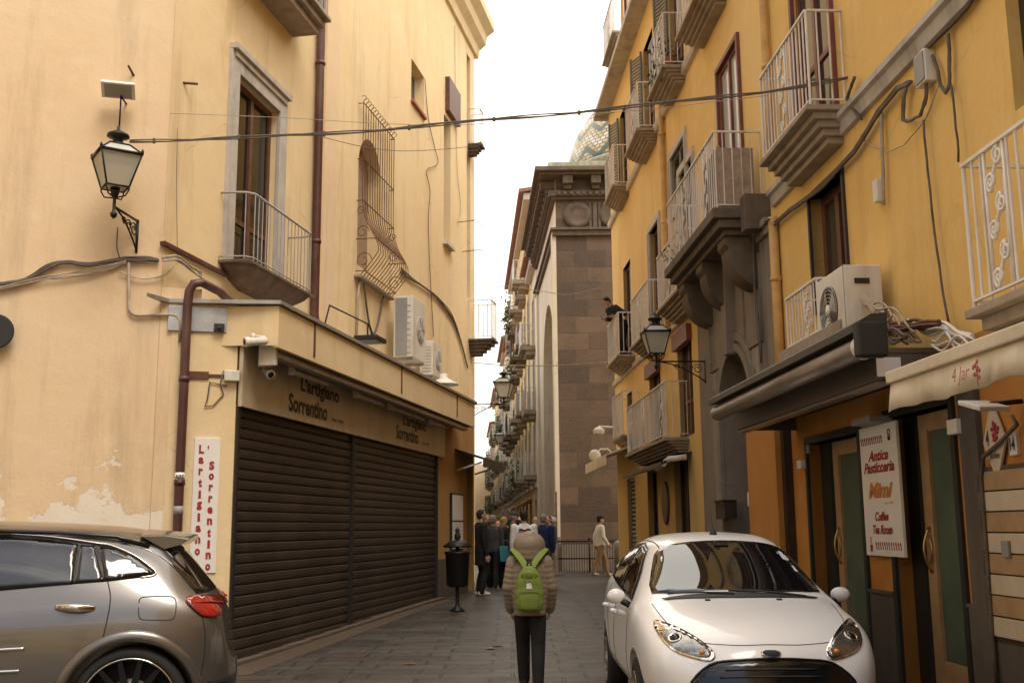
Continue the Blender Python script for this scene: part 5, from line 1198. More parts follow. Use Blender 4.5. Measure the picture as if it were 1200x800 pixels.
    m = MB(); zc = h1-HH*.10; a = a0+W_*.18; m.prism([p(a+.022, zc-.045, .051), p(a-.022, zc-.045, .051), p(a-.035, zc-.005, .051), p(a+.035, zc-.005, .051)], n*.003)
    for k in range(6): m.lathe(p(a+.03*math.cos(k*1.05), zc+.03+.025*math.sin(k*1.05), .051), [(.011, 0), (.011, .003), (.001, .0031)], 8, n)
    m.build('cupcake_emblem', 'ink_dark', bo)
    m = MB(); m.fb(FR, S(1034, 494, .1), S(1012, 502, .1), H(1020, 497, .12), H(1020, 493, .12)+.03, .0, .22); simple(m, 'sign_light', 'plastic_grey', 'flat grey strip light over the pastry sign', 'light', bevel=.006)
    # white wall boxes
    for (x, y, w_, hh, lab) in ((1116, 500, .17, .12, 'white box-shaped wall lamp right of the second shop door'), (937, 544, .16, .10, 'white wall lamp left of the first shop door'), (940, 526, .08, .1, 'small grey bell plate above the wall lamp by the first door')):
        a, z = FR.px(x, y, .08); m = MB(); m.fb(FR, a-w_/2, a+w_/2, z-hh/2, z+hh/2, .0, .09 if hh > .1 or w_ > .1 else .03); simple(m, 'wall_lamp' if w_ > .1 else 'bell_plate', 'plastic_white' if w_ > .1 else 'plastic_grey', lab, 'wall lamp' if w_ > .1 else 'bell plate', bevel=.008)
    # diamond sign
    a, z = FR.px(1163, 517, .05); r1, r2 = .17, .30; m = MB(); m.prism([p(a, z-r2, .02), p(a-r1, z, .02), p(a, z+r2, .02), p(a+r1, z, .02)], n*.02)
    ds = simple(m, 'diamond_sign', 'sign_cream', 'cream diamond-shaped sign with a red flower under the cream awning', 'sign', bevel=.003); BASE[ds.name] = ds.location.copy()
    text('4', p(a+.09, z+.03, .041), -FR.u, (0, 0, 1), .045, .12, bold=.01, shear=.1).build('lettering', 'ink_dark', ds)
    text('Jolies', p(a-.0, z-.11, .041), -FR.u, (0, 0, 1), .16, .06, bold=.01, shear=.3).build('lettering', 'ink_dark', ds)
    m = MB()
    for k in range(12): t = k*2.4; m.lathe(p(a-.035+.017*math.cos(t)*math.sqrt(k), z+.07+.02*math.sin(t)*math.sqrt(k), .041), [(.018, 0), (.018, .002+.0003*k), (.001, .0024+.0003*k)], 8, n)
    m.fb(FR, a-.04, a-.03, z-.06, z+.05, .0405, .043); m.build('flower_emblem', 'ink_red', ds)
    a, z = FR.px(1185, 520, .04); m = MB(); m.fb(FR, a-.055, a+.055, z-.08, z+.08, .0, .03); pl = simple(m, 'house_number_plate', 'sign_white', 'small white number plate right of the diamond sign', 'number plate', bevel=.003); BASE[pl.name] = pl.location.copy()
    text('14', p(a, z, .031), -FR.u, (0, 0, 1), .07, .09, bold=.03).build('lettering', 'ink_dark', pl)
    # slanted floodlight under the cream awning
    a, z = FR.px(1153, 480, .3); B = thing('floodlight', 'flat pale floodlight under the cream awning, above the diamond sign', 'floodlight', p(a, z, .0))
    m = MB(); q = [p(a-.18, z-.03, .2), p(a+.14, z+.05, .2), p(a+.14, z+.05, .42), p(a-.18, z-.03, .42)]; m.prism(q, (0, 0, .035)); m.build('housing', 'plastic_white', B, bevel=.008)
    m = MB(); m.tube([p(a, z+.06, .02), p(a, z+.04, .25)], .02, 6); m.build('bracket', 'iron_black', B)
    # cable that falls from it along the dark strip
    m = MB(); m.tube([p(*FR.px(x_, y_, .06), .06) for x_, y_ in ((1186, 487), (1192, 497), (1170, 520), (1152, 535), (1150, 560), (1156, 640), (1163, 745), (1168, 800))], .016, 6); simple(m, 'cable', 'cable_dark', 'dark cable running down the wall left of the slatted panel', 'cable')
    # air conditioner on the low balcony
    dd = .46; a0 = S(990, 350, dd); a1 = S(957, 355, dd); h0, h1 = H(990, 392, dd), H(990, 308, dd)
    B = thing('air_conditioner', 'large cream air conditioner standing on the low balcony over the black awning', 'air conditioner', p(a0, h0, .2), 'air conditioners')
    m = MB(); m.fb(FR, a0, a1, h0, h1, .10, dd); m.build('casing', 'plastic_white', B, bevel=.014)
    c = a0+(a1-a0)*.55; z = (h0+h1)/2-.03; r = (h1-h0)*.36
    g = MB()
    for q in (1, .85, .7, .55, .4, .25): g.tube([p(c+r*q*math.cos(t), z+r*q*math.sin(t), dd+.012) for t in [k*.2618 for k in range(25)]], .005, 4)
    g.build('fan_grille', 'metal_grey', B); g = MB(); g.lathe(p(c, z, dd), [(r*1.02, 0), (r*1.02, .004), (.001, .0041)], 28, n); g.build('fan_opening', 'black_plastic', B)
    g = MB()
    for k in range(3):
        t0 = k*2.094; P = lambda rr, t, e: p(c+rr*math.cos(t), z+rr*math.sin(t), dd+e); g.add([P(r*.2, t0, .006), P(r*.92, t0+.1, .006), P(r*.92, t0+1.3, .009), P(r*.2, t0+1.0, .009)], [(0, 1, 2, 3)])
    g.lathe(p(c, z, dd+.004), [(r*.25, 0), (r*.25, .014), (.001, .02)], 14, n); g.build('fan', 'plastic_white', B, solid=.002)
    g = MB(); g.fb(FR, a0-.012, a0, h1-.18, h1-.13, .22, .36); g.build('grip_recess', 'black_plastic', B)
    g = MB(); g.fb(FR, a0+.005, a0+.011, h0, h1, dd-.1, dd+.003); g.build('panel_seam', 'plastic_grey', B)
    # tangle of cables and rubble bag on the canopy
    rnd = random.Random(5); m = MB()
    def tangle(mb, x0, y0, x1, y1, n_, r, dd=.3, amp=10, seed=1):
        q = random.Random(seed)
        for i in range(n_):
            ox, oy = q.uniform(-amp, amp)*.3, q.uniform(-amp, amp)*.4; f1, f2 = q.uniform(1, 4), q.uniform(0, 6); A = q.uniform(.3, 1)*amp
            pts = [(x0+(x1-x0)*t+ox, y0+(y1-y0)*t+oy+A*math.sin(f1*math.pi*t+f2)*math.sin(math.pi*t)) for t in [k/12 for k in range(13)]]
            e = dd+q.uniform(-.08, .08); mb.tube([p(*FR.px(x_, y_, e), e) for x_, y_ in pts], r*q.uniform(.7, 1.2), 5)
    tangle(m, 1015, 352, 1075, 395, 7, .010, .3, 16, 2); simple(m, 'cable_tangle', 'cable_pale', 'pale loops of cable behind the air conditioner', 'cables')
    m = MB(); tangle(m, 1022, 385, 1100, 378, 9, .014, .3, 7, 3); simple(m, 'dry_branches', 'iron_rust', 'bundle of reddish dry sticks lying on the canopy behind the cassette', 'branches')
    m = MB(); tangle(m, 1065, 378, 1140, 395, 6, .017, .25, 8, 4); tangle(m, 1090, 400, 1140, 400, 4, .011, .3, 14, 6); simple(m, 'cable_tangle', 'plastic_white', 'white cables lying along the wall above the cream awning', 'cables')
    # small black cable tangle on the torn plaster
    m = MB(); tangle(m, 1010, 395, 1060, 398, 6, .012, .4, 16, 9); simple(m, 'cable_tangle', 'cable_dark', 'dark cables looping over the end of the black cassette', 'cables')
    # junction box and cable runs on the ochre wall
    a, z = FR.px(1079, 80, .09); B = thing('junction_box', 'grey junction box on the ochre wall under the diagonal moulding', 'junction box', p(a, z-.12, 0))
    m = MB(); m.fb(FR, a-.10, a+.10, z-.15, z+.14, .0, .10); m.build('box_body', 'plastic_white', B, bevel=.01); m = MB(); m.fb(FR, a-.09, a+.09, z-.13, z+.12, .10, .112); m.build('lid', 'plastic_grey', B, bevel=.004)
    def run(name, label, pts, r, mt, n_=1, spread=2, dd=.04, group=None, cat='cable'):
        m = MB(); q = random.Random(len(pts)*7+int(pts[0][0]))
        for i in range(n_):
            ox, oy = q.uniform(-spread, spread), q.uniform(-spread, spread); P = []
            for j in range(len(pts)-1):
                for t in (0, .33, .66): P.append((pts[j][0]+(pts[j+1][0]-pts[j][0])*t+ox+q.uniform(-.6, .6), pts[j][1]+(pts[j+1][1]-pts[j][1])*t+oy+q.uniform(-.8, .8)))
            P.append(pts[-1]); e = dd+q.uniform(0, .03); m.tube([p(*FR.px(x_, y_, e), e) for x_, y_ in P], r*q.uniform(.8, 1.2), 5)
        return simple(m, name, mt, label, cat, group=group)
    run('cable_bundle', 'thick dark cable bundle climbing under the grey moulding of the near right house', [(900, 268), (925, 247), (960, 222), (1000, 178), (1030, 130), (1050, 105), (1068, 96)], .016, 'cable_dark', 4, 2.2)
    run('cable_bundle', 'dark cable bundle climbing from the junction box to the top right', [(1082, 62), (1105, 40), (1135, 8), (1150, -15)], .014, 'cable_dark', 3, 2)
    run('cable', 'looped cable hanging beneath the junction box', [(1085, 95), (1085, 115), (1078, 135), (1065, 142), (1058, 140), (1059, 115), (1062, 103)], .013, 'cable_dark', 2, 1)
    run('cable', 'looped cable hanging to the right of the junction box', [(1092, 66), (1098, 78), (1102, 100), (1108, 109), (1113, 100), (1113, 70), (1111, 40)], .013, 'cable_dark', 2, 1)
    run('cable', 'thin cable dropping from the bundle to the small switch box', [(1032, 130), (1034, 180), (1036, 240)], .012, 'cable_pale', 2, 1)
    run('cable', 'long thin cable dropping down the ochre wall to the canopy', [(1083, 140), (1088, 200), (1096, 270), (1104, 330), (1112, 380)], .009, 'cable_dark')
    run('cable', 'thin cable hanging from the moulding toward the right balcony', [(1113, 100), (1118, 150), (1123, 190)], .009, 'cable_dark')
    run('cable', 'slack thin cable sagging across the ochre wall below the junction box', [(1008, 158), (1020, 170), (1040, 178), (1060, 170), (1085, 140), (1100, 100)], .006, 'cable_pale')
    run('cable_bundle', 'cable bundle hanging down in front of the stone portal', [(900, 258), (888, 262), (882, 275), (882, 320), (886, 370), (892, 425)], .013, 'cable_dark', 3, 1.5, .12)
    run('cable', 'cables gathered at the iron hook that holds the overhead bundle', [(1003, 92), (998, 105), (994, 118), (1000, 128), (1010, 140)], .012, 'cable_dark', 3, 2, .06)
    a, z = FR.px(1026, 224, .06); m = MB(); m.fb(FR, a-.05, a+.05, z-.11, z+.11, 0, .07); simple(m, 'switch_box', 'plastic_white', 'small white switch box on the ochre wall left of the thin cables', 'switch box', bevel=.008)
    # mail box and intercom of the portal
    a, z = FR.px(847, 597, .2); m = MB(); m.fb(FR, a-.28, a+.28, z-.13, z+.12, .062, .24).fb(FR, a-.30, a+.30, z+.12, z+.14, .062, .27).fb(FR, a-.2, a+.2, z+.03, z+.045, .24, .245); simple(m, 'letter_box', 'dark_wood', 'dark brown letter box on the grey stone left of the portal door', 'letter box', bevel=.008)
    a, z = FR.px(881, 591, .08); m = MB(); m.fb(FR, a-.10, a+.06, z-.20, z+.18, .062, .075).fb(FR, a-.06, a+.07, z-.02, z+.17, .075, .12); simple(m, 'intercom', 'plastic_white', 'white intercom on the grey stone right of the portal door', 'intercom', bevel=.006)
    # round plaque, awning arm, dome camera, globe lamp, small awning
    a, z = FR.px(778.5, 589, .05); m = MB(); m.lathe(p(a, z, .0), [(.30, 0), (.32, .02), (.30, .05), (.24, .04), (.001, .05)], 26, n)
    for i, v in enumerate(m.v): m.v[i] = Vector((v.x, v.y, z+(v.z-z)*1.35))
    simple(m, 'oval_plaque', 'brown_wood', 'dark oval plaque between the doors of the far shop', 'plaque')
    B = thing('shop_awning', 'folded dark awning with a pale arm under the lowest long balcony', 'awning', p(20, 3, .3)); hh = LV['h0']-.42
    b0, b1 = LV['L0a'][0]-.2, LV['L0a'][1]-.1
    m = MB(); m.prism([p(b0, hh+.12, 0), p(b0, hh+.16, 0), p(b0, hh-.02, .55), p(b0, hh-.08, .55)], FR.u*(b1-b0)); m.build('hood', 'awning_black', B)
    m = MB(); m.tube([p(b0, hh-.06, .5), p(b1, hh-.06, .5)], .045, 10); m.build('roller', 'awning_pale', B)
    m = MB(); m.tube([p(b0-.1, hh+.05, .12), p(b0-.05, hh+.02, .42), p(b0+.9, hh-.1, .46)], .05, 8); m.build('folding_arm', 'plastic_white', B)
    B = thing('shop_awning', 'small cream awning at the far end of the ochre row', 'awning', p(27, 3, .3)); hh = FR.H(720, 533, .5)
    b0, b1 = S(733, 540, .3), 28.8
    m = MB(); m.prism([p(b0, hh+.22, 0), p(b0, hh+.27, 0), p(b0, hh-.0, .75), p(b0, hh-.04, .75)], FR.u*(b1-b0)); m.build('cloth', 'awning_cloth', B)
    m = MB()
    for i in range(8): w_ = (b1-b0)/8; m.fb(FR, b0+w_*i, b0+w_*i+w_*.94, hh-.24, hh-.04, .74, .755)
    m.build('valance', 'awning_cloth', B)
    a = 28.7; z = H(716, 500, .3); B = thing('dome_camera', 'white dome camera on an arm at the far corner of the ochre row', 'security camera', p(a, z, 0))
    m = MB(); m.tube([p(a, z+.16, 0), p(a, z+.18, .38), p(a, z+.10, .38)], .03, 8); m.build('arm', 'plastic_white', B)
    m = MB(); m.lathe(p(a, z-.14, .38), [(.001, 0), (.08, .03), (.115, .10), (.12, .13)], 16); m.build('dome', 'plastic_grey', B); m = MB(); m.lathe(p(a, z, .38), [(.15, -.02), (.16, .08), (.10, .14), (.04, .17)], 16); m.build('housing', 'plastic_white', B)
    z = H(716, 524, .4); B = thing('globe_lamp', 'white globe lamp on a curved arm below the dome camera', 'wall lamp', p(a, z, 0))
    m = MB(); m.tube([p(a, z, 0), p(a, z+.14, .15), p(a, z+.14, .35), p(a, z, .48)], .022, 8); m.build('arm', 'plastic_white', B)
    m = MB(); m.ell(p(a, z-.03, .50), .16, .16, .16, 20, 12); m.build('globe', 'plastic_white', B)
    # bollard
    G = gpt(725, 674); m = MB(); m.lathe(G, [(.12, 0), (.12, .9), (.10, .98), (.001, 1.02)], 16); simple(m, 'bollard', 'shutter_grey', 'grey bollard at the far end of the ochre row', 'bollard')
    # plants
    def plant(c, n_, sx, sz, s_, name, label, mt='leaf', seed=1, pot=True):
        B = thing(name, label, 'plant', c); q = random.Random(seed); m = MB()
        for k in range(n_):
            v = Vector((q.gauss(0, sx), q.gauss(0, sx), abs(q.gauss(0, sz)) if q.random() < .6 else -abs(q.gauss(0, sz*.6)))); s1 = s_*q.uniform(.6, 1.4)
            n1 = Vector((q.random()-.5, q.random()-.5, q.random()-.5)).normalized(); n2 = n1.orthogonal().normalized(); o = c+v+Vector((0, 0, .22)); m.add([o-n1*s1, o+n2*s1*.4, o+n1*s1, o-n2*s1*.4], [(0, 1, 2, 3)])
        m.build('foliage', mt, B)['kind'] = 'stuff'
        m = MB(); m.lathe(c, [(.08, 0), (.12, .2), (.13, .22), (.10, .22), (.10, .19), (.001, .18)], 14); m.build('pot', 'terracotta', B)
    b = LV['L2b']
    plant(p(b[1]-.25, b[2]+.02, .24), 130, .14, .30, .06, 'balcony_plant', 'leafy plant at the far corner of an upper balcony', seed=2)
    plant(p(b[0]+.9, b[2]+.02, .24), 110, .16, .26, .06, 'balcony_plant', 'trailing plant in the middle of an upper balcony railing', 'leaf_pale', 3); plant(p(b[0]+.3, b[2]+.02, .24), 90, .13, .22, .05, 'balcony_plant', 'bushy plant at the near corner of an upper balcony', 'leaf', 4)
    b = LV['L1a']; plant(p(b[1]-.15, b[2]+.01, .45), 80, .14, .16, .05, 'balcony_plant', 'small green plant at the far corner of the big stone balcony', 'leaf_pale', 5)
right_fittings()
# ================================================================== OVERHEAD WIRES
def wires():
    def wire(name, label, pts, y0, y1, r, mt, n_=1, sp=2.2, knots=0, seed=0):
        q = random.Random(seed); m = MB(); xs = [a for a, b in pts]
        for i in range(n_):
            P = []; ph = q.uniform(0, 6); N = 60
            for k in range(N+1):
                x = xs[0]+(xs[-1]-xs[0])*k/N; j = max(0, min(len(xs)-2, sum(1 for v in xs[1:-1] if v <= x))); t = (x-xs[j])/(xs[j+1]-xs[j])
                y = pts[j][1]+(pts[j+1][1]-pts[j][1])*t; u = k/N; y += sp*math.sin(ph+u*24+i)*.4*(n_ > 1)
                P.append(at_y(x, y, y0+(y1-y0)*u))
            m.tube(P, r, 5)
            for c in P[2::7][:knots]: m.ell(c, r*2.6, r*2.6, r*2.6, 6, 4)
        return simple(m, name, mt, label, 'cable')
    def curve(pts):   # smooth pixel path
        out = []
        for i in range(len(pts)-1):
            p0, p1, p2, p3 = pts[max(i-1, 0)], pts[i], pts[i+1], pts[min(i+2, len(pts)-1)]
            for t in (0, .25, .5, .75):
                out.append(tuple(.5*(2*p1[k]+(p2[k]-p0[k])*t+(2*p0[k]-5*p1[k]+4*p2[k]-p3[k])*t*t+(-p0[k]+3*p1[k]-3*p2[k]+p3[k])*t**3) for k in (0, 1)))
        return out+[pts[-1]]
    wire('overhead_cable_bundle', 'twisted cable bundle slung across the street between the two houses', curve([(152, 166), (230, 163), (380, 157), (560, 142), (720, 127), (900, 107), (1006, 90)]), 11.9, 10.4, .008, 'cable_dark', 4, 4.2, 6, 1)
    wire('overhead_wire', 'thin pale wire crossing just over the twisted bundle', curve([(200, 133), (330, 138), (430, 144), (530, 147), (620, 140), (760, 128), (900, 112)]), 12.2, 11, .004, 'cable_pale')
    wire('overhead_wire', 'thin wire sagging below the bundle towards the sky gap', curve([(375, 160), (430, 173), (480, 177), (550, 172), (600, 162), (720, 132)]), 16.5, 24, .006, 'cable_dark')
    wire('overhead_wire', 'short wire crossing in front of the church flank', curve([(556, 425), (600, 428), (655, 428), (712, 424)]), 26, 27.5, .012, 'cable_pale')
    wire('overhead_wire', 'wire crossing from the church cornice to the tall yellow house', curve([(556, 333), (600, 336), (640, 342), (668, 345), (708, 336)]), 27, 27, .009, 'cable_pale')
    # cable bundles on the blank side wall
    def run(F, name, label, pts, r, mt, n_, spread, dd=.03, seed=1):
        m = MB(); q = random.Random(seed); pts = curve(pts)
        for i in range(n_):
            ox, oy = 0, q.uniform(-spread, spread); e = dd+q.uniform(0, .03); f = q.uniform(.1, .4); ph = q.uniform(0, 6)
            m.tube([F.p(*F.px(x, y+oy+spread*.5*math.sin(ph+f*j*2)+q.uniform(-.4, .4), e), e) for j, (x, y) in enumerate(pts)], r*q.uniform(.7, 1.3), 5)
        return simple(m, name, mt, label, 'cable')
    run(FS, 'cable_bundle', 'rope-like cable bundle sagging across the blank cream wall', [(-8, 333), (30, 327), (55, 313), (80, 307), (105, 309), (140, 304), (170, 303), (186, 305)], .013, 'cable_dark', 5, 1.8, seed=4)
    run(FS, 'cable_bundle', 'paler lower cables sagging below the rope-like bundle on the blank wall', [(-8, 341), (40, 328), (70, 325), (100, 320), (125, 314), (148, 308)], .008, 'cable_pale', 4, 2.5, seed=5)
    run(FL, 'cable_bundle', 'tangled cables curving over the elbow of the brown downpipe', [(190, 303), (205, 303), (216, 308), (226, 315), (236, 323)], .010, 'cable_pale', 6, 2.6, UP+.1, 6)
    run(FS, 'cable', 'thin cable drooping from the lantern foot under the bundle', [(140, 318), (165, 327), (190, 324), (204, 312)], .006, 'cable_pale', 2, 1.0, seed=7)
    run(FS, 'cable', 'two thin cables hanging beside the lantern bracket', [(138, 268), (137, 290), (140, 302)], .007, 'cable_dark', 2, 1, seed=8)
    run(FL, 'cable_bundle', 'cable bundle running down the left house past the air conditioners', [(470, 316), (482, 326), (500, 338), (516, 352), (530, 372), (540, 400), (548, 430)], .016, 'cable_dark', 4, 2.5, UP+.03, 9)
    run(FL, 'cable', 'meandering cable on the wall above the grille window', [(498, 92), (502, 140), (510, 175), (513, 192), (500, 200), (504, 225), (502, 270), (508, 395)], .008, 'cable_dark', 1, .5, UP+.02, 10)
    run(FL, 'cable', 'thin upright cable near the far edge of the left house', [(533, 30), (534, 120), (536, 200), (540, 245), (536, 260)], .010, 'cable_pale', 2, 1.2, UP+.02, 11)
    run(FL, 'cable', 'thin cable line dropping down the near edge of the left house', [(208, 150), (207, 220), (208, 300)], .004, 'cable_dark', 1, .2, UP+.02, 12)
wires()
# ================================================================== CHURCH RAILING, PEDESTAL
def church_rail():
    y0 = 33.9; zb = gz(33.9); B = thing('iron_fence', 'dark iron fence along the foot of the church', 'fence', (3, y0, zb)); x0, x1 = at_y(652, 650, y0).x, 3.4
    m = MB()
    for z in (.98, .45): m.tube([(x0, y0, zb+z), (x1, y0, zb+z)], .025, 6)
    m.build('rail', 'iron_black', B)
    for i in range(3): m = MB(); x = x0+(x1-x0)*i/2; m.tube([(x, y0, zb), (x, y0, zb+1.02)], .035, 6); m.ell((x, y0, zb+1.05), .05, .05, .05, 8, 6); m.build('post', 'iron_black', B)
    m = MB()
    for i in range(26): x = x0+(x1-x0)*i/26; m.tube([(x, y0, zb), (x, y0, zb+.97)], .010, 4, False)
    m.build('bars', 'iron_black', B)
    m = MB(); x = at_y(652, 600, 33.5).x; m.tube([(x, 33.5, zb), (x, 33.5, zb+2.5)], .03, 6); simple(m, 'thin_post', 'iron_rust', 'thin tall post at the corner of the iron fence', 'post')
    P = at_y(645, 640, 33.2); m = MB(); m.box(P.x-.2, P.x+.2, 33.0, 33.4, zb, zb+.85)
    m.lathe((P.x, 33.2, zb+.85), [(.22, 0), (.22, .06), (.12, .14), (.13, .4), (.10, .62), (.22, .74), (.20, .84), (.05, .9)], 12); simple(m, 'stone_pedestal', 'slab_stone', 'carved pale stone stump on a block at the church corner', 'pedestal', bevel=.02)
church_rail()
# ================================================================== CARS
def spline(tab, x):
    if x <= tab[0][0]: return tab[0][1]
    if x >= tab[-1][0]: return tab[-1][1]
    for i in range(len(tab)-1):
        if tab[i][0] <= x <= tab[i+1][0]:
            x0, y0 = tab[i]; x1, y1 = tab[i+1]; xm, ym = tab[i-1] if i else (2*x0-x1, 2*y0-y1); xp, yp = tab[i+2] if i+2 < len(tab) else (2*x1-x0, 2*y1-y0)
            t = (x-x0)/(x1-x0); m0 = (y1-ym)/(x1-xm)*(x1-x0); m1 = (yp-y0)/(xp-x0)*(x1-x0)
            return (2*t**3-3*t*t+1)*y0+(t**3-2*t*t+t)*m0+(-2*t**3+3*t*t)*y1+(t**3-t*t)*m1
def bake(o):
    dg = bpy.context.evaluated_depsgraph_get(); dg.update(); me = bpy.data.meshes.new_from_object(o.evaluated_get(dg)); o.modifiers.clear(); old = o.data; o.data = me
    bpy.data.meshes.remove(old); return o
def car_body(stations, name, material, parent, wheels, wr, front_push=.06, rear_push=.05):
    """stations: list of 9-point half sections (x,y,z), front first; mirrored, capped, subdivided"""
    bm = bmesh.new(); G = []
    for st in stations:
        L = [bm.verts.new(p) for p in st]; Rr = [L[0]]+[bm.verts.new((p[0], -p[1], p[2])) for p in st[1:-1]]+[L[-1]]; G.append((L, Rr))
    for i in range(len(G)-1):
        for (a, b, fl) in ((G[i][0], G[i+1][0], 0), (G[i][1], G[i+1][1], 1)):
            for k in range(8):
                q = [a[k], a[k+1], b[k+1], b[k]]; bm.faces.new(q if not fl else q[::-1])
    for (L, Rr), push in ((G[0], front_push), (G[-1], -rear_push)):
        cols = {}
        for nm, S_ in (('L', L), ('R', Rr)):
            for k, (lo, hi) in enumerate(((0, 8), (1, 7), (2, 6))):
                if nm == 'R' and k == 0: cols[(nm, 0)] = cols[('L', 0)]; continue
                a, b = S_[lo], S_[hi]; mids = []
                for t in (.36, .7):
                    c = a.co.lerp(b.co, t); c.x += push*(1-.25*k)*(1 if t < .5 else .75); mids.append(bm.verts.new(c))
                cols[(nm, k)] = [a]+mids+[b]
            o3 = [S_[3].co.lerp(S_[5].co, 0)]
            for k in range(2):
                A, Bc = cols[(nm, k)], cols[(nm, k+1)]
                for j in range(3): bm.faces.new([A[j], Bc[j], Bc[j+1], A[j+1]])
            C2 = cols[(nm, 2)]
            bm.faces.new([C2[0], S_[3], C2[1]]); bm.faces.new([C2[1], S_[3], S_[4], C2[2]]); bm.faces.new([C2[2], S_[4], S_[5], C2[3]])
    bmesh.ops.recalc_face_normals(bm, faces=bm.faces)
    me = bpy.data.meshes.new(name); bm.to_mesh(me); bm.free(); me.materials.append(MATS[material])
    o = bpy.data.objects.new(name, me); col.objects.link(o)
    q = o.modifiers.new('s', 'SUBSURF'); q.levels = 4; q.render_levels = 4
    bake(o)
    # wheel arches
    cb = MB()
    for (x, z) in wheels:
        for s in (-1, 1):
            t = MB(); t.lathe((x, s*.55, z), [(wr, 0), (wr, .6*1)], 48, (0, s, 0)); cb.v += []; k = len(cb.v); cb.v += t.v; cb.f += [[i+k for i in f] for f in t.f]; cb.sm += t.sm
    c = cb.build('cutter', material, None); q = o.modifiers.new('b', 'BOOLEAN'); q.operation = 'DIFFERENCE'; q.object = c; q.solver = 'EXACT'; bake(o)
    bpy.data.objects.remove(c)
    bm = bmesh.new(); bm.from_mesh(o.data); 
    for f in bm.faces: f.smooth = True
    for e in bm.edges:
        if len(e.link_faces) == 2 and e.calc_face_angle(0) > R_(38): e.smooth = False
    tree = BVHTree.FromBMesh(bm); bm.to_mesh(o.data); bm.free(); o.parent = parent
    return o, tree
def inside(p, poly):
    c = False; n = len(poly)
    for i in range(n):
        (x0, y0), (x1, y1) = poly[i], poly[(i+1) % n]
        if (y0 > p[1]) != (y1 > p[1]) and p[0] < (x1-x0)*(p[1]-y0)/(y1-y0)+x0: c = not c
    return c
def smooth_loop(pts, n=6, closed=True):
    out = []; N = len(pts)
    for i in range(N if closed else N-1):
        g = lambda k: pts[k % N] if closed else pts[max(0, min(N-1, k))]
        p0, p1, p2, p3 = g(i-1), g(i), g(i+1), g(i+2)
        for t in [k/n for k in range(n)]:
            out.append(tuple(.5*(2*p1[k]+(p2[k]-p0[k])*t+(2*p0[k]-5*p1[k]+4*p2[k]-p3[k])*t*t+(-p0[k]+3*p1[k]-3*p2[k]+p3[k])*t**3) for k in range(len(p1))))
    return out
def patch(tree, mapfn, poly, sp, name, m, parent, eps=.004, thick=.004, smooth=0, mirror=False, smoothit=True):
    """skin laid over the body inside a 2-D outline; mapfn turns outline coordinates into a ray"""
    if smooth: poly = smooth_loop(poly, smooth)
    P = []
    for i in range(len(poly)):
        a, b = Vector(poly[i]), Vector(poly[(i+1) % len(poly)]); n = max(1, int((b-a).length/sp))
        P += [a+(b-a)*k/n for k in range(n)]
    nb = len(P); xs = [p.x for p in P]; ys = [p.y for p in P]; pts = list(P); y = min(ys)+sp*.5
    while y < max(ys):
        x = min(xs)+sp*.5
        while x < max(xs):
            if inside((x, y), [tuple(p) for p in P]) and min((Vector((x, y))-p).length for p in P) > sp*.45: pts.append(Vector((x, y)))
            x += sp
        y += sp
    vs, es, fs, _, _, _ = delaunay_2d_cdt(pts, [(i, (i+1) % nb) for i in range(nb)], [], 1, 1e-6)
    V, ok = [], []
    for v in vs:
        o, d = mapfn(v.x, v.y); hit = tree.ray_cast(o, d)
        if hit[0] is None:
            near = tree.find_nearest(o+d*1.0) if False else None
            ok.append(False); V.append(None); continue
        nrm = hit[1] if hit[1].dot(d) < 0 else -hit[1]
        V.append(hit[0]-d*eps*1.25); ok.append(True)
    good = [v for v in V if v is not None]
    if not good: return None
    fs = [f for f in fs if all(ok[i] for i in f)]
    mp_, out = {}, []
    for i, v in enumerate(V):
        if v is not None: mp_[i] = len(out); out.append(v)
    objs = []
    for sgn in ((1, -1) if mirror else (1,)):
        me = bpy.data.meshes.new(name); vv = [Vector((v.x, v.y*sgn, v.z)) for v in out]; me.from_pydata(vv, [], [[mp_[i] for i in (f if sgn > 0 else f[::-1])] for f in fs])
        for p in me.polygons: p.use_smooth = True
        me.materials.append(MATS[m]); o = bpy.data.objects.new(name, me); col.objects.link(o); o.parent = parent
        bm = bmesh.new(); bm.from_mesh(me); bmesh.ops.recalc_face_normals(bm, faces=bm.faces)
        for _ in range(6 if smoothit else 0): bmesh.ops.smooth_vert(bm, verts=[v for v in bm.verts if not v.is_boundary], factor=.5, use_axis_x=True, use_axis_y=True, use_axis_z=True)
        # face outwards
        c = sum((f.normal.dot((f.calc_center_median()-Vector((0, 0, .6))) ) for f in bm.faces), 0)
        if c < 0: bmesh.ops.reverse_faces(bm, faces=bm.faces)
        bm.to_mesh(me); bm.free()
        q = o.modifiers.new('s', 'SOLIDIFY'); q.thickness = thick; q.offset = 1; objs.append(o)
    return objs
def seam(tree, mapfn, line, r, name, m, parent, mirror=False, smooth=5, closed=False, eps=0.0):
    pts = smooth_loop(line, smooth, closed); pts = pts+([pts[0]] if closed else [line[-1]]); V = []
    for a, b in zip(pts[:-1], pts[1:]):
        n = max(1, int(math.hypot(b[0]-a[0], b[1]-a[1])/.05))
        for k in range(n):
            o, d = mapfn(a[0]+(b[0]-a[0])*k/n, a[1]+(b[1]-a[1])*k/n); h = tree.ray_cast(o, d)
            if h[0] is not None: V.append(h[0]+(h[1] if h[1].dot(d) < 0 else -h[1])*eps)
    if len(V) < 2: return
    for s in ((1, -1) if mirror else (1,)):
        mb = MB(); mb.tube([Vector((v.x, v.y*s, v.z)) for v in V], r, 6); o = mb.build(name, m, parent)
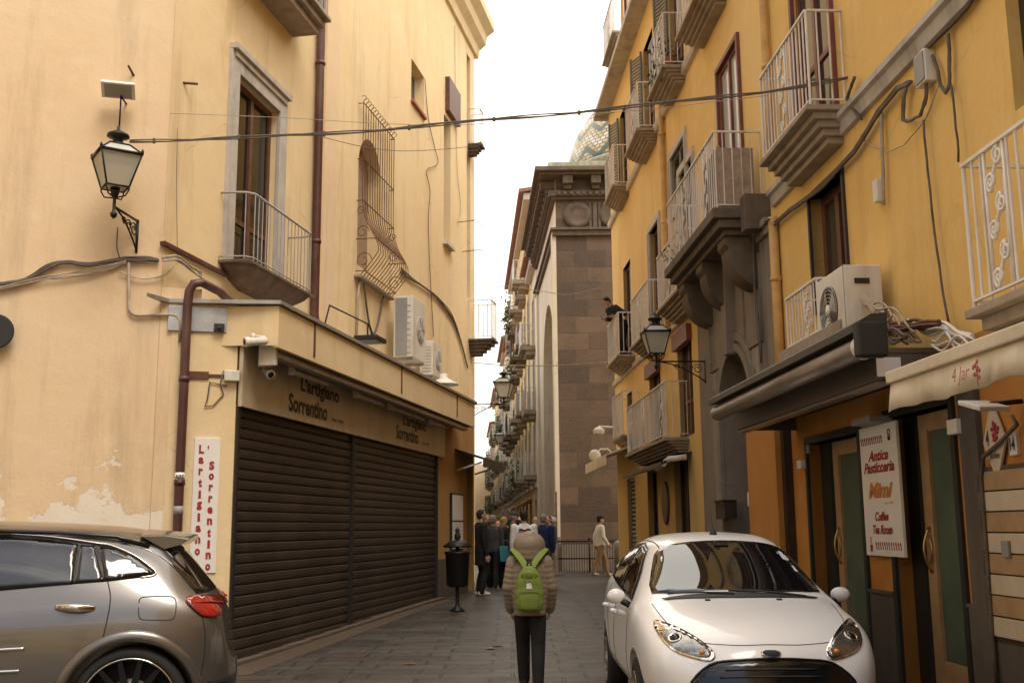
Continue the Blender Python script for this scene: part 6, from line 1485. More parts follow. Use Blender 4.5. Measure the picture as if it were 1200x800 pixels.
def wheel(parent, x, y, z, R, rim, s, spokes=10, mt='chrome', w=.21, paired=True, rim_m='metal_grey'):
    ax = Vector((0, s, 0)); o = (x, y, z)
    P = bpy.data.objects.new('wheel', None); 
    m = MB(); c = Vector(o)-ax*w
    m.lathe(c, [(rim, 0), (R-.02, .005), (R, .035), (R, w-.035), (R-.018, w-.005), (rim+.015, w+.004), (rim, w-.01), (rim-.01, w*.5)], 40, ax)
    wh = m.build('wheel', 'tyre', parent)
    m = MB(); m.lathe(Vector(o)-ax*.17, [(rim*.98, 0), (rim*.98, .165), (rim*1.0, .174), (rim*.965, .174), (rim*.94, .15), (rim*.9, .03), (.05, .02)], 40, ax); m.build('rim', rim_m, wh)
    m = MB()
    for k in range(spokes):
        t = 2*math.pi*k/spokes; a = Vector((math.cos(t), 0, math.sin(t))); b = Vector((-math.sin(t), 0, math.cos(t))); O = Vector(o)-ax*.03
        m.hexa([O+a*.05-b*.028-ax*.05, O+a*.05+b*.028-ax*.05, O+a*.05+b*.028+ax*.0, O+a*.05-b*.028+ax*.0, O+a*rim*.95-b*.016-ax*.04, O+a*rim*.95+b*.016-ax*.04, O+a*rim*.95+b*.016+ax*.025, O+a*rim*.95-b*.016+ax*.025])
    m.lathe(Vector(o)-ax*.06, [(.075, 0), (.075, .05), (.05, .07), (.001, .075)], 16, ax); m.build('spokes', mt, wh)
    return wh
# ---------------------------------------------------------------- white hatchback
def white_car():
    B = thing('parked_car', 'white five-door hatchback facing the viewer, parked against the pastry shop', 'car', (0, 0, 0))
    zc = [(-1.97, .62), (-1.93, .98), (-1.80, 1.10), (-1.62, 1.36), (-1.45, 1.44), (-1.0, 1.50), (-.4, 1.52), (.0, 1.50), (.22, 1.45), (.45, 1.34), (.72, 1.19), (.98, 1.05), (1.10, 1.02), (1.4, .965), (1.7, .885), (1.86, .80), (1.94, .72), (1.985, .60)]
    zb = [(-1.97, .66), (-1.9, .95), (-1.7, 1.08), (-1.2, 1.05), (-.5, 1.0), (.2, .965), (.7, .955), (1.0, .95), (1.3, .90), (1.6, .82), (1.82, .72), (1.94, .62), (1.985, .55)]
    wm = [(-1.97, .66), (-1.9, .76), (-1.7, .83), (-1.3, .862), (-.5, .86), (.3, .858), (1.0, .86), (1.3, .858), (1.6, .82), (1.8, .745), (1.92, .64), (1.985, .50)]
    wr_ = [(-1.97, .5), (-1.8, .52), (-1.5, .55), (-.5, .565), (.1, .565), (.4, .60), (.7, .665), (.98, .70), (1.1, .69), (1.5, .62), (1.8, .50), (1.985, .36)]
    st = []
    for x in (1.985, 1.94, 1.84, 1.68, 1.45, 1.2, 1.02, .90, .70, .45, .2, 0, -.35, -.8, -1.2, -1.5, -1.68, -1.82, -1.92, -1.97):
        c, b, w_, r = spline(zc, x), spline(zb, x), spline(wm, x), spline(wr_, x)
        cab = x < .98 and x > -1.9
        lo = .20+(.04 if abs(x) > 1.8 else 0)
        if cab: z6 = c-.055-(.02 if x > .4 else 0); z6 = max(z6, b+.02); y5 = w_-.055; y6 = r; z7 = c-.018
        else: y5 = w_-.10; y6 = r*.92; z6 = b+(c-b)*.62; z7 = c-(c-b)*.10
        st.append([(x, 0, lo), (x, w_*.6, lo), (x, w_*.93, lo+.07), (x, w_, .52 if x < 1.9 and x > -1.9 else .42), (x, w_-.018, min(b-.05, .84) if abs(x) < 1.85 else b-.04), (x, y5, b), (x, y6, z6), (x, y6*.6, z7), (x, 0, c)])
    AX = ((1.19, .31), (-1.30, .31)); T = Vector((1.73, 9.38, 0)); rot = R_(-90)
    body, tr = car_body(st, 'body', 'car_white', B, AX, .365)
    side = lambda x, z: (Vector((x, 3, z)), Vector((0, -1, 0))); front = lambda y, z: (Vector((4, y, z)), Vector((-1, 0, 0)))
    topm = lambda x, y: (Vector((x, y, 4)), Vector((0, 0, -1)))
    wsd = Vector((-.78, 0, -.62)).normalized()
    def diag(y, z): return (Vector((0, y, z))-wsd*4, wsd)
    Mw = Matrix.Rotation(-rot, 3, 'Z'); pxm = lambda x, y: (Mw @ (EYE-T), Mw @ ray(x*1000, y*1000))
    # windscreen outline seen from the top, x / y
    ws = [(.97, 0), (.955, .30), (.90, .55), (.845, .655), (.70, .655), (.45, .60), (.27, .555), (.235, .52), (.22, .3), (.215, 0)]
    ws = ws+[(x, -y) for x, y in ws[-2:0:-1]]
    patch(tr, topm, ws, .05, 'windscreen', 'glass_car', B, .003, .004)
    inn = [(.985, 0), (.97, .31), (.915, .57), (.865, .675)]; scu = [(x, y) for x, y in inn]
    m = patch(tr, topm, [(.985, .60), (1.03, .56), (1.07, .3), (1.085, 0), (1.07, -.3), (1.03, -.56), (.985, -.60), (.985, -.3), (.99, 0), (.985, .3)], .04, 'cowl', 'black_plastic', B, .004, .004)
    # bonnet shut line, washer jets, wipers
    for nm, ln in (('bonnet_seam', [(1.02, -.68), (1.35, -.655), (1.62, -.60), (1.80, -.47), (1.875, -.25), (1.885, 0), (1.875, .25), (1.80, .47), (1.62, .60), (1.35, .655), (1.02, .68)]),):
        seam(tr, topm, ln, .0035, nm, 'black_plastic', B)
    for s in (-1, 1):
        h = tr.ray_cast(*topm(1.12, s*.27)); m = MB(); m.box(h[0].x-.015, h[0].x+.015, s*.27-.02, s*.27+.02, h[0].z-.005, h[0].z+.010); m.build('washer_jet', 'black_plastic', B, bevel=.004)
    for (a, b) in (((1.02, .50), (.95, -.12)), ((1.02, -.05), (.93, -.58))):
        seam(tr, topm, [a, ((a[0]+b[0])/2-.01, (a[1]+b[1])/2), b], .008, 'wiper', 'black_plastic', B, eps=.014)
    # side glass
    sg = [(.62, .975), (.30, 1.21), (.0, 1.375), (-.4, 1.42), (-.9, 1.40), (-1.25, 1.32), (-1.42, 1.20), (-1.30, 1.10), (-.5, 1.035), (.2, .995)]
    patch(tr, side, sg, .03, 'side_window_surround', 'gloss_black', B, .003, .002, mirror=True)
    for q in ([(.52, .99), (.26, 1.20), (.02, 1.345), (-.33, 1.395), (-.33, 1.04), (.1, 1.01)], [(-.40, 1.045), (-.40, 1.395), (-.88, 1.375), (-1.05, 1.30), (-1.02, 1.09)], [(-1.09, 1.10), (-1.12, 1.285), (-1.24, 1.27), (-1.35, 1.19)]):
        patch(tr, side, q, .03, 'side_window', 'glass_car', B, .008, .003, mirror=True)
    for ln in ([(.70, .93), (.68, .6), (.62, .32)], [(-.36, 1.0), (-.37, .6), (-.40, .28)], [(-1.06, 1.05), (-1.02, .80), (-.86, .62), (-.80, .28)], [(.62, .28), (-.80, .26)]):
        seam(tr, side, ln, .0035, 'door_seam', 'black_plastic', B, mirror=True)
    for x in (-.16, -.92):
        for s in (-1, 1):
            m = MB(); y = s*.865; m.tube([(x-.09, y-.01*s, .84), (x-.07, y+.016*s, .845), (x+.07, y+.016*s, .85), (x+.09, y-.01*s, .85)], .018, 8); m.build('door_handle', 'car_white', B)
    # lights
    hl = [(.42, .705), (.50, .79), (.60, .875), (.715, .94), (.80, .965), (.80, .90), (.765, .80), (.66, .725), (.52, .685)]
    d = Vector((-.85, -.42, -.30)).normalized()
    hmap = lambda y, z: (Vector((1.75, y, z))-d*2, d)
    hl2 = [(.445, .665), (.50, .76), (.62, .865), (.735, .945), (.80, .985), (.845, .955), (.83, .86), (.745, .755), (.60, .69)]
    hl3 = [(.766, .727), (.785, .731), (.805, .740), (.824, .752), (.838, .766), (.833, .7745), (.812, .771), (.789, .762), (.773, .746)]
    hp = patch(tr, pxm, hl3, .004, 'headlight', 'chrome', B, .003, .006, 3, True, False)
    for i, hh in enumerate(hp):
        s = 1 if i == 0 else -1
        cen = (.803, .7525); inner = [(cen[0]+(x-cen[0])*.86, cen[1]+(y-cen[1])*.80) for x, y in hl3]
        p2 = patch(tr, pxm, inner, .004, 'reflector', 'lamp_inner', None, .008, .003, 4, False, False)[0]
        if s < 0:
            for v in p2.data.vertices: v.co.y *= -1
            p2.data.flip_normals()
        p2.parent = hh
        h = tr.ray_cast(*pxm(.791, .7475)); c = h[0]; c = Vector((c.x, c.y*s, c.z)); nn = Vector((h[1].x, h[1].y*s, h[1].z))
        m = MB(); m.lathe(c+nn*.004, [(.052, 0), (.052, .010), (.044, .014), (.040, .006)], 22, nn); m.build('lamp_ring', 'chrome', hh)
        m = MB(); m.lathe(c+nn*.006, [(.040, 0), (.034, .010), (.02, .02), (.001, .023)], 18, nn); m.build('projector_lens', 'gloss_black', hh)
        h = tr.ray_cast(*pxm(.823, .7645)); c = Vector((h[0].x, h[0].y*s, h[0].z)); nn = Vector((h[1].x, h[1].y*s, h[1].z)); m = MB(); m.ell(c+nn*.006, 1.0*.024, .024, .018, 12, 8); m.build('indicator', 'amber', hh)
    # grille
    gr = [(-.56, .50), (-.42, .640), (-.22, .672), (0, .678), (.22, .672), (.42, .640), (.56, .50), (.46, .36), (.3, .31), (0, .30), (-.3, .31), (-.46, .36)]
    go = patch(tr, front, gr, .04, 'grille', 'gloss_black', B, .004, .006, 3)[0]
    grs = smooth_loop(gr, 3); seam(tr, front, gr, .008, 'grille_rim', 'gloss_black', B, smooth=4, closed=True, eps=.006)
    for z in [.34+.045*k for k in range(7)]:
        w_ = .42-.9*max(0, z-.5)+(-.1 if z < .36 else 0); seam(tr, front, [(-w_, z), (0, z+.004), (w_, z)], .006, 'grille_slat', 'black_plastic', go, eps=.012)
    for s in (-1, 1):
        patch(tr, front, [(s*.56, .34), (s*.60, .46), (s*.71, .50), (s*.72, .40), (s*.66, .33)], .03, 'fog_light_recess', 'black_plastic', B, .004, .004)
    patch(tr, front, [(-.6, .25), (.6, .25), (.55, .29), (-.55, .29)], .04, 'lower_lip', 'black_plastic', B, .005, .006)
    # oval badge
    h = tr.ray_cast(*front(0, .715)); c = h[0]; nn = h[1]; m = MB(); m.lathe(c+nn*.002, [(.068, 0), (.068, .008), (.001, .012)], 24, nn); 
    for i, v in enumerate(m.v): m.v[i] = Vector((v.x, v.y, c.z+(v.z-c.z)*.42+.0))
    bg_ = m.build('badge', 'chrome', B); m = MB(); m.lathe(c+nn*.010, [(.058, 0), (.058, .002), (.001, .003)], 24, nn)
    for i, v in enumerate(m.v): m.v[i] = Vector((v.x+.004, v.y, c.z+(v.z-c.z)*.40))
    m.build('badge_field', 'cloth_navy', bg_)
    # mirrors
    for s in (-1, 1):
        m = MB(); M = Matrix.Rotation(R_(-12*s), 3, 'Z'); m.ell((.54, s*.905, 1.01), .055, .078, .060, 16, 10, M); mm = m.build('wing_mirror', 'car_white', B)
        m = MB(); m.tube([(.56, s*.80, .94), (.54, s*.87, .98)], .026, 8); m.build('mirror_stalk', 'black_plastic', mm)
        m = MB(); m.ell((.49, s*.905, 1.01), .010, .064, .048, 12, 8, M); m.build('mirror_glass', 'chrome', mm)
    # roof: aerial and ditch seams
    h = tr.ray_cast(*topm(-.02, 0)); m = MB(); m.lathe(h[0], [(.035, -.005), (.03, .015), (.016, .03), (.014, .05)], 12); m.tube([h[0]+Vector((0, 0, .04)), h[0]+Vector((-.10, 0, .24))], .0035, 5); m.build('aerial', 'black_plastic', B)
    for s in (-1, 1): seam(tr, topm, [(.22, s*.50), (-.3, s*.515), (-1.0, s*.51), (-1.5, s*.48)], .005, 'roof_seam', 'black_plastic', B)
    # interior glimpsed: steering wheel / mirror pod on the glass
    h = tr.ray_cast(*topm(.30, 0)); m = MB(); m.box(h[0].x-.02, h[0].x+.03, -.06, .06, h[0].z-.002, h[0].z+.006); m.build('mirror_pod', 'black_plastic', B)
    # arches, wheels, sills
    for (x, z) in AX:
        for s in (-1, 1): wheel(B, x, s*.845, z, .305, .205, s, 10, 'metal_grey', .19)
    m = MB(); m.box(-1.7, 1.6, -.62, .62, .17, .30); m.build('underbody', 'black_plastic', B)
    rw = [(-1.60, .50), (-1.60, -.50), (-1.78, -.56), (-1.80, .56)]
    patch(tr, lambda y, z: (Vector((-4, y, z)), Vector((1, 0, 0))), [(-.50, 1.33), (.50, 1.33), (.58, 1.10), (-.58, 1.10)], .05, 'rear_window', 'glass_car', B, .003, .004)
    for s in (-1, 1): patch(tr, lambda y, z: (Vector((-4, y, z)), Vector((1, 0, 0))), [(s*.62, 1.15), (s*.66, .85), (s*.74, .85), (s*.72, 1.08)], .04, 'tail_light', 'tail_red', B, .004, .006)
    B.location = T; B.rotation_euler = (0, 0, rot); return B
WC = white_car()
# ---------------------------------------------------------------- grey crossover, seen from the side
def grey_car():
    B = thing('parked_car', 'metallic grey crossover with tinted windows, rear half seen at the left edge', 'car', (0, 0, 0))
    zc = [(-2.20, .70), (-2.17, .98), (-2.08, 1.10), (-1.93, 1.28), (-1.80, 1.47), (-1.62, 1.56), (-1.2, 1.615), (-.6, 1.645), (-.1, 1.65), (.35, 1.60), (.7, 1.45), (1.1, 1.18), (1.3, 1.10), (1.7, 1.05), (2.05, .95), (2.18, .84), (2.24, .66)]
    zb = [(-2.20, .72), (-2.13, .98), (-1.9, 1.09), (-1.4, 1.14), (-.7, 1.08), (0, 1.05), (.8, 1.03), (1.3, 1.0), (1.8, .92), (2.1, .80), (2.24, .62)]
    wm = [(-2.20, .66), (-2.12, .80), (-1.95, .885), (-1.5, .93), (-.7, .92), (.5, .92), (1.4, .93), (1.8, .90), (2.1, .75), (2.24, .55)]
    wr_ = [(-2.20, .56), (-2.0, .60), (-1.7, .62), (-1, .65), (0, .66), (.5, .68), (1.1, .74), (1.4, .72), (2.0, .6), (2.24, .4)]
    st = []
    for x in (2.24, 2.18, 2.05, 1.85, 1.55, 1.3, 1.12, .85, .5, .15, -.3, -.8, -1.2, -1.45, -1.65, -1.82, -1.96, -2.07, -2.15, -2.20):
        c, b, w_, r = spline(zc, x), spline(zb, x), spline(wm, x), spline(wr_, x); cab = -2.1 < x < 1.2; lo = .24+(.06 if abs(x) > 2 else 0)
        if cab: z6 = max(c-.075, b+.02); y5 = w_-.075; y6 = r; z7 = c-.02
        else: y5 = w_-.10; y6 = r*.92; z6 = b+(c-b)*.6; z7 = c-(c-b)*.10
        st.append([(x, 0, lo), (x, w_*.6, lo), (x, w_*.94, lo+.06), (x, w_, .55), (x, w_-.012, min(b-.06, .92) if abs(x) < 2.1 else b-.05), (x, y5, b), (x, y6, z6), (x, y6*.6, z7), (x, 0, c)])
    AX = ((1.36, .385), (-1.56, .395)); body, tr = car_body(st, 'body', 'car_grey', B, AX, .435)
    side = lambda x, z: (Vector((x, 3, z)), Vector((0, -1, 0))); rear = lambda y, z: (Vector((-5, y, z)), Vector((1, 0, 0))); topm = lambda x, y: (Vector((x, y, 4)), Vector((0, 0, -1)))
    pxm = lambda x, y: (Mr.transposed() @ (EYE-T), Mr.transposed() @ ray(x*1000, y*1000))
    # place: left flank faces the viewer.  yaw so the tail points to the right and slightly away
    yaw = R_(180+13); Mr = Matrix.Rotation(yaw, 3, 'Z'); near = Vector((-2.02, 7.80, 0))    # world spot of the tail corner on the viewer's side
    cornerL = Vector((-2.20, .72, 0)); T = near-Mr @ cornerL
    def w2l(x, y):   # photo position on the flank -> car coordinates (x, z)
        r = Mr.transposed() @ ray(x, y); o = Mr.transposed() @ (EYE-T); t = (.90-o.y)/r.y; P = o+r*t; return (P.x, P.z)
    px = lambda L: [w2l(x/4, 600+y/4) for x, y in L]
    front_part = [(1.05, 1.13), (.8, 1.30), (.45, 1.48), (.0, 1.55)]
    dlo = px([(0, 105), (200, 118), (420, 148), (500, 163), (610, 208), (690, 262), (722, 290), (700, 302), (500, 325), (300, 340), (0, 368)])
    top = [p for p in dlo[:7]]; bot = [p for p in dlo[7:]]
    ring = [(1.02, 1.09), (.80, 1.26), (.42, 1.46)]+[p for p in dlo]
    ring = ring if ring[3][0] < .42 else ring
    patch(tr, side, ring, .03, 'side_window_surround', 'gloss_black', B, .003, .002, mirror=True)
    g3 = px([(446, 163), (500, 172), (600, 212), (680, 268), (702, 290), (640, 298), (480, 318)])
    g2 = px([(352, 155), (415, 160), (478, 320), (345, 330)]); g1 = px([(-120, 116), (0, 119), (200, 132), (338, 152), (330, 335), (0, 360), (-120, 366)])
    xf = g1[0][0]
    patch(tr, side, g3, .03, 'side_window', 'glass_car', B, .009, .003, mirror=True); patch(tr, side, g2, .03, 'side_window', 'glass_car', B, .009, .003, mirror=True)
    patch(tr, side, g1, .03, 'side_window', 'glass_car', B, .009, .003, mirror=True)
    patch(tr, side, [(xf+.08, 1.10), (xf+.08, 1.50), (.42, 1.42), (.78, 1.24), (.95, 1.11)], .06, 'side_window', 'glass_car', B, .006, .003, mirror=True)
    seam(tr, side, px([(0, 104), (200, 117), (420, 147), (500, 160), (612, 206), (692, 260), (720, 288), (700, 303), (640, 310)]), .007, 'window_trim', 'chrome', B, mirror=True, eps=.004)
    seam(tr, side, px([(420, 150), (470, 260), (498, 335), (513, 400), (508, 470), (490, 560), (480, 610)]), .0045, 'door_seam', 'black_plastic', B, mirror=True)
    seam(tr, side, [(-.18, 1.05), (-.18, .7), (-.2, .32)], .0045, 'door_seam', 'black_plastic', B, mirror=True); seam(tr, side, [(.85, 1.05), (.85, .6), (.8, .32)], .0045, 'door_seam', 'black_plastic', B, mirror=True)
    seam(tr, side, px([(648, 425), (652, 408), (668, 399), (730, 396), (790, 397), (814, 406), (822, 430), (820, 475), (812, 496), (795, 505), (730, 505), (672, 503), (654, 494), (648, 470)]), .004, 'fuel_flap', 'black_plastic', B, smooth=2, closed=True)
    # rear handle
    a, z = px([(350, 448)])[0]
    for (x, zz_) in ((a, z), (a+1.02, z-.02)):
        for s in (1, -1):
            h = tr.ray_cast(Vector((x, 3*s, zz_)), Vector((0, -s, 0)))[0]; m = MB()
            m.loft([[Vector((x+q, h.y+s*(.006+.038*math.sin(math.pi*(q+.13)/.26)+.012*math.cos(t)*(1-abs(q)/.15)), h.z+.026*math.sin(t)*(1-(q/.15)**2)**.5+(q*.06))) for t in [k*math.pi/5 for k in range(10)]] for q in (-.13, -.12, -.09, -.05, 0, .05, .09, .12, .13)]); m.build('door_handle', 'chrome', B)
            m = MB(); m.ell((x, h.y-s*.003, h.z-.012), .07, .012, .026, 14, 8); m.build('handle_recess', 'gloss_black', B)
    # bright reflections on the lower doors, built as thin chrome strips
    for L in ([(-60, 648), (40, 640), (130, 636)], [(-60, 748), (60, 742), (95, 740)]): seam(tr, side, px(L), .010, 'door_reflection_strip', 'chrome', B, eps=.004)
    # arch flares
    for (x, z), s in [(q, s) for q in AX for s in (1, -1)]:
        m = MB(); ys = []
        for k in range(25):
            t = math.pi*(-.06+1.12*k/24); c = Vector((x+.452*math.cos(t), 0, z+.452*math.sin(t))); h = tr.ray_cast(Vector((x+.50*math.cos(t), 3*s, z+.50*math.sin(t))), Vector((0, -s, 0))); ys.append(h[0].y if h[0] is not None else s*.9)
        rings = []
        for k in range(25):
            t = math.pi*(-.06+1.12*k/24); u = Vector((math.cos(t), 0, math.sin(t))); c = Vector((x, 0, z)); y = ys[k]
            rings.append([c+u*.428+Vector((0, y-s*.03, 0)), c+u*.430+Vector((0, y+s*.018, 0)), c+u*.455+Vector((0, y+s*.026, 0)), c+u*.490+Vector((0, y+s*.012, 0)), c+u*.505+Vector((0, y-s*.006, 0))])
        m.loft(rings, True, True); m.build('wheel_arch', 'car_grey', B)
    for (x, z) in AX:
        for s in (-1, 1): wheel(B, x, s*.89, z, .385, .315, s, 14, 'gloss_black', .22, rim_m='black_plastic')
    for w_ in [o for o in B.children if o.name.startswith('wheel') and 'arch' not in o.name]:
        c = sum((v.co for v in w_.data.vertices), Vector())/len(w_.data.vertices); s = 1 if c.y > 0 else -1
        m = MB(); m.tube([(c.x+.312*math.cos(t), s*.895, c.z+.312*math.sin(t)) for t in [k*math.pi/24 for k in range(49)]], .007, 6); m.build('rim_edge', 'chrome', w_)
        m = MB(); m.lathe((c.x, s*.78, c.z), [(.17, 0), (.17, .02), (.001, .021)], 24, (0, s, 0)); m.build('brake_disc', 'metal_grey', w_)
        m = MB(); m.box(c.x+.08, c.x+.17, min(s*.78, s*.83), max(s*.78, s*.83), c.z-.02, c.z+.14); m.build('brake_caliper', 'tail_red', w_, bevel=.01)
    # spoiler
    m = MB(); rings = []
    for y in [-.58+1.16*k/14 for k in range(15)]:
        e = abs(y)/.58; dx = -.03*e*e; zz_ = -.035*e*e
        rings.append([Vector((-1.55, y, 1.572-.05*e*e)), Vector((-1.72, y, 1.560+zz_)), Vector((-1.90-dx, y, 1.535+zz_)), Vector((-1.915-dx, y, 1.523+zz_)), Vector((-1.83, y, 1.49+zz_)), Vector((-1.72, y, 1.46+zz_))])
    m.loft(rings); m.build('spoiler', 'car_grey', B, bevel=.004)
    # rear glass, wrapped black corner, tail lamps
    patch(tr, rear, [(-.62, 1.47), (.62, 1.47), (.70, 1.12), (-.70, 1.12)], .05, 'rear_window', 'glass_car', B, .004, .004)
    patch(tr, side, px([(742, 172), (825, 152), (850, 195), (1000, 330), (905, 328)]), .03, 'rear_pillar_trim', 'gloss_black', B, .005, .004, mirror=True)
    d = Vector((.8, -.6, 0)).normalized(); dm = lambda u, z: (Vector((-2.0, .8, 0))+Vector((-.6, -.8, 0)).normalized()*u+Vector((0, 0, z))-d*2, d)
    tl = patch(tr, pxm, [(.2175, .703), (.222, .6985), (.235, .6975), (.250, .6975), (.2605, .699), (.2605, .717), (.253, .7215), (.240, .722), (.230, .716)], .004, 'tail_light', 'tail_red', B, .010, .012, 3, True, False)
    for t_, s in ((tl[0], 1), (tl[1], -1)):
        L = []
        for u in (.228, .235, .243, .251, .258):
            h = tr.ray_cast(*pxm(u, .707))
            if h[0] is not None: L.append(Vector((h[0].x, h[0].y*s, h[0].z))+Vector((h[1].x, h[1].y*s, h[1].z))*.022)
        if len(L) > 1: m = MB(); m.tube(L, .008, 6); m.build('light_bar', 'ink_red', t_)
    seam(tr, dm, [(-.02, 1.06), (.0, .85), (-.02, .6), (-.05, .4)], .004, 'bumper_seam', 'black_plastic', B, mirror=True)
    patch(tr, dm, [(-.5, .30), (-.30, .34), (-.1, .50), (.2, .55), (.6, .50), (.6, .28)], .04, 'rear_diffuser', 'black_plastic', B, .006, .006, 2, True)
    for s in (-1, 1):
        m = MB(); pts = []
        for x in (.35, 0, -.5, -1.0, -1.4, -1.62): h = tr.ray_cast(*topm(x, .60*s)); pts.append(h[0]+Vector((0, 0, .028 if -1.5 < x < .3 else .0)))
        m.tube(pts, .016, 8); m.build('roof_rail', 'gloss_black', B)
        m = MB(); M = Matrix.Rotation(R_(-10*s), 3, 'Z'); m.ell((.78, s*1.04, 1.14), .10, .12, .085, 16, 10, M); m.build('wing_mirror', 'car_grey', B)
    ws = [(1.16, 0), (1.10, .55), (1.0, .70), (.62, .64), (.50, .5), (.46, 0)]; patch(tr, topm, ws+[(x, -y) for x, y in ws[-2:0:-1]], .06, 'windscreen', 'glass_car', B, .003, .004)
    patch(tr, lambda y, z: (Vector((5, y, z)), Vector((-1, 0, 0))), [(-.45, .5), (-.4, .8), (.4, .8), (.45, .5)], .05, 'grille', 'gloss_black', B, .004, .006)
    hd = Vector((-.75, -.6, -.2)).normalized(); patch(tr, lambda u, z: (Vector((1.95, u, z))-hd*2, hd), [(.55, .80), (.62, .90), (.85, .93), (.88, .84)], .04, 'headlight', 'chrome', B, .004, .006, 2, True)
    m = MB(); m.box(-1.95, 2.0, -.66, .66, .20, .34); m.build('underbody', 'black_plastic', B)
    B.location = T; B.rotation_euler = (0, 0, yaw); return B
GC = grey_car()
# ================================================================== PEOPLE
def ik(a, b, l1, l2, bend):
    d = b-a; L = min(d.length, (l1+l2)*.995); u = d.normalized(); x = (l1*l1-l2*l2+L*L)/(2*L); h = math.sqrt(max(l1*l1-x*x, 0)); n = (bend-u*bend.dot(u)).normalized()
    return a+u*x+n*h
def limb(mb, pts, rs, seg=12):
    for i in range(len(pts)-1): mb.cap(pts[i], pts[i+1], rs[i], rs[i+1], seg)
def ringe(c, rx, ry, fwd, n=18, p=2.3):
    side = fwd.cross(Vector((0, 0, 1))).normalized(); out = []
    for k in range(n):
        t = 2*math.pi*k/n; cx = abs(math.cos(t))**(2/p)*math.copysign(1, math.cos(t)); sy = abs(math.sin(t))**(2/p)*math.copysign(1, math.sin(t)); out.append(c+side*rx*cx+fwd*ry*sy)
    return out
def fuse(mb, name, m, parent, vox, smooth=3):
    o = mb.build(name, m, parent, fixn=False); q = o.modifiers.new('r', 'REMESH'); q.mode = 'VOXEL'; q.voxel_size = vox; q.use_smooth_shade = True
    if smooth: q = o.modifiers.new('s', 'SMOOTH'); q.factor = .5; q.iterations = smooth
    return bake(o)
def person(label, H, pos, yaw, top='cloth_black', legs='cloth_black', hair='hair_dark', shoes='cloth_black', lh=None, rh=None, lf=None, rf=None, lean=0, vox=.014, coat=0.0, cap=None, headyaw=0, headpitch=0,
           hairlong=False, group=None, puffer=False, hood=False, width=1.0, zoff=0):
    B = thing('person', label, 'person', (0, 0, 0), group); V = Vector; k = H
    sw = .108*k*width; tilt = Matrix.Rotation(-lean, 3, 'X'); hip = V((0, 0, .515*k)); f = V((0, 1, 0))
    up_ = lambda x, y, z: hip+tilt @ (V((x, y, z))*k-hip)
    SL, SR = up_(-sw/k, 0, .805), up_(sw/k, 0, .805)
    lh = V(lh)*k if lh else up_(-.135, .03, .47); rh = V(rh)*k if rh else up_(.135, .03, .47)
    lf = V(lf)*k if lf else V((-.055*k, 0, 0)); rf = V(rf)*k if rf else V((.055*k, 0, 0))
    back = V((0, -1, -.2)); EL = ik(SL, lh, .168*k, .15*k, back+V((-.6, 0, 0))); ER = ik(SR, rh, .168*k, .15*k, back+V((.6, 0, 0)))
    hL, hR = hip+V((-.052*k, 0, -.01*k)), hip+V((.052*k, 0, -.01*k)); aL, aR = lf+V((0, -.012*k, .045*k)), rf+V((0, -.012*k, .045*k))
    KL, KR = ik(hL, aL, .235*k, .235*k, V((-.05, 1, 0))), ik(hR, aR, .235*k, .235*k, V((.05, 1, 0)))
    # --- skin: one continuous figure
    m = MB(); hc = up_(0, .012, .93); Rh = Matrix.Rotation(headyaw, 3, 'Z') @ tilt @ Matrix.Rotation(-headpitch, 3, 'X'); hp = lambda x, y, z: hc+Rh @ (V((x, y, z))*k)
    m.ell(hp(0, -.006, .012), .044*k, .054*k, .053*k, 18, 12, Rh); m.ell(hp(0, .012, -.022), .033*k, .038*k, .040*k, 16, 10, Rh)
    m.ell(hp(0, .052, -.012), .008*k, .014*k, .013*k, 8, 6, Rh); m.ell(hp(0, .047, -.034), .014*k, .007*k, .006*k, 8, 6, Rh)
    for s in (-1, 1): m.ell(hp(s*.045, -.006, -.004), .006*k, .012*k, .018*k, 8, 6, Rh); m.ell(hp(s*.017, .046, .012), .011*k, .006*k, .005*k, 8, 5, Rh)
    m.cap(up_(0, -.004, .80), hp(0, -.01, -.03), .033*k, .030*k)
    tors = [(.50, .072, .052), (.56, .080, .056), (.62, .070, .050), (.70, .082, .056), (.76, .090, .058), (.80, .082, .048), (.83, .040, .036)]
    m.loft([ringe(up_(0, 0, z), rx*k, ry*k, f) for z, rx, ry in tors], True, True)
    for S_, E_, Hn in ((SL, EL, lh), (SR, ER, rh)): limb(m, [S_, E_, Hn], [.029*k, .024*k, .016*k])
    for Hp, K_, A_ in ((hL, KL, aL), (hR, KR, aR)): limb(m, [Hp, K_, A_], [.048*k, .032*k, .022*k])
    for E_, Hn, s in ((EL, lh, -1), (ER, rh, 1)):      # palm, four fingers and a thumb
        d = (Hn-E_).normalized(); fw = V((0, 1, 0)); fw = (fw-d*fw.dot(d)).normalized() if abs(fw.dot(d)) < .95 else V((0, 0, 1)); w_ = d.cross(fw).normalized()*s
        pc = Hn+d*.028*k
        for q in (-.5, 0, .5): m.cap(Hn+fw*q*.02*k, pc+fw*q*.034*k+d*.02*k, .0125*k, .010*k, 8)
        for i, (q, L_) in enumerate(((.72, .040), (.26, .047), (-.22, .043), (-.68, .033))):
            b0 = pc+fw*q*.030*k+d*.018*k; m.cap(b0, b0+d*L_*.55*k-w_*.004*k, .0062*k, .0058*k, 8); m.cap(b0+d*L_*.55*k-w_*.004*k, b0+d*L_*.95*k-w_*.016*k, .0058*k, .0048*k, 8)
        b0 = Hn+fw*.016*k+d*.008*k; m.cap(b0, b0+fw*.022*k+d*.022*k-w_*.006*k, .0075*k, .0062*k, 8); m.cap(b0+fw*.022*k+d*.022*k-w_*.006*k, b0+fw*.026*k+d*.045*k-w_*.01*k, .0062*k, .0050*k, 8)
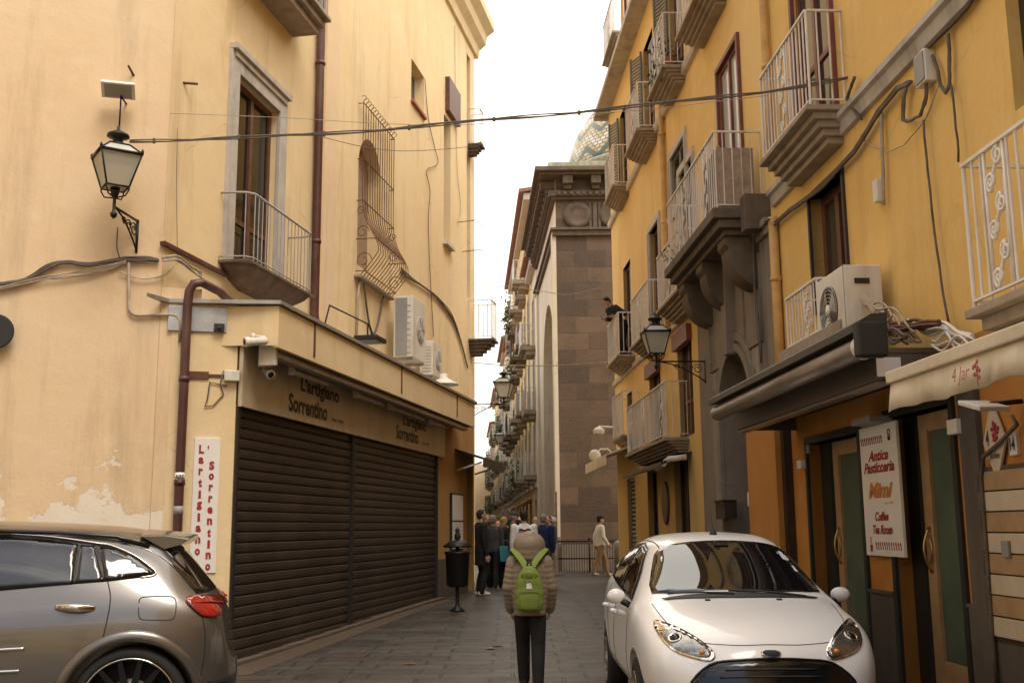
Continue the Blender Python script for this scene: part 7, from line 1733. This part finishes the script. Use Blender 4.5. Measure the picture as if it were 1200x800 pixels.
    fuse(m, 'body', 'skin', B, min(vox, .0085 if H > 1 else vox), 2)
    # --- trousers
    m = MB(); m.loft([ringe(hip+V((0, 0, z*k)), rx*k, ry*k, f) for z, rx, ry in ((-.05, .088, .064), (0, .092, .068), (.05, .086, .062), (.08, .080, .057))])
    for Hp, K_, A_ in ((hL, KL, aL), (hR, KR, aR)):
        md = K_.lerp(A_, .45)+V((0, -.010*k, 0)); limb(m, [Hp, K_, md, A_+V((0, 0, .0))], [.060*k, .048*k, .044*k, .038*k])
    fuse(m, 'trousers', legs, B, vox, 3)
    # --- shoes
    for A_, F_ in ((aL, lf), (aR, rf)):
        m = MB(); s0 = F_+V((0, 0, .020*k)); m.cap(s0+V((0, -.035*k, .004*k)), s0+V((0, .085*k, 0)), .024*k, .020*k); m.cap(s0+V((0, -.03*k, .02*k)), s0+V((0, .03*k, .022*k)), .024*k, .018*k); m.cap(A_+V((0, 0, -.0)), s0+V((0, -.02*k, .01*k)), .024*k, .026*k)
        fuse(m, 'shoe', shoes, B, max(vox*.8, .009), 2)
    # --- jacket
    m = MB(); lo = .49-coat
    if puffer:
        rings = []; N = 60
        for i in range(N+1):
            z = .465+(.835-.465)*i/N; t = i/N; rx = .104+.012*math.sin(t*3.0)-(0 if z < .77 else (z-.77)*1.05); ry = .088-(0 if z < .78 else (z-.78)*.7); b = abs(math.sin(t*math.pi*11))**.6*.006-.003
            rings.append(ringe(up_(0, -.004, z), (rx+b)*k, (ry+b)*k, f, 28))
        m.loft(rings)
        for S_, E_, Hn in ((SL, EL, lh), (SR, ER, rh)):
            ctr = [S_.lerp(E_, i/14) for i in range(14)]+[E_.lerp(Hn, i/14) for i in range(14)]; rr = [(.047-.010*i/27+abs(math.sin(i/27*math.pi*9))**.6*.005)*k for i in range(28)]
            m.tube(ctr, rr, 14); m.ell(S_, .05*k, .05*k, .052*k, 14, 10); m.ell(Hn, .036*k, .036*k, .036*k)
    else:
        prof = [(lo, .100, .072), (.55, .098, .070), (.63, .094, .067), (.71, .102, .070), (.77, .106, .068), (.81, .094, .058), (.835, .052, .046)]
        if coat: prof.insert(1, (lo+coat*.5, .098, .070))
        m.loft([ringe(up_(0, 0, z) if z > .5 else hip+V((0, 0, (z-.515)*k)), rx*k*width, ry*k, f) for z, rx, ry in prof])
        for S_, E_, Hn in ((SL, EL, lh), (SR, ER, rh)): limb(m, [S_, E_, E_.lerp(Hn, .92)], [.045*k, .037*k, .029*k])
        m.tube([up_(.045*math.cos(t), .036*math.sin(t)-.004, .84) for t in [i*math.pi/8 for i in range(17)]], .012*k, 8)
    fuse(m, 'jacket', top, B, vox*.9, 2)
    # --- hair, cap, hood
    if hood:
        m = MB()
        m.ell(hp(0, -.010, -.012), .108*k, .102*k, .092*k, 26, 16, Rh); m.ell(hp(0, -.012, -.055), .104*k, .096*k, .078*k, 24, 14, Rh); m.ell(hp(0, -.035, -.090), .096*k, .070*k, .040*k, 20, 10, Rh); m.ell(hp(0, -.03, .045), .055*k, .060*k, .040*k, 16, 10, Rh)
        for x_ in (): m.tube([hp(x_*(1-.25*math.cos(t)), -.012-.078*math.cos(t)*1.0, .004+.080*math.sin(t)) for t in [i*math.pi/10 for i in range(-4, 6)]], .0055*k, 8)
        fuse(m, 'hood', top, B, vox*.9, 3)
    else:
        m = MB(); m.ell(hp(0, -.016, .018), .049*k, .054*k, .054*k, 18, 12, Rh); m.ell(hp(0, -.030, -.012), .043*k, .034*k, .040*k, 14, 10, Rh)
        if hairlong: m.ell(hp(0, -.036, -.045), .046*k, .026*k, .062*k, 14, 10, Rh)
        q = m.v; m.v = [v for v in q]; fuse(m, 'hair', hair, B, max(vox*.7, .008), 1)
        if cap:
            m = MB(); m.ell(hp(0, -.008, .036), .052*k, .060*k, .040*k, 18, 10, Rh); m.ell(hp(0, .052, .030), .036*k, .030*k, .006*k, 14, 6, Rh); fuse(m, 'cap', cap, B, .009, 1)
    B.location = V(pos)+V((0, 0, zoff)); B.rotation_euler = (0, 0, yaw)
    return B, dict(SL=SL, SR=SR, up=up_, k=k, EL=EL, ER=ER)
def main_walker():
    G = gpt(622, 806); H = 1.50; yaw = R_(-2)
    B, J = person('person walking away in a beige quilted puffer jacket with the hood up and black trousers', H, G, yaw, 'puffer', 'cloth_black', 'hair_dark', 'cloth_black', vox=.0105, puffer=True, hood=True,
        lh=(-.130, .070, .505), rh=(.130, .070, .505), lf=(-.045, .10, .0), rf=(.050, -.07, .0), lean=.02)
    # green rucksack: a thing of its own, worn on the back
    P = thing('backpack', 'lime green rucksack with a white patch worn over the puffer jacket', 'backpack', (0, 0, 0)); k = H; f = Vector((0, 1, 0))
    y0 = -.175; m = MB(); rings = []
    prof = [(.75, .105, .050), (.76, .122, .062), (.80, .135, .072), (.90, .140, .078), (1.0, .132, .074), (1.08, .112, .062), (1.14, .080, .045), (1.17, .055, .03)]
    for i, (z, rx, ry) in enumerate(smooth_loop(prof, 5, False)): rings.append(ringe(Vector((0, y0-.03, z)), rx*(1+.018*math.sin(z*70)), ry*(1+.03*math.sin(z*55+1)), f, 26, 2.6))
    m.loft(rings); m.ell((0, y0-.03, 1.155), .062, .04, .03); fuse(m, 'bag_body', 'pack_green', P, .009, 3)
    m = MB(); rings = [ringe(Vector((0, y0-.085, z)), rx, ry, f, 20, 3) for z, rx, ry in smooth_loop([(.765, .06, .02), (.78, .092, .034), (.86, .102, .040), (.92, .095, .034), (.935, .075, .02)], 4, False)]; m.loft(rings); fuse(m, 'front_pocket', 'pack_green', P, .007, 2)
    m = MB(); m.tube([Vector((.094*math.sin(t), y0-.118-.004*math.cos(t), .925+.008*math.cos(t))) for t in [-1.5+i*.2 for i in range(16)]], .004, 6); m.build('zip', 'cloth_black', P)
    m = MB(); m.box(-.028, .028, y0-.113, y0-.108, .965, 1.02); m.build('patch', 'ink_white', P, bevel=.002)
    m = MB(); m.ell((0, y0-.078, 1.09), .085, .030, .055, 16, 10, Matrix.Rotation(R_(18), 3, 'X')); fuse(m, 'flap', 'pack_green', P, .007, 2)
    m = MB(); m.tube([(-.05, y0-.105, 1.09), (-.02, y0-.12, 1.02), (.0, y0-.118, 1.06), (.025, y0-.12, 1.01), (.05, y0-.105, 1.09)], .004, 6); m.build('drawstring', 'pack_strap', P)
    for s in (-1, 1):
        m = MB(); pts = [Vector((s*.018, y0-.02, 1.15)), Vector((s*.065, y0+.02, 1.225)), Vector((s*.125, y0+.085, 1.30)), Vector((s*.165, y0+.17, 1.34)), Vector((s*.175, y0+.26, 1.30)), Vector((s*.170, y0+.31, 1.18))]
        pts = [Vector(p) for p in smooth_loop([tuple(p) for p in pts], 4, False)]; rings = []
        for i, p in enumerate(pts):
            t = (pts[min(i+1, len(pts)-1)]-pts[max(i-1, 0)]).normalized(); out = (p-Vector((0, y0+.17, 1.05))); out = (out-t*out.dot(t)).normalized(); sd = t.cross(out)
            rings.append([p+sd*.030-out*.006, p+sd*.030+out*.010, p-sd*.030+out*.010, p-sd*.030-out*.006])
        m.loft(rings); m.build('strap', 'pack_strap', P, bevel=.003)
    m = MB(); m.tube([(-.02, y0-.03, 1.16), (-.018, y0-.03, 1.21), (.018, y0-.03, 1.21), (.02, y0-.03, 1.16)], .008, 8); m.build('grab_loop', 'cloth_black', P)
    P.location = B.location; P.rotation_euler = B.rotation_euler
main_walker()
def crowd():
    g = 'people gathered in the narrow street'
    def at(px, depth): P = at_y(px, 618, depth); return Vector((P.x, depth, gz(depth)))
    person('person in a long black coat standing at the left wall, nearest of the crowd', 1.80, at(563.5, 23.2), R_(-70), 'cloth_black', 'cloth_black', 'hair_dark', 'shoe_white', coat=.14, group=g)
    person('grey-haired person in dark clothes with a cross-body bag, walking away', 1.72, at(577.5, 26.2), R_(-8), 'cloth_grey', 'cloth_black', 'hair_grey', 'cloth_black', lf=(-.05, .12, 0), rf=(.05, -.10, 0), group=g)
    Bq, J = person('long-haired blond person in a dark coat carrying a teal bag', 1.68, at(590.5, 26.4), R_(-35), 'cloth_black', 'cloth_black', 'hair_blond', 'cloth_black', hairlong=True, coat=.10, group=g)
    person('person in a dark green jacket and jeans with a flat cap', 1.78, at(601.5, 25.2), R_(-100), 'cloth_green', 'denim', 'hair_grey', 'cloth_black', cap='cloth_grey', group=g)
    W_, J = person('dark-haired person in a cream top with a black band across the shoulders', 1.76, at(614, 22.0), R_(6), 'cloth_cream', 'cloth_navy', 'hair_dark', 'cloth_black', group=g, width=1.05)
    c = at(614, 22.0); m = MB()
    up = J['up']; pts = [up(-.07+.14*i/10, -.075-.004*math.sin(i*.5), .775+.008*math.sin(i)) for i in range(11)]; rings = [[p+Vector((0, .01, -.018)), p+Vector((0, -.008, -.018)), p+Vector((0, -.008, .018)), p+Vector((0, .01, .018))] for p in pts]
    m.loft(rings, True, True, False); m.build('shoulder_band', 'cloth_black', W_)
    person('person in a bright blue jacket seen from behind at the church corner', 1.74, at(636.5, 26.5), R_(-20), 'cloth_blue', 'cloth_navy', 'hair_grey', 'cloth_black', group=g)
    for i, (x, d, mt, lg, hr, yw, lab) in enumerate(((583.5, 30, 'cloth_red', 'cloth_black', 'hair_dark', 170, 'person in a red jacket facing the viewer between darker coats'), (572, 31, 'cloth_black', 'denim', 'hair_dark', 10, 'person in a black jacket and jeans half hidden behind the grey-haired one'),
        (596, 33, 'cloth_red', 'denim', 'hair_dark', 200, 'person in a dull red top further back in the crowd'), (608, 34, 'cloth_tan', 'cloth_black', 'hair_blond', 160, 'person in a tan coat far back, near the middle of the crowd'),
        (624, 32, 'cloth_navy', 'denim', 'hair_dark', 20, 'person in navy behind the one in blue'), (590, 37, 'cloth_cream', 'cloth_tan', 'hair_grey', 0, 'person in pale clothes at the back of the crowd'), (602, 40, 'cloth_blue', 'cloth_black', 'hair_dark', 190, 'small figure in a blue top at the very back'),
        (569, 26.5, 'cloth_black', 'cloth_black', 'hair_dark', -150, 'person all in black facing the viewer beside the left wall'), (608, 27.5, 'cloth_black', 'cloth_black', 'hair_dark', 30, 'person in black just left of the one in the cream top'), (596.5, 28.5, 'cloth_grey', 'cloth_black', 'hair_dark', 5, 'person in a charcoal jacket behind the flat cap'), (627.5, 28.5, 'cloth_black', 'cloth_black', 'hair_dark', 175, 'person in black between the cream top and the blue jacket'), (643, 30.5, 'cloth_grey', 'denim', 'hair_dark', 140, 'person in charcoal at the stone stump by the church'), (585, 34, 'cloth_black', 'denim', 'hair_blond', 15, 'fair-haired person in black further up the street'), (578, 40, 'cloth_cream', 'cloth_black', 'hair_dark', 0, 'small figure in a pale top at the far left of the street'), (614, 44, 'cloth_black', 'cloth_black', 'hair_dark', 0, 'small dark figure far up the middle of the street'))):
        person(lab, 1.62+.04*(i % 4), at(x, d), R_(yw), mt, lg, hr, 'cloth_black', vox=.018, group=g)
    # teal bag in the hand of the blond person
    c = at(592.5, 25.9); B = thing('shopping_bag', 'bright teal shopping bag held by the blond person', 'bag', c+Vector((0, 0, .62)))
    m = MB(); z = c.z+.62; m.hexa([(c.x-.13, c.y-.05, z), (c.x+.13, c.y-.05, z), (c.x+.12, c.y+.05, z), (c.x-.12, c.y+.05, z), (c.x-.15, c.y-.06, z+.36), (c.x+.15, c.y-.06, z+.36), (c.x+.14, c.y+.06, z+.36), (c.x-.14, c.y+.06, z+.36)]); m.build('bag_body', 'cloth_teal', B, bevel=.01)
    m = MB(); m.tube([(c.x-.07, c.y, z+.35), (c.x-.05, c.y, z+.5), (c.x+.05, c.y, z+.5), (c.x+.07, c.y, z+.35)], .008, 6); m.build('handle', 'cloth_teal', B)
    # walker by the church
    P = gpt(704.5, 675); person('person in cream jacket and tan trousers with a black cap, striding past the church', 1.74, P, R_(-80), 'cloth_cream', 'cloth_tan', 'hair_dark', 'shoe_white', cap='cloth_black', lf=(-.04, .13, .0), rf=(.04, -.15, .015), lh=(-.13, -.06, .50), rh=(.13, .10, .52), vox=.013, width=1.08)
    # person leaning on the balcony rail
    b = LV['L1d']; c = FR.p(b[0]+(b[1]-b[0])*.55, b[2]+.0, .12)
    person('person in dark clothes leaning over the small far balcony', 1.70, c, math.atan2(-FR.n.x, FR.n.y)+.35, 'cloth_navy', 'cloth_black', 'hair_dark', 'cloth_black', lean=.62, lh=(-.14, .20, .62), rh=(.12, .21, .62), headpitch=.3, vox=.013)
crowd()
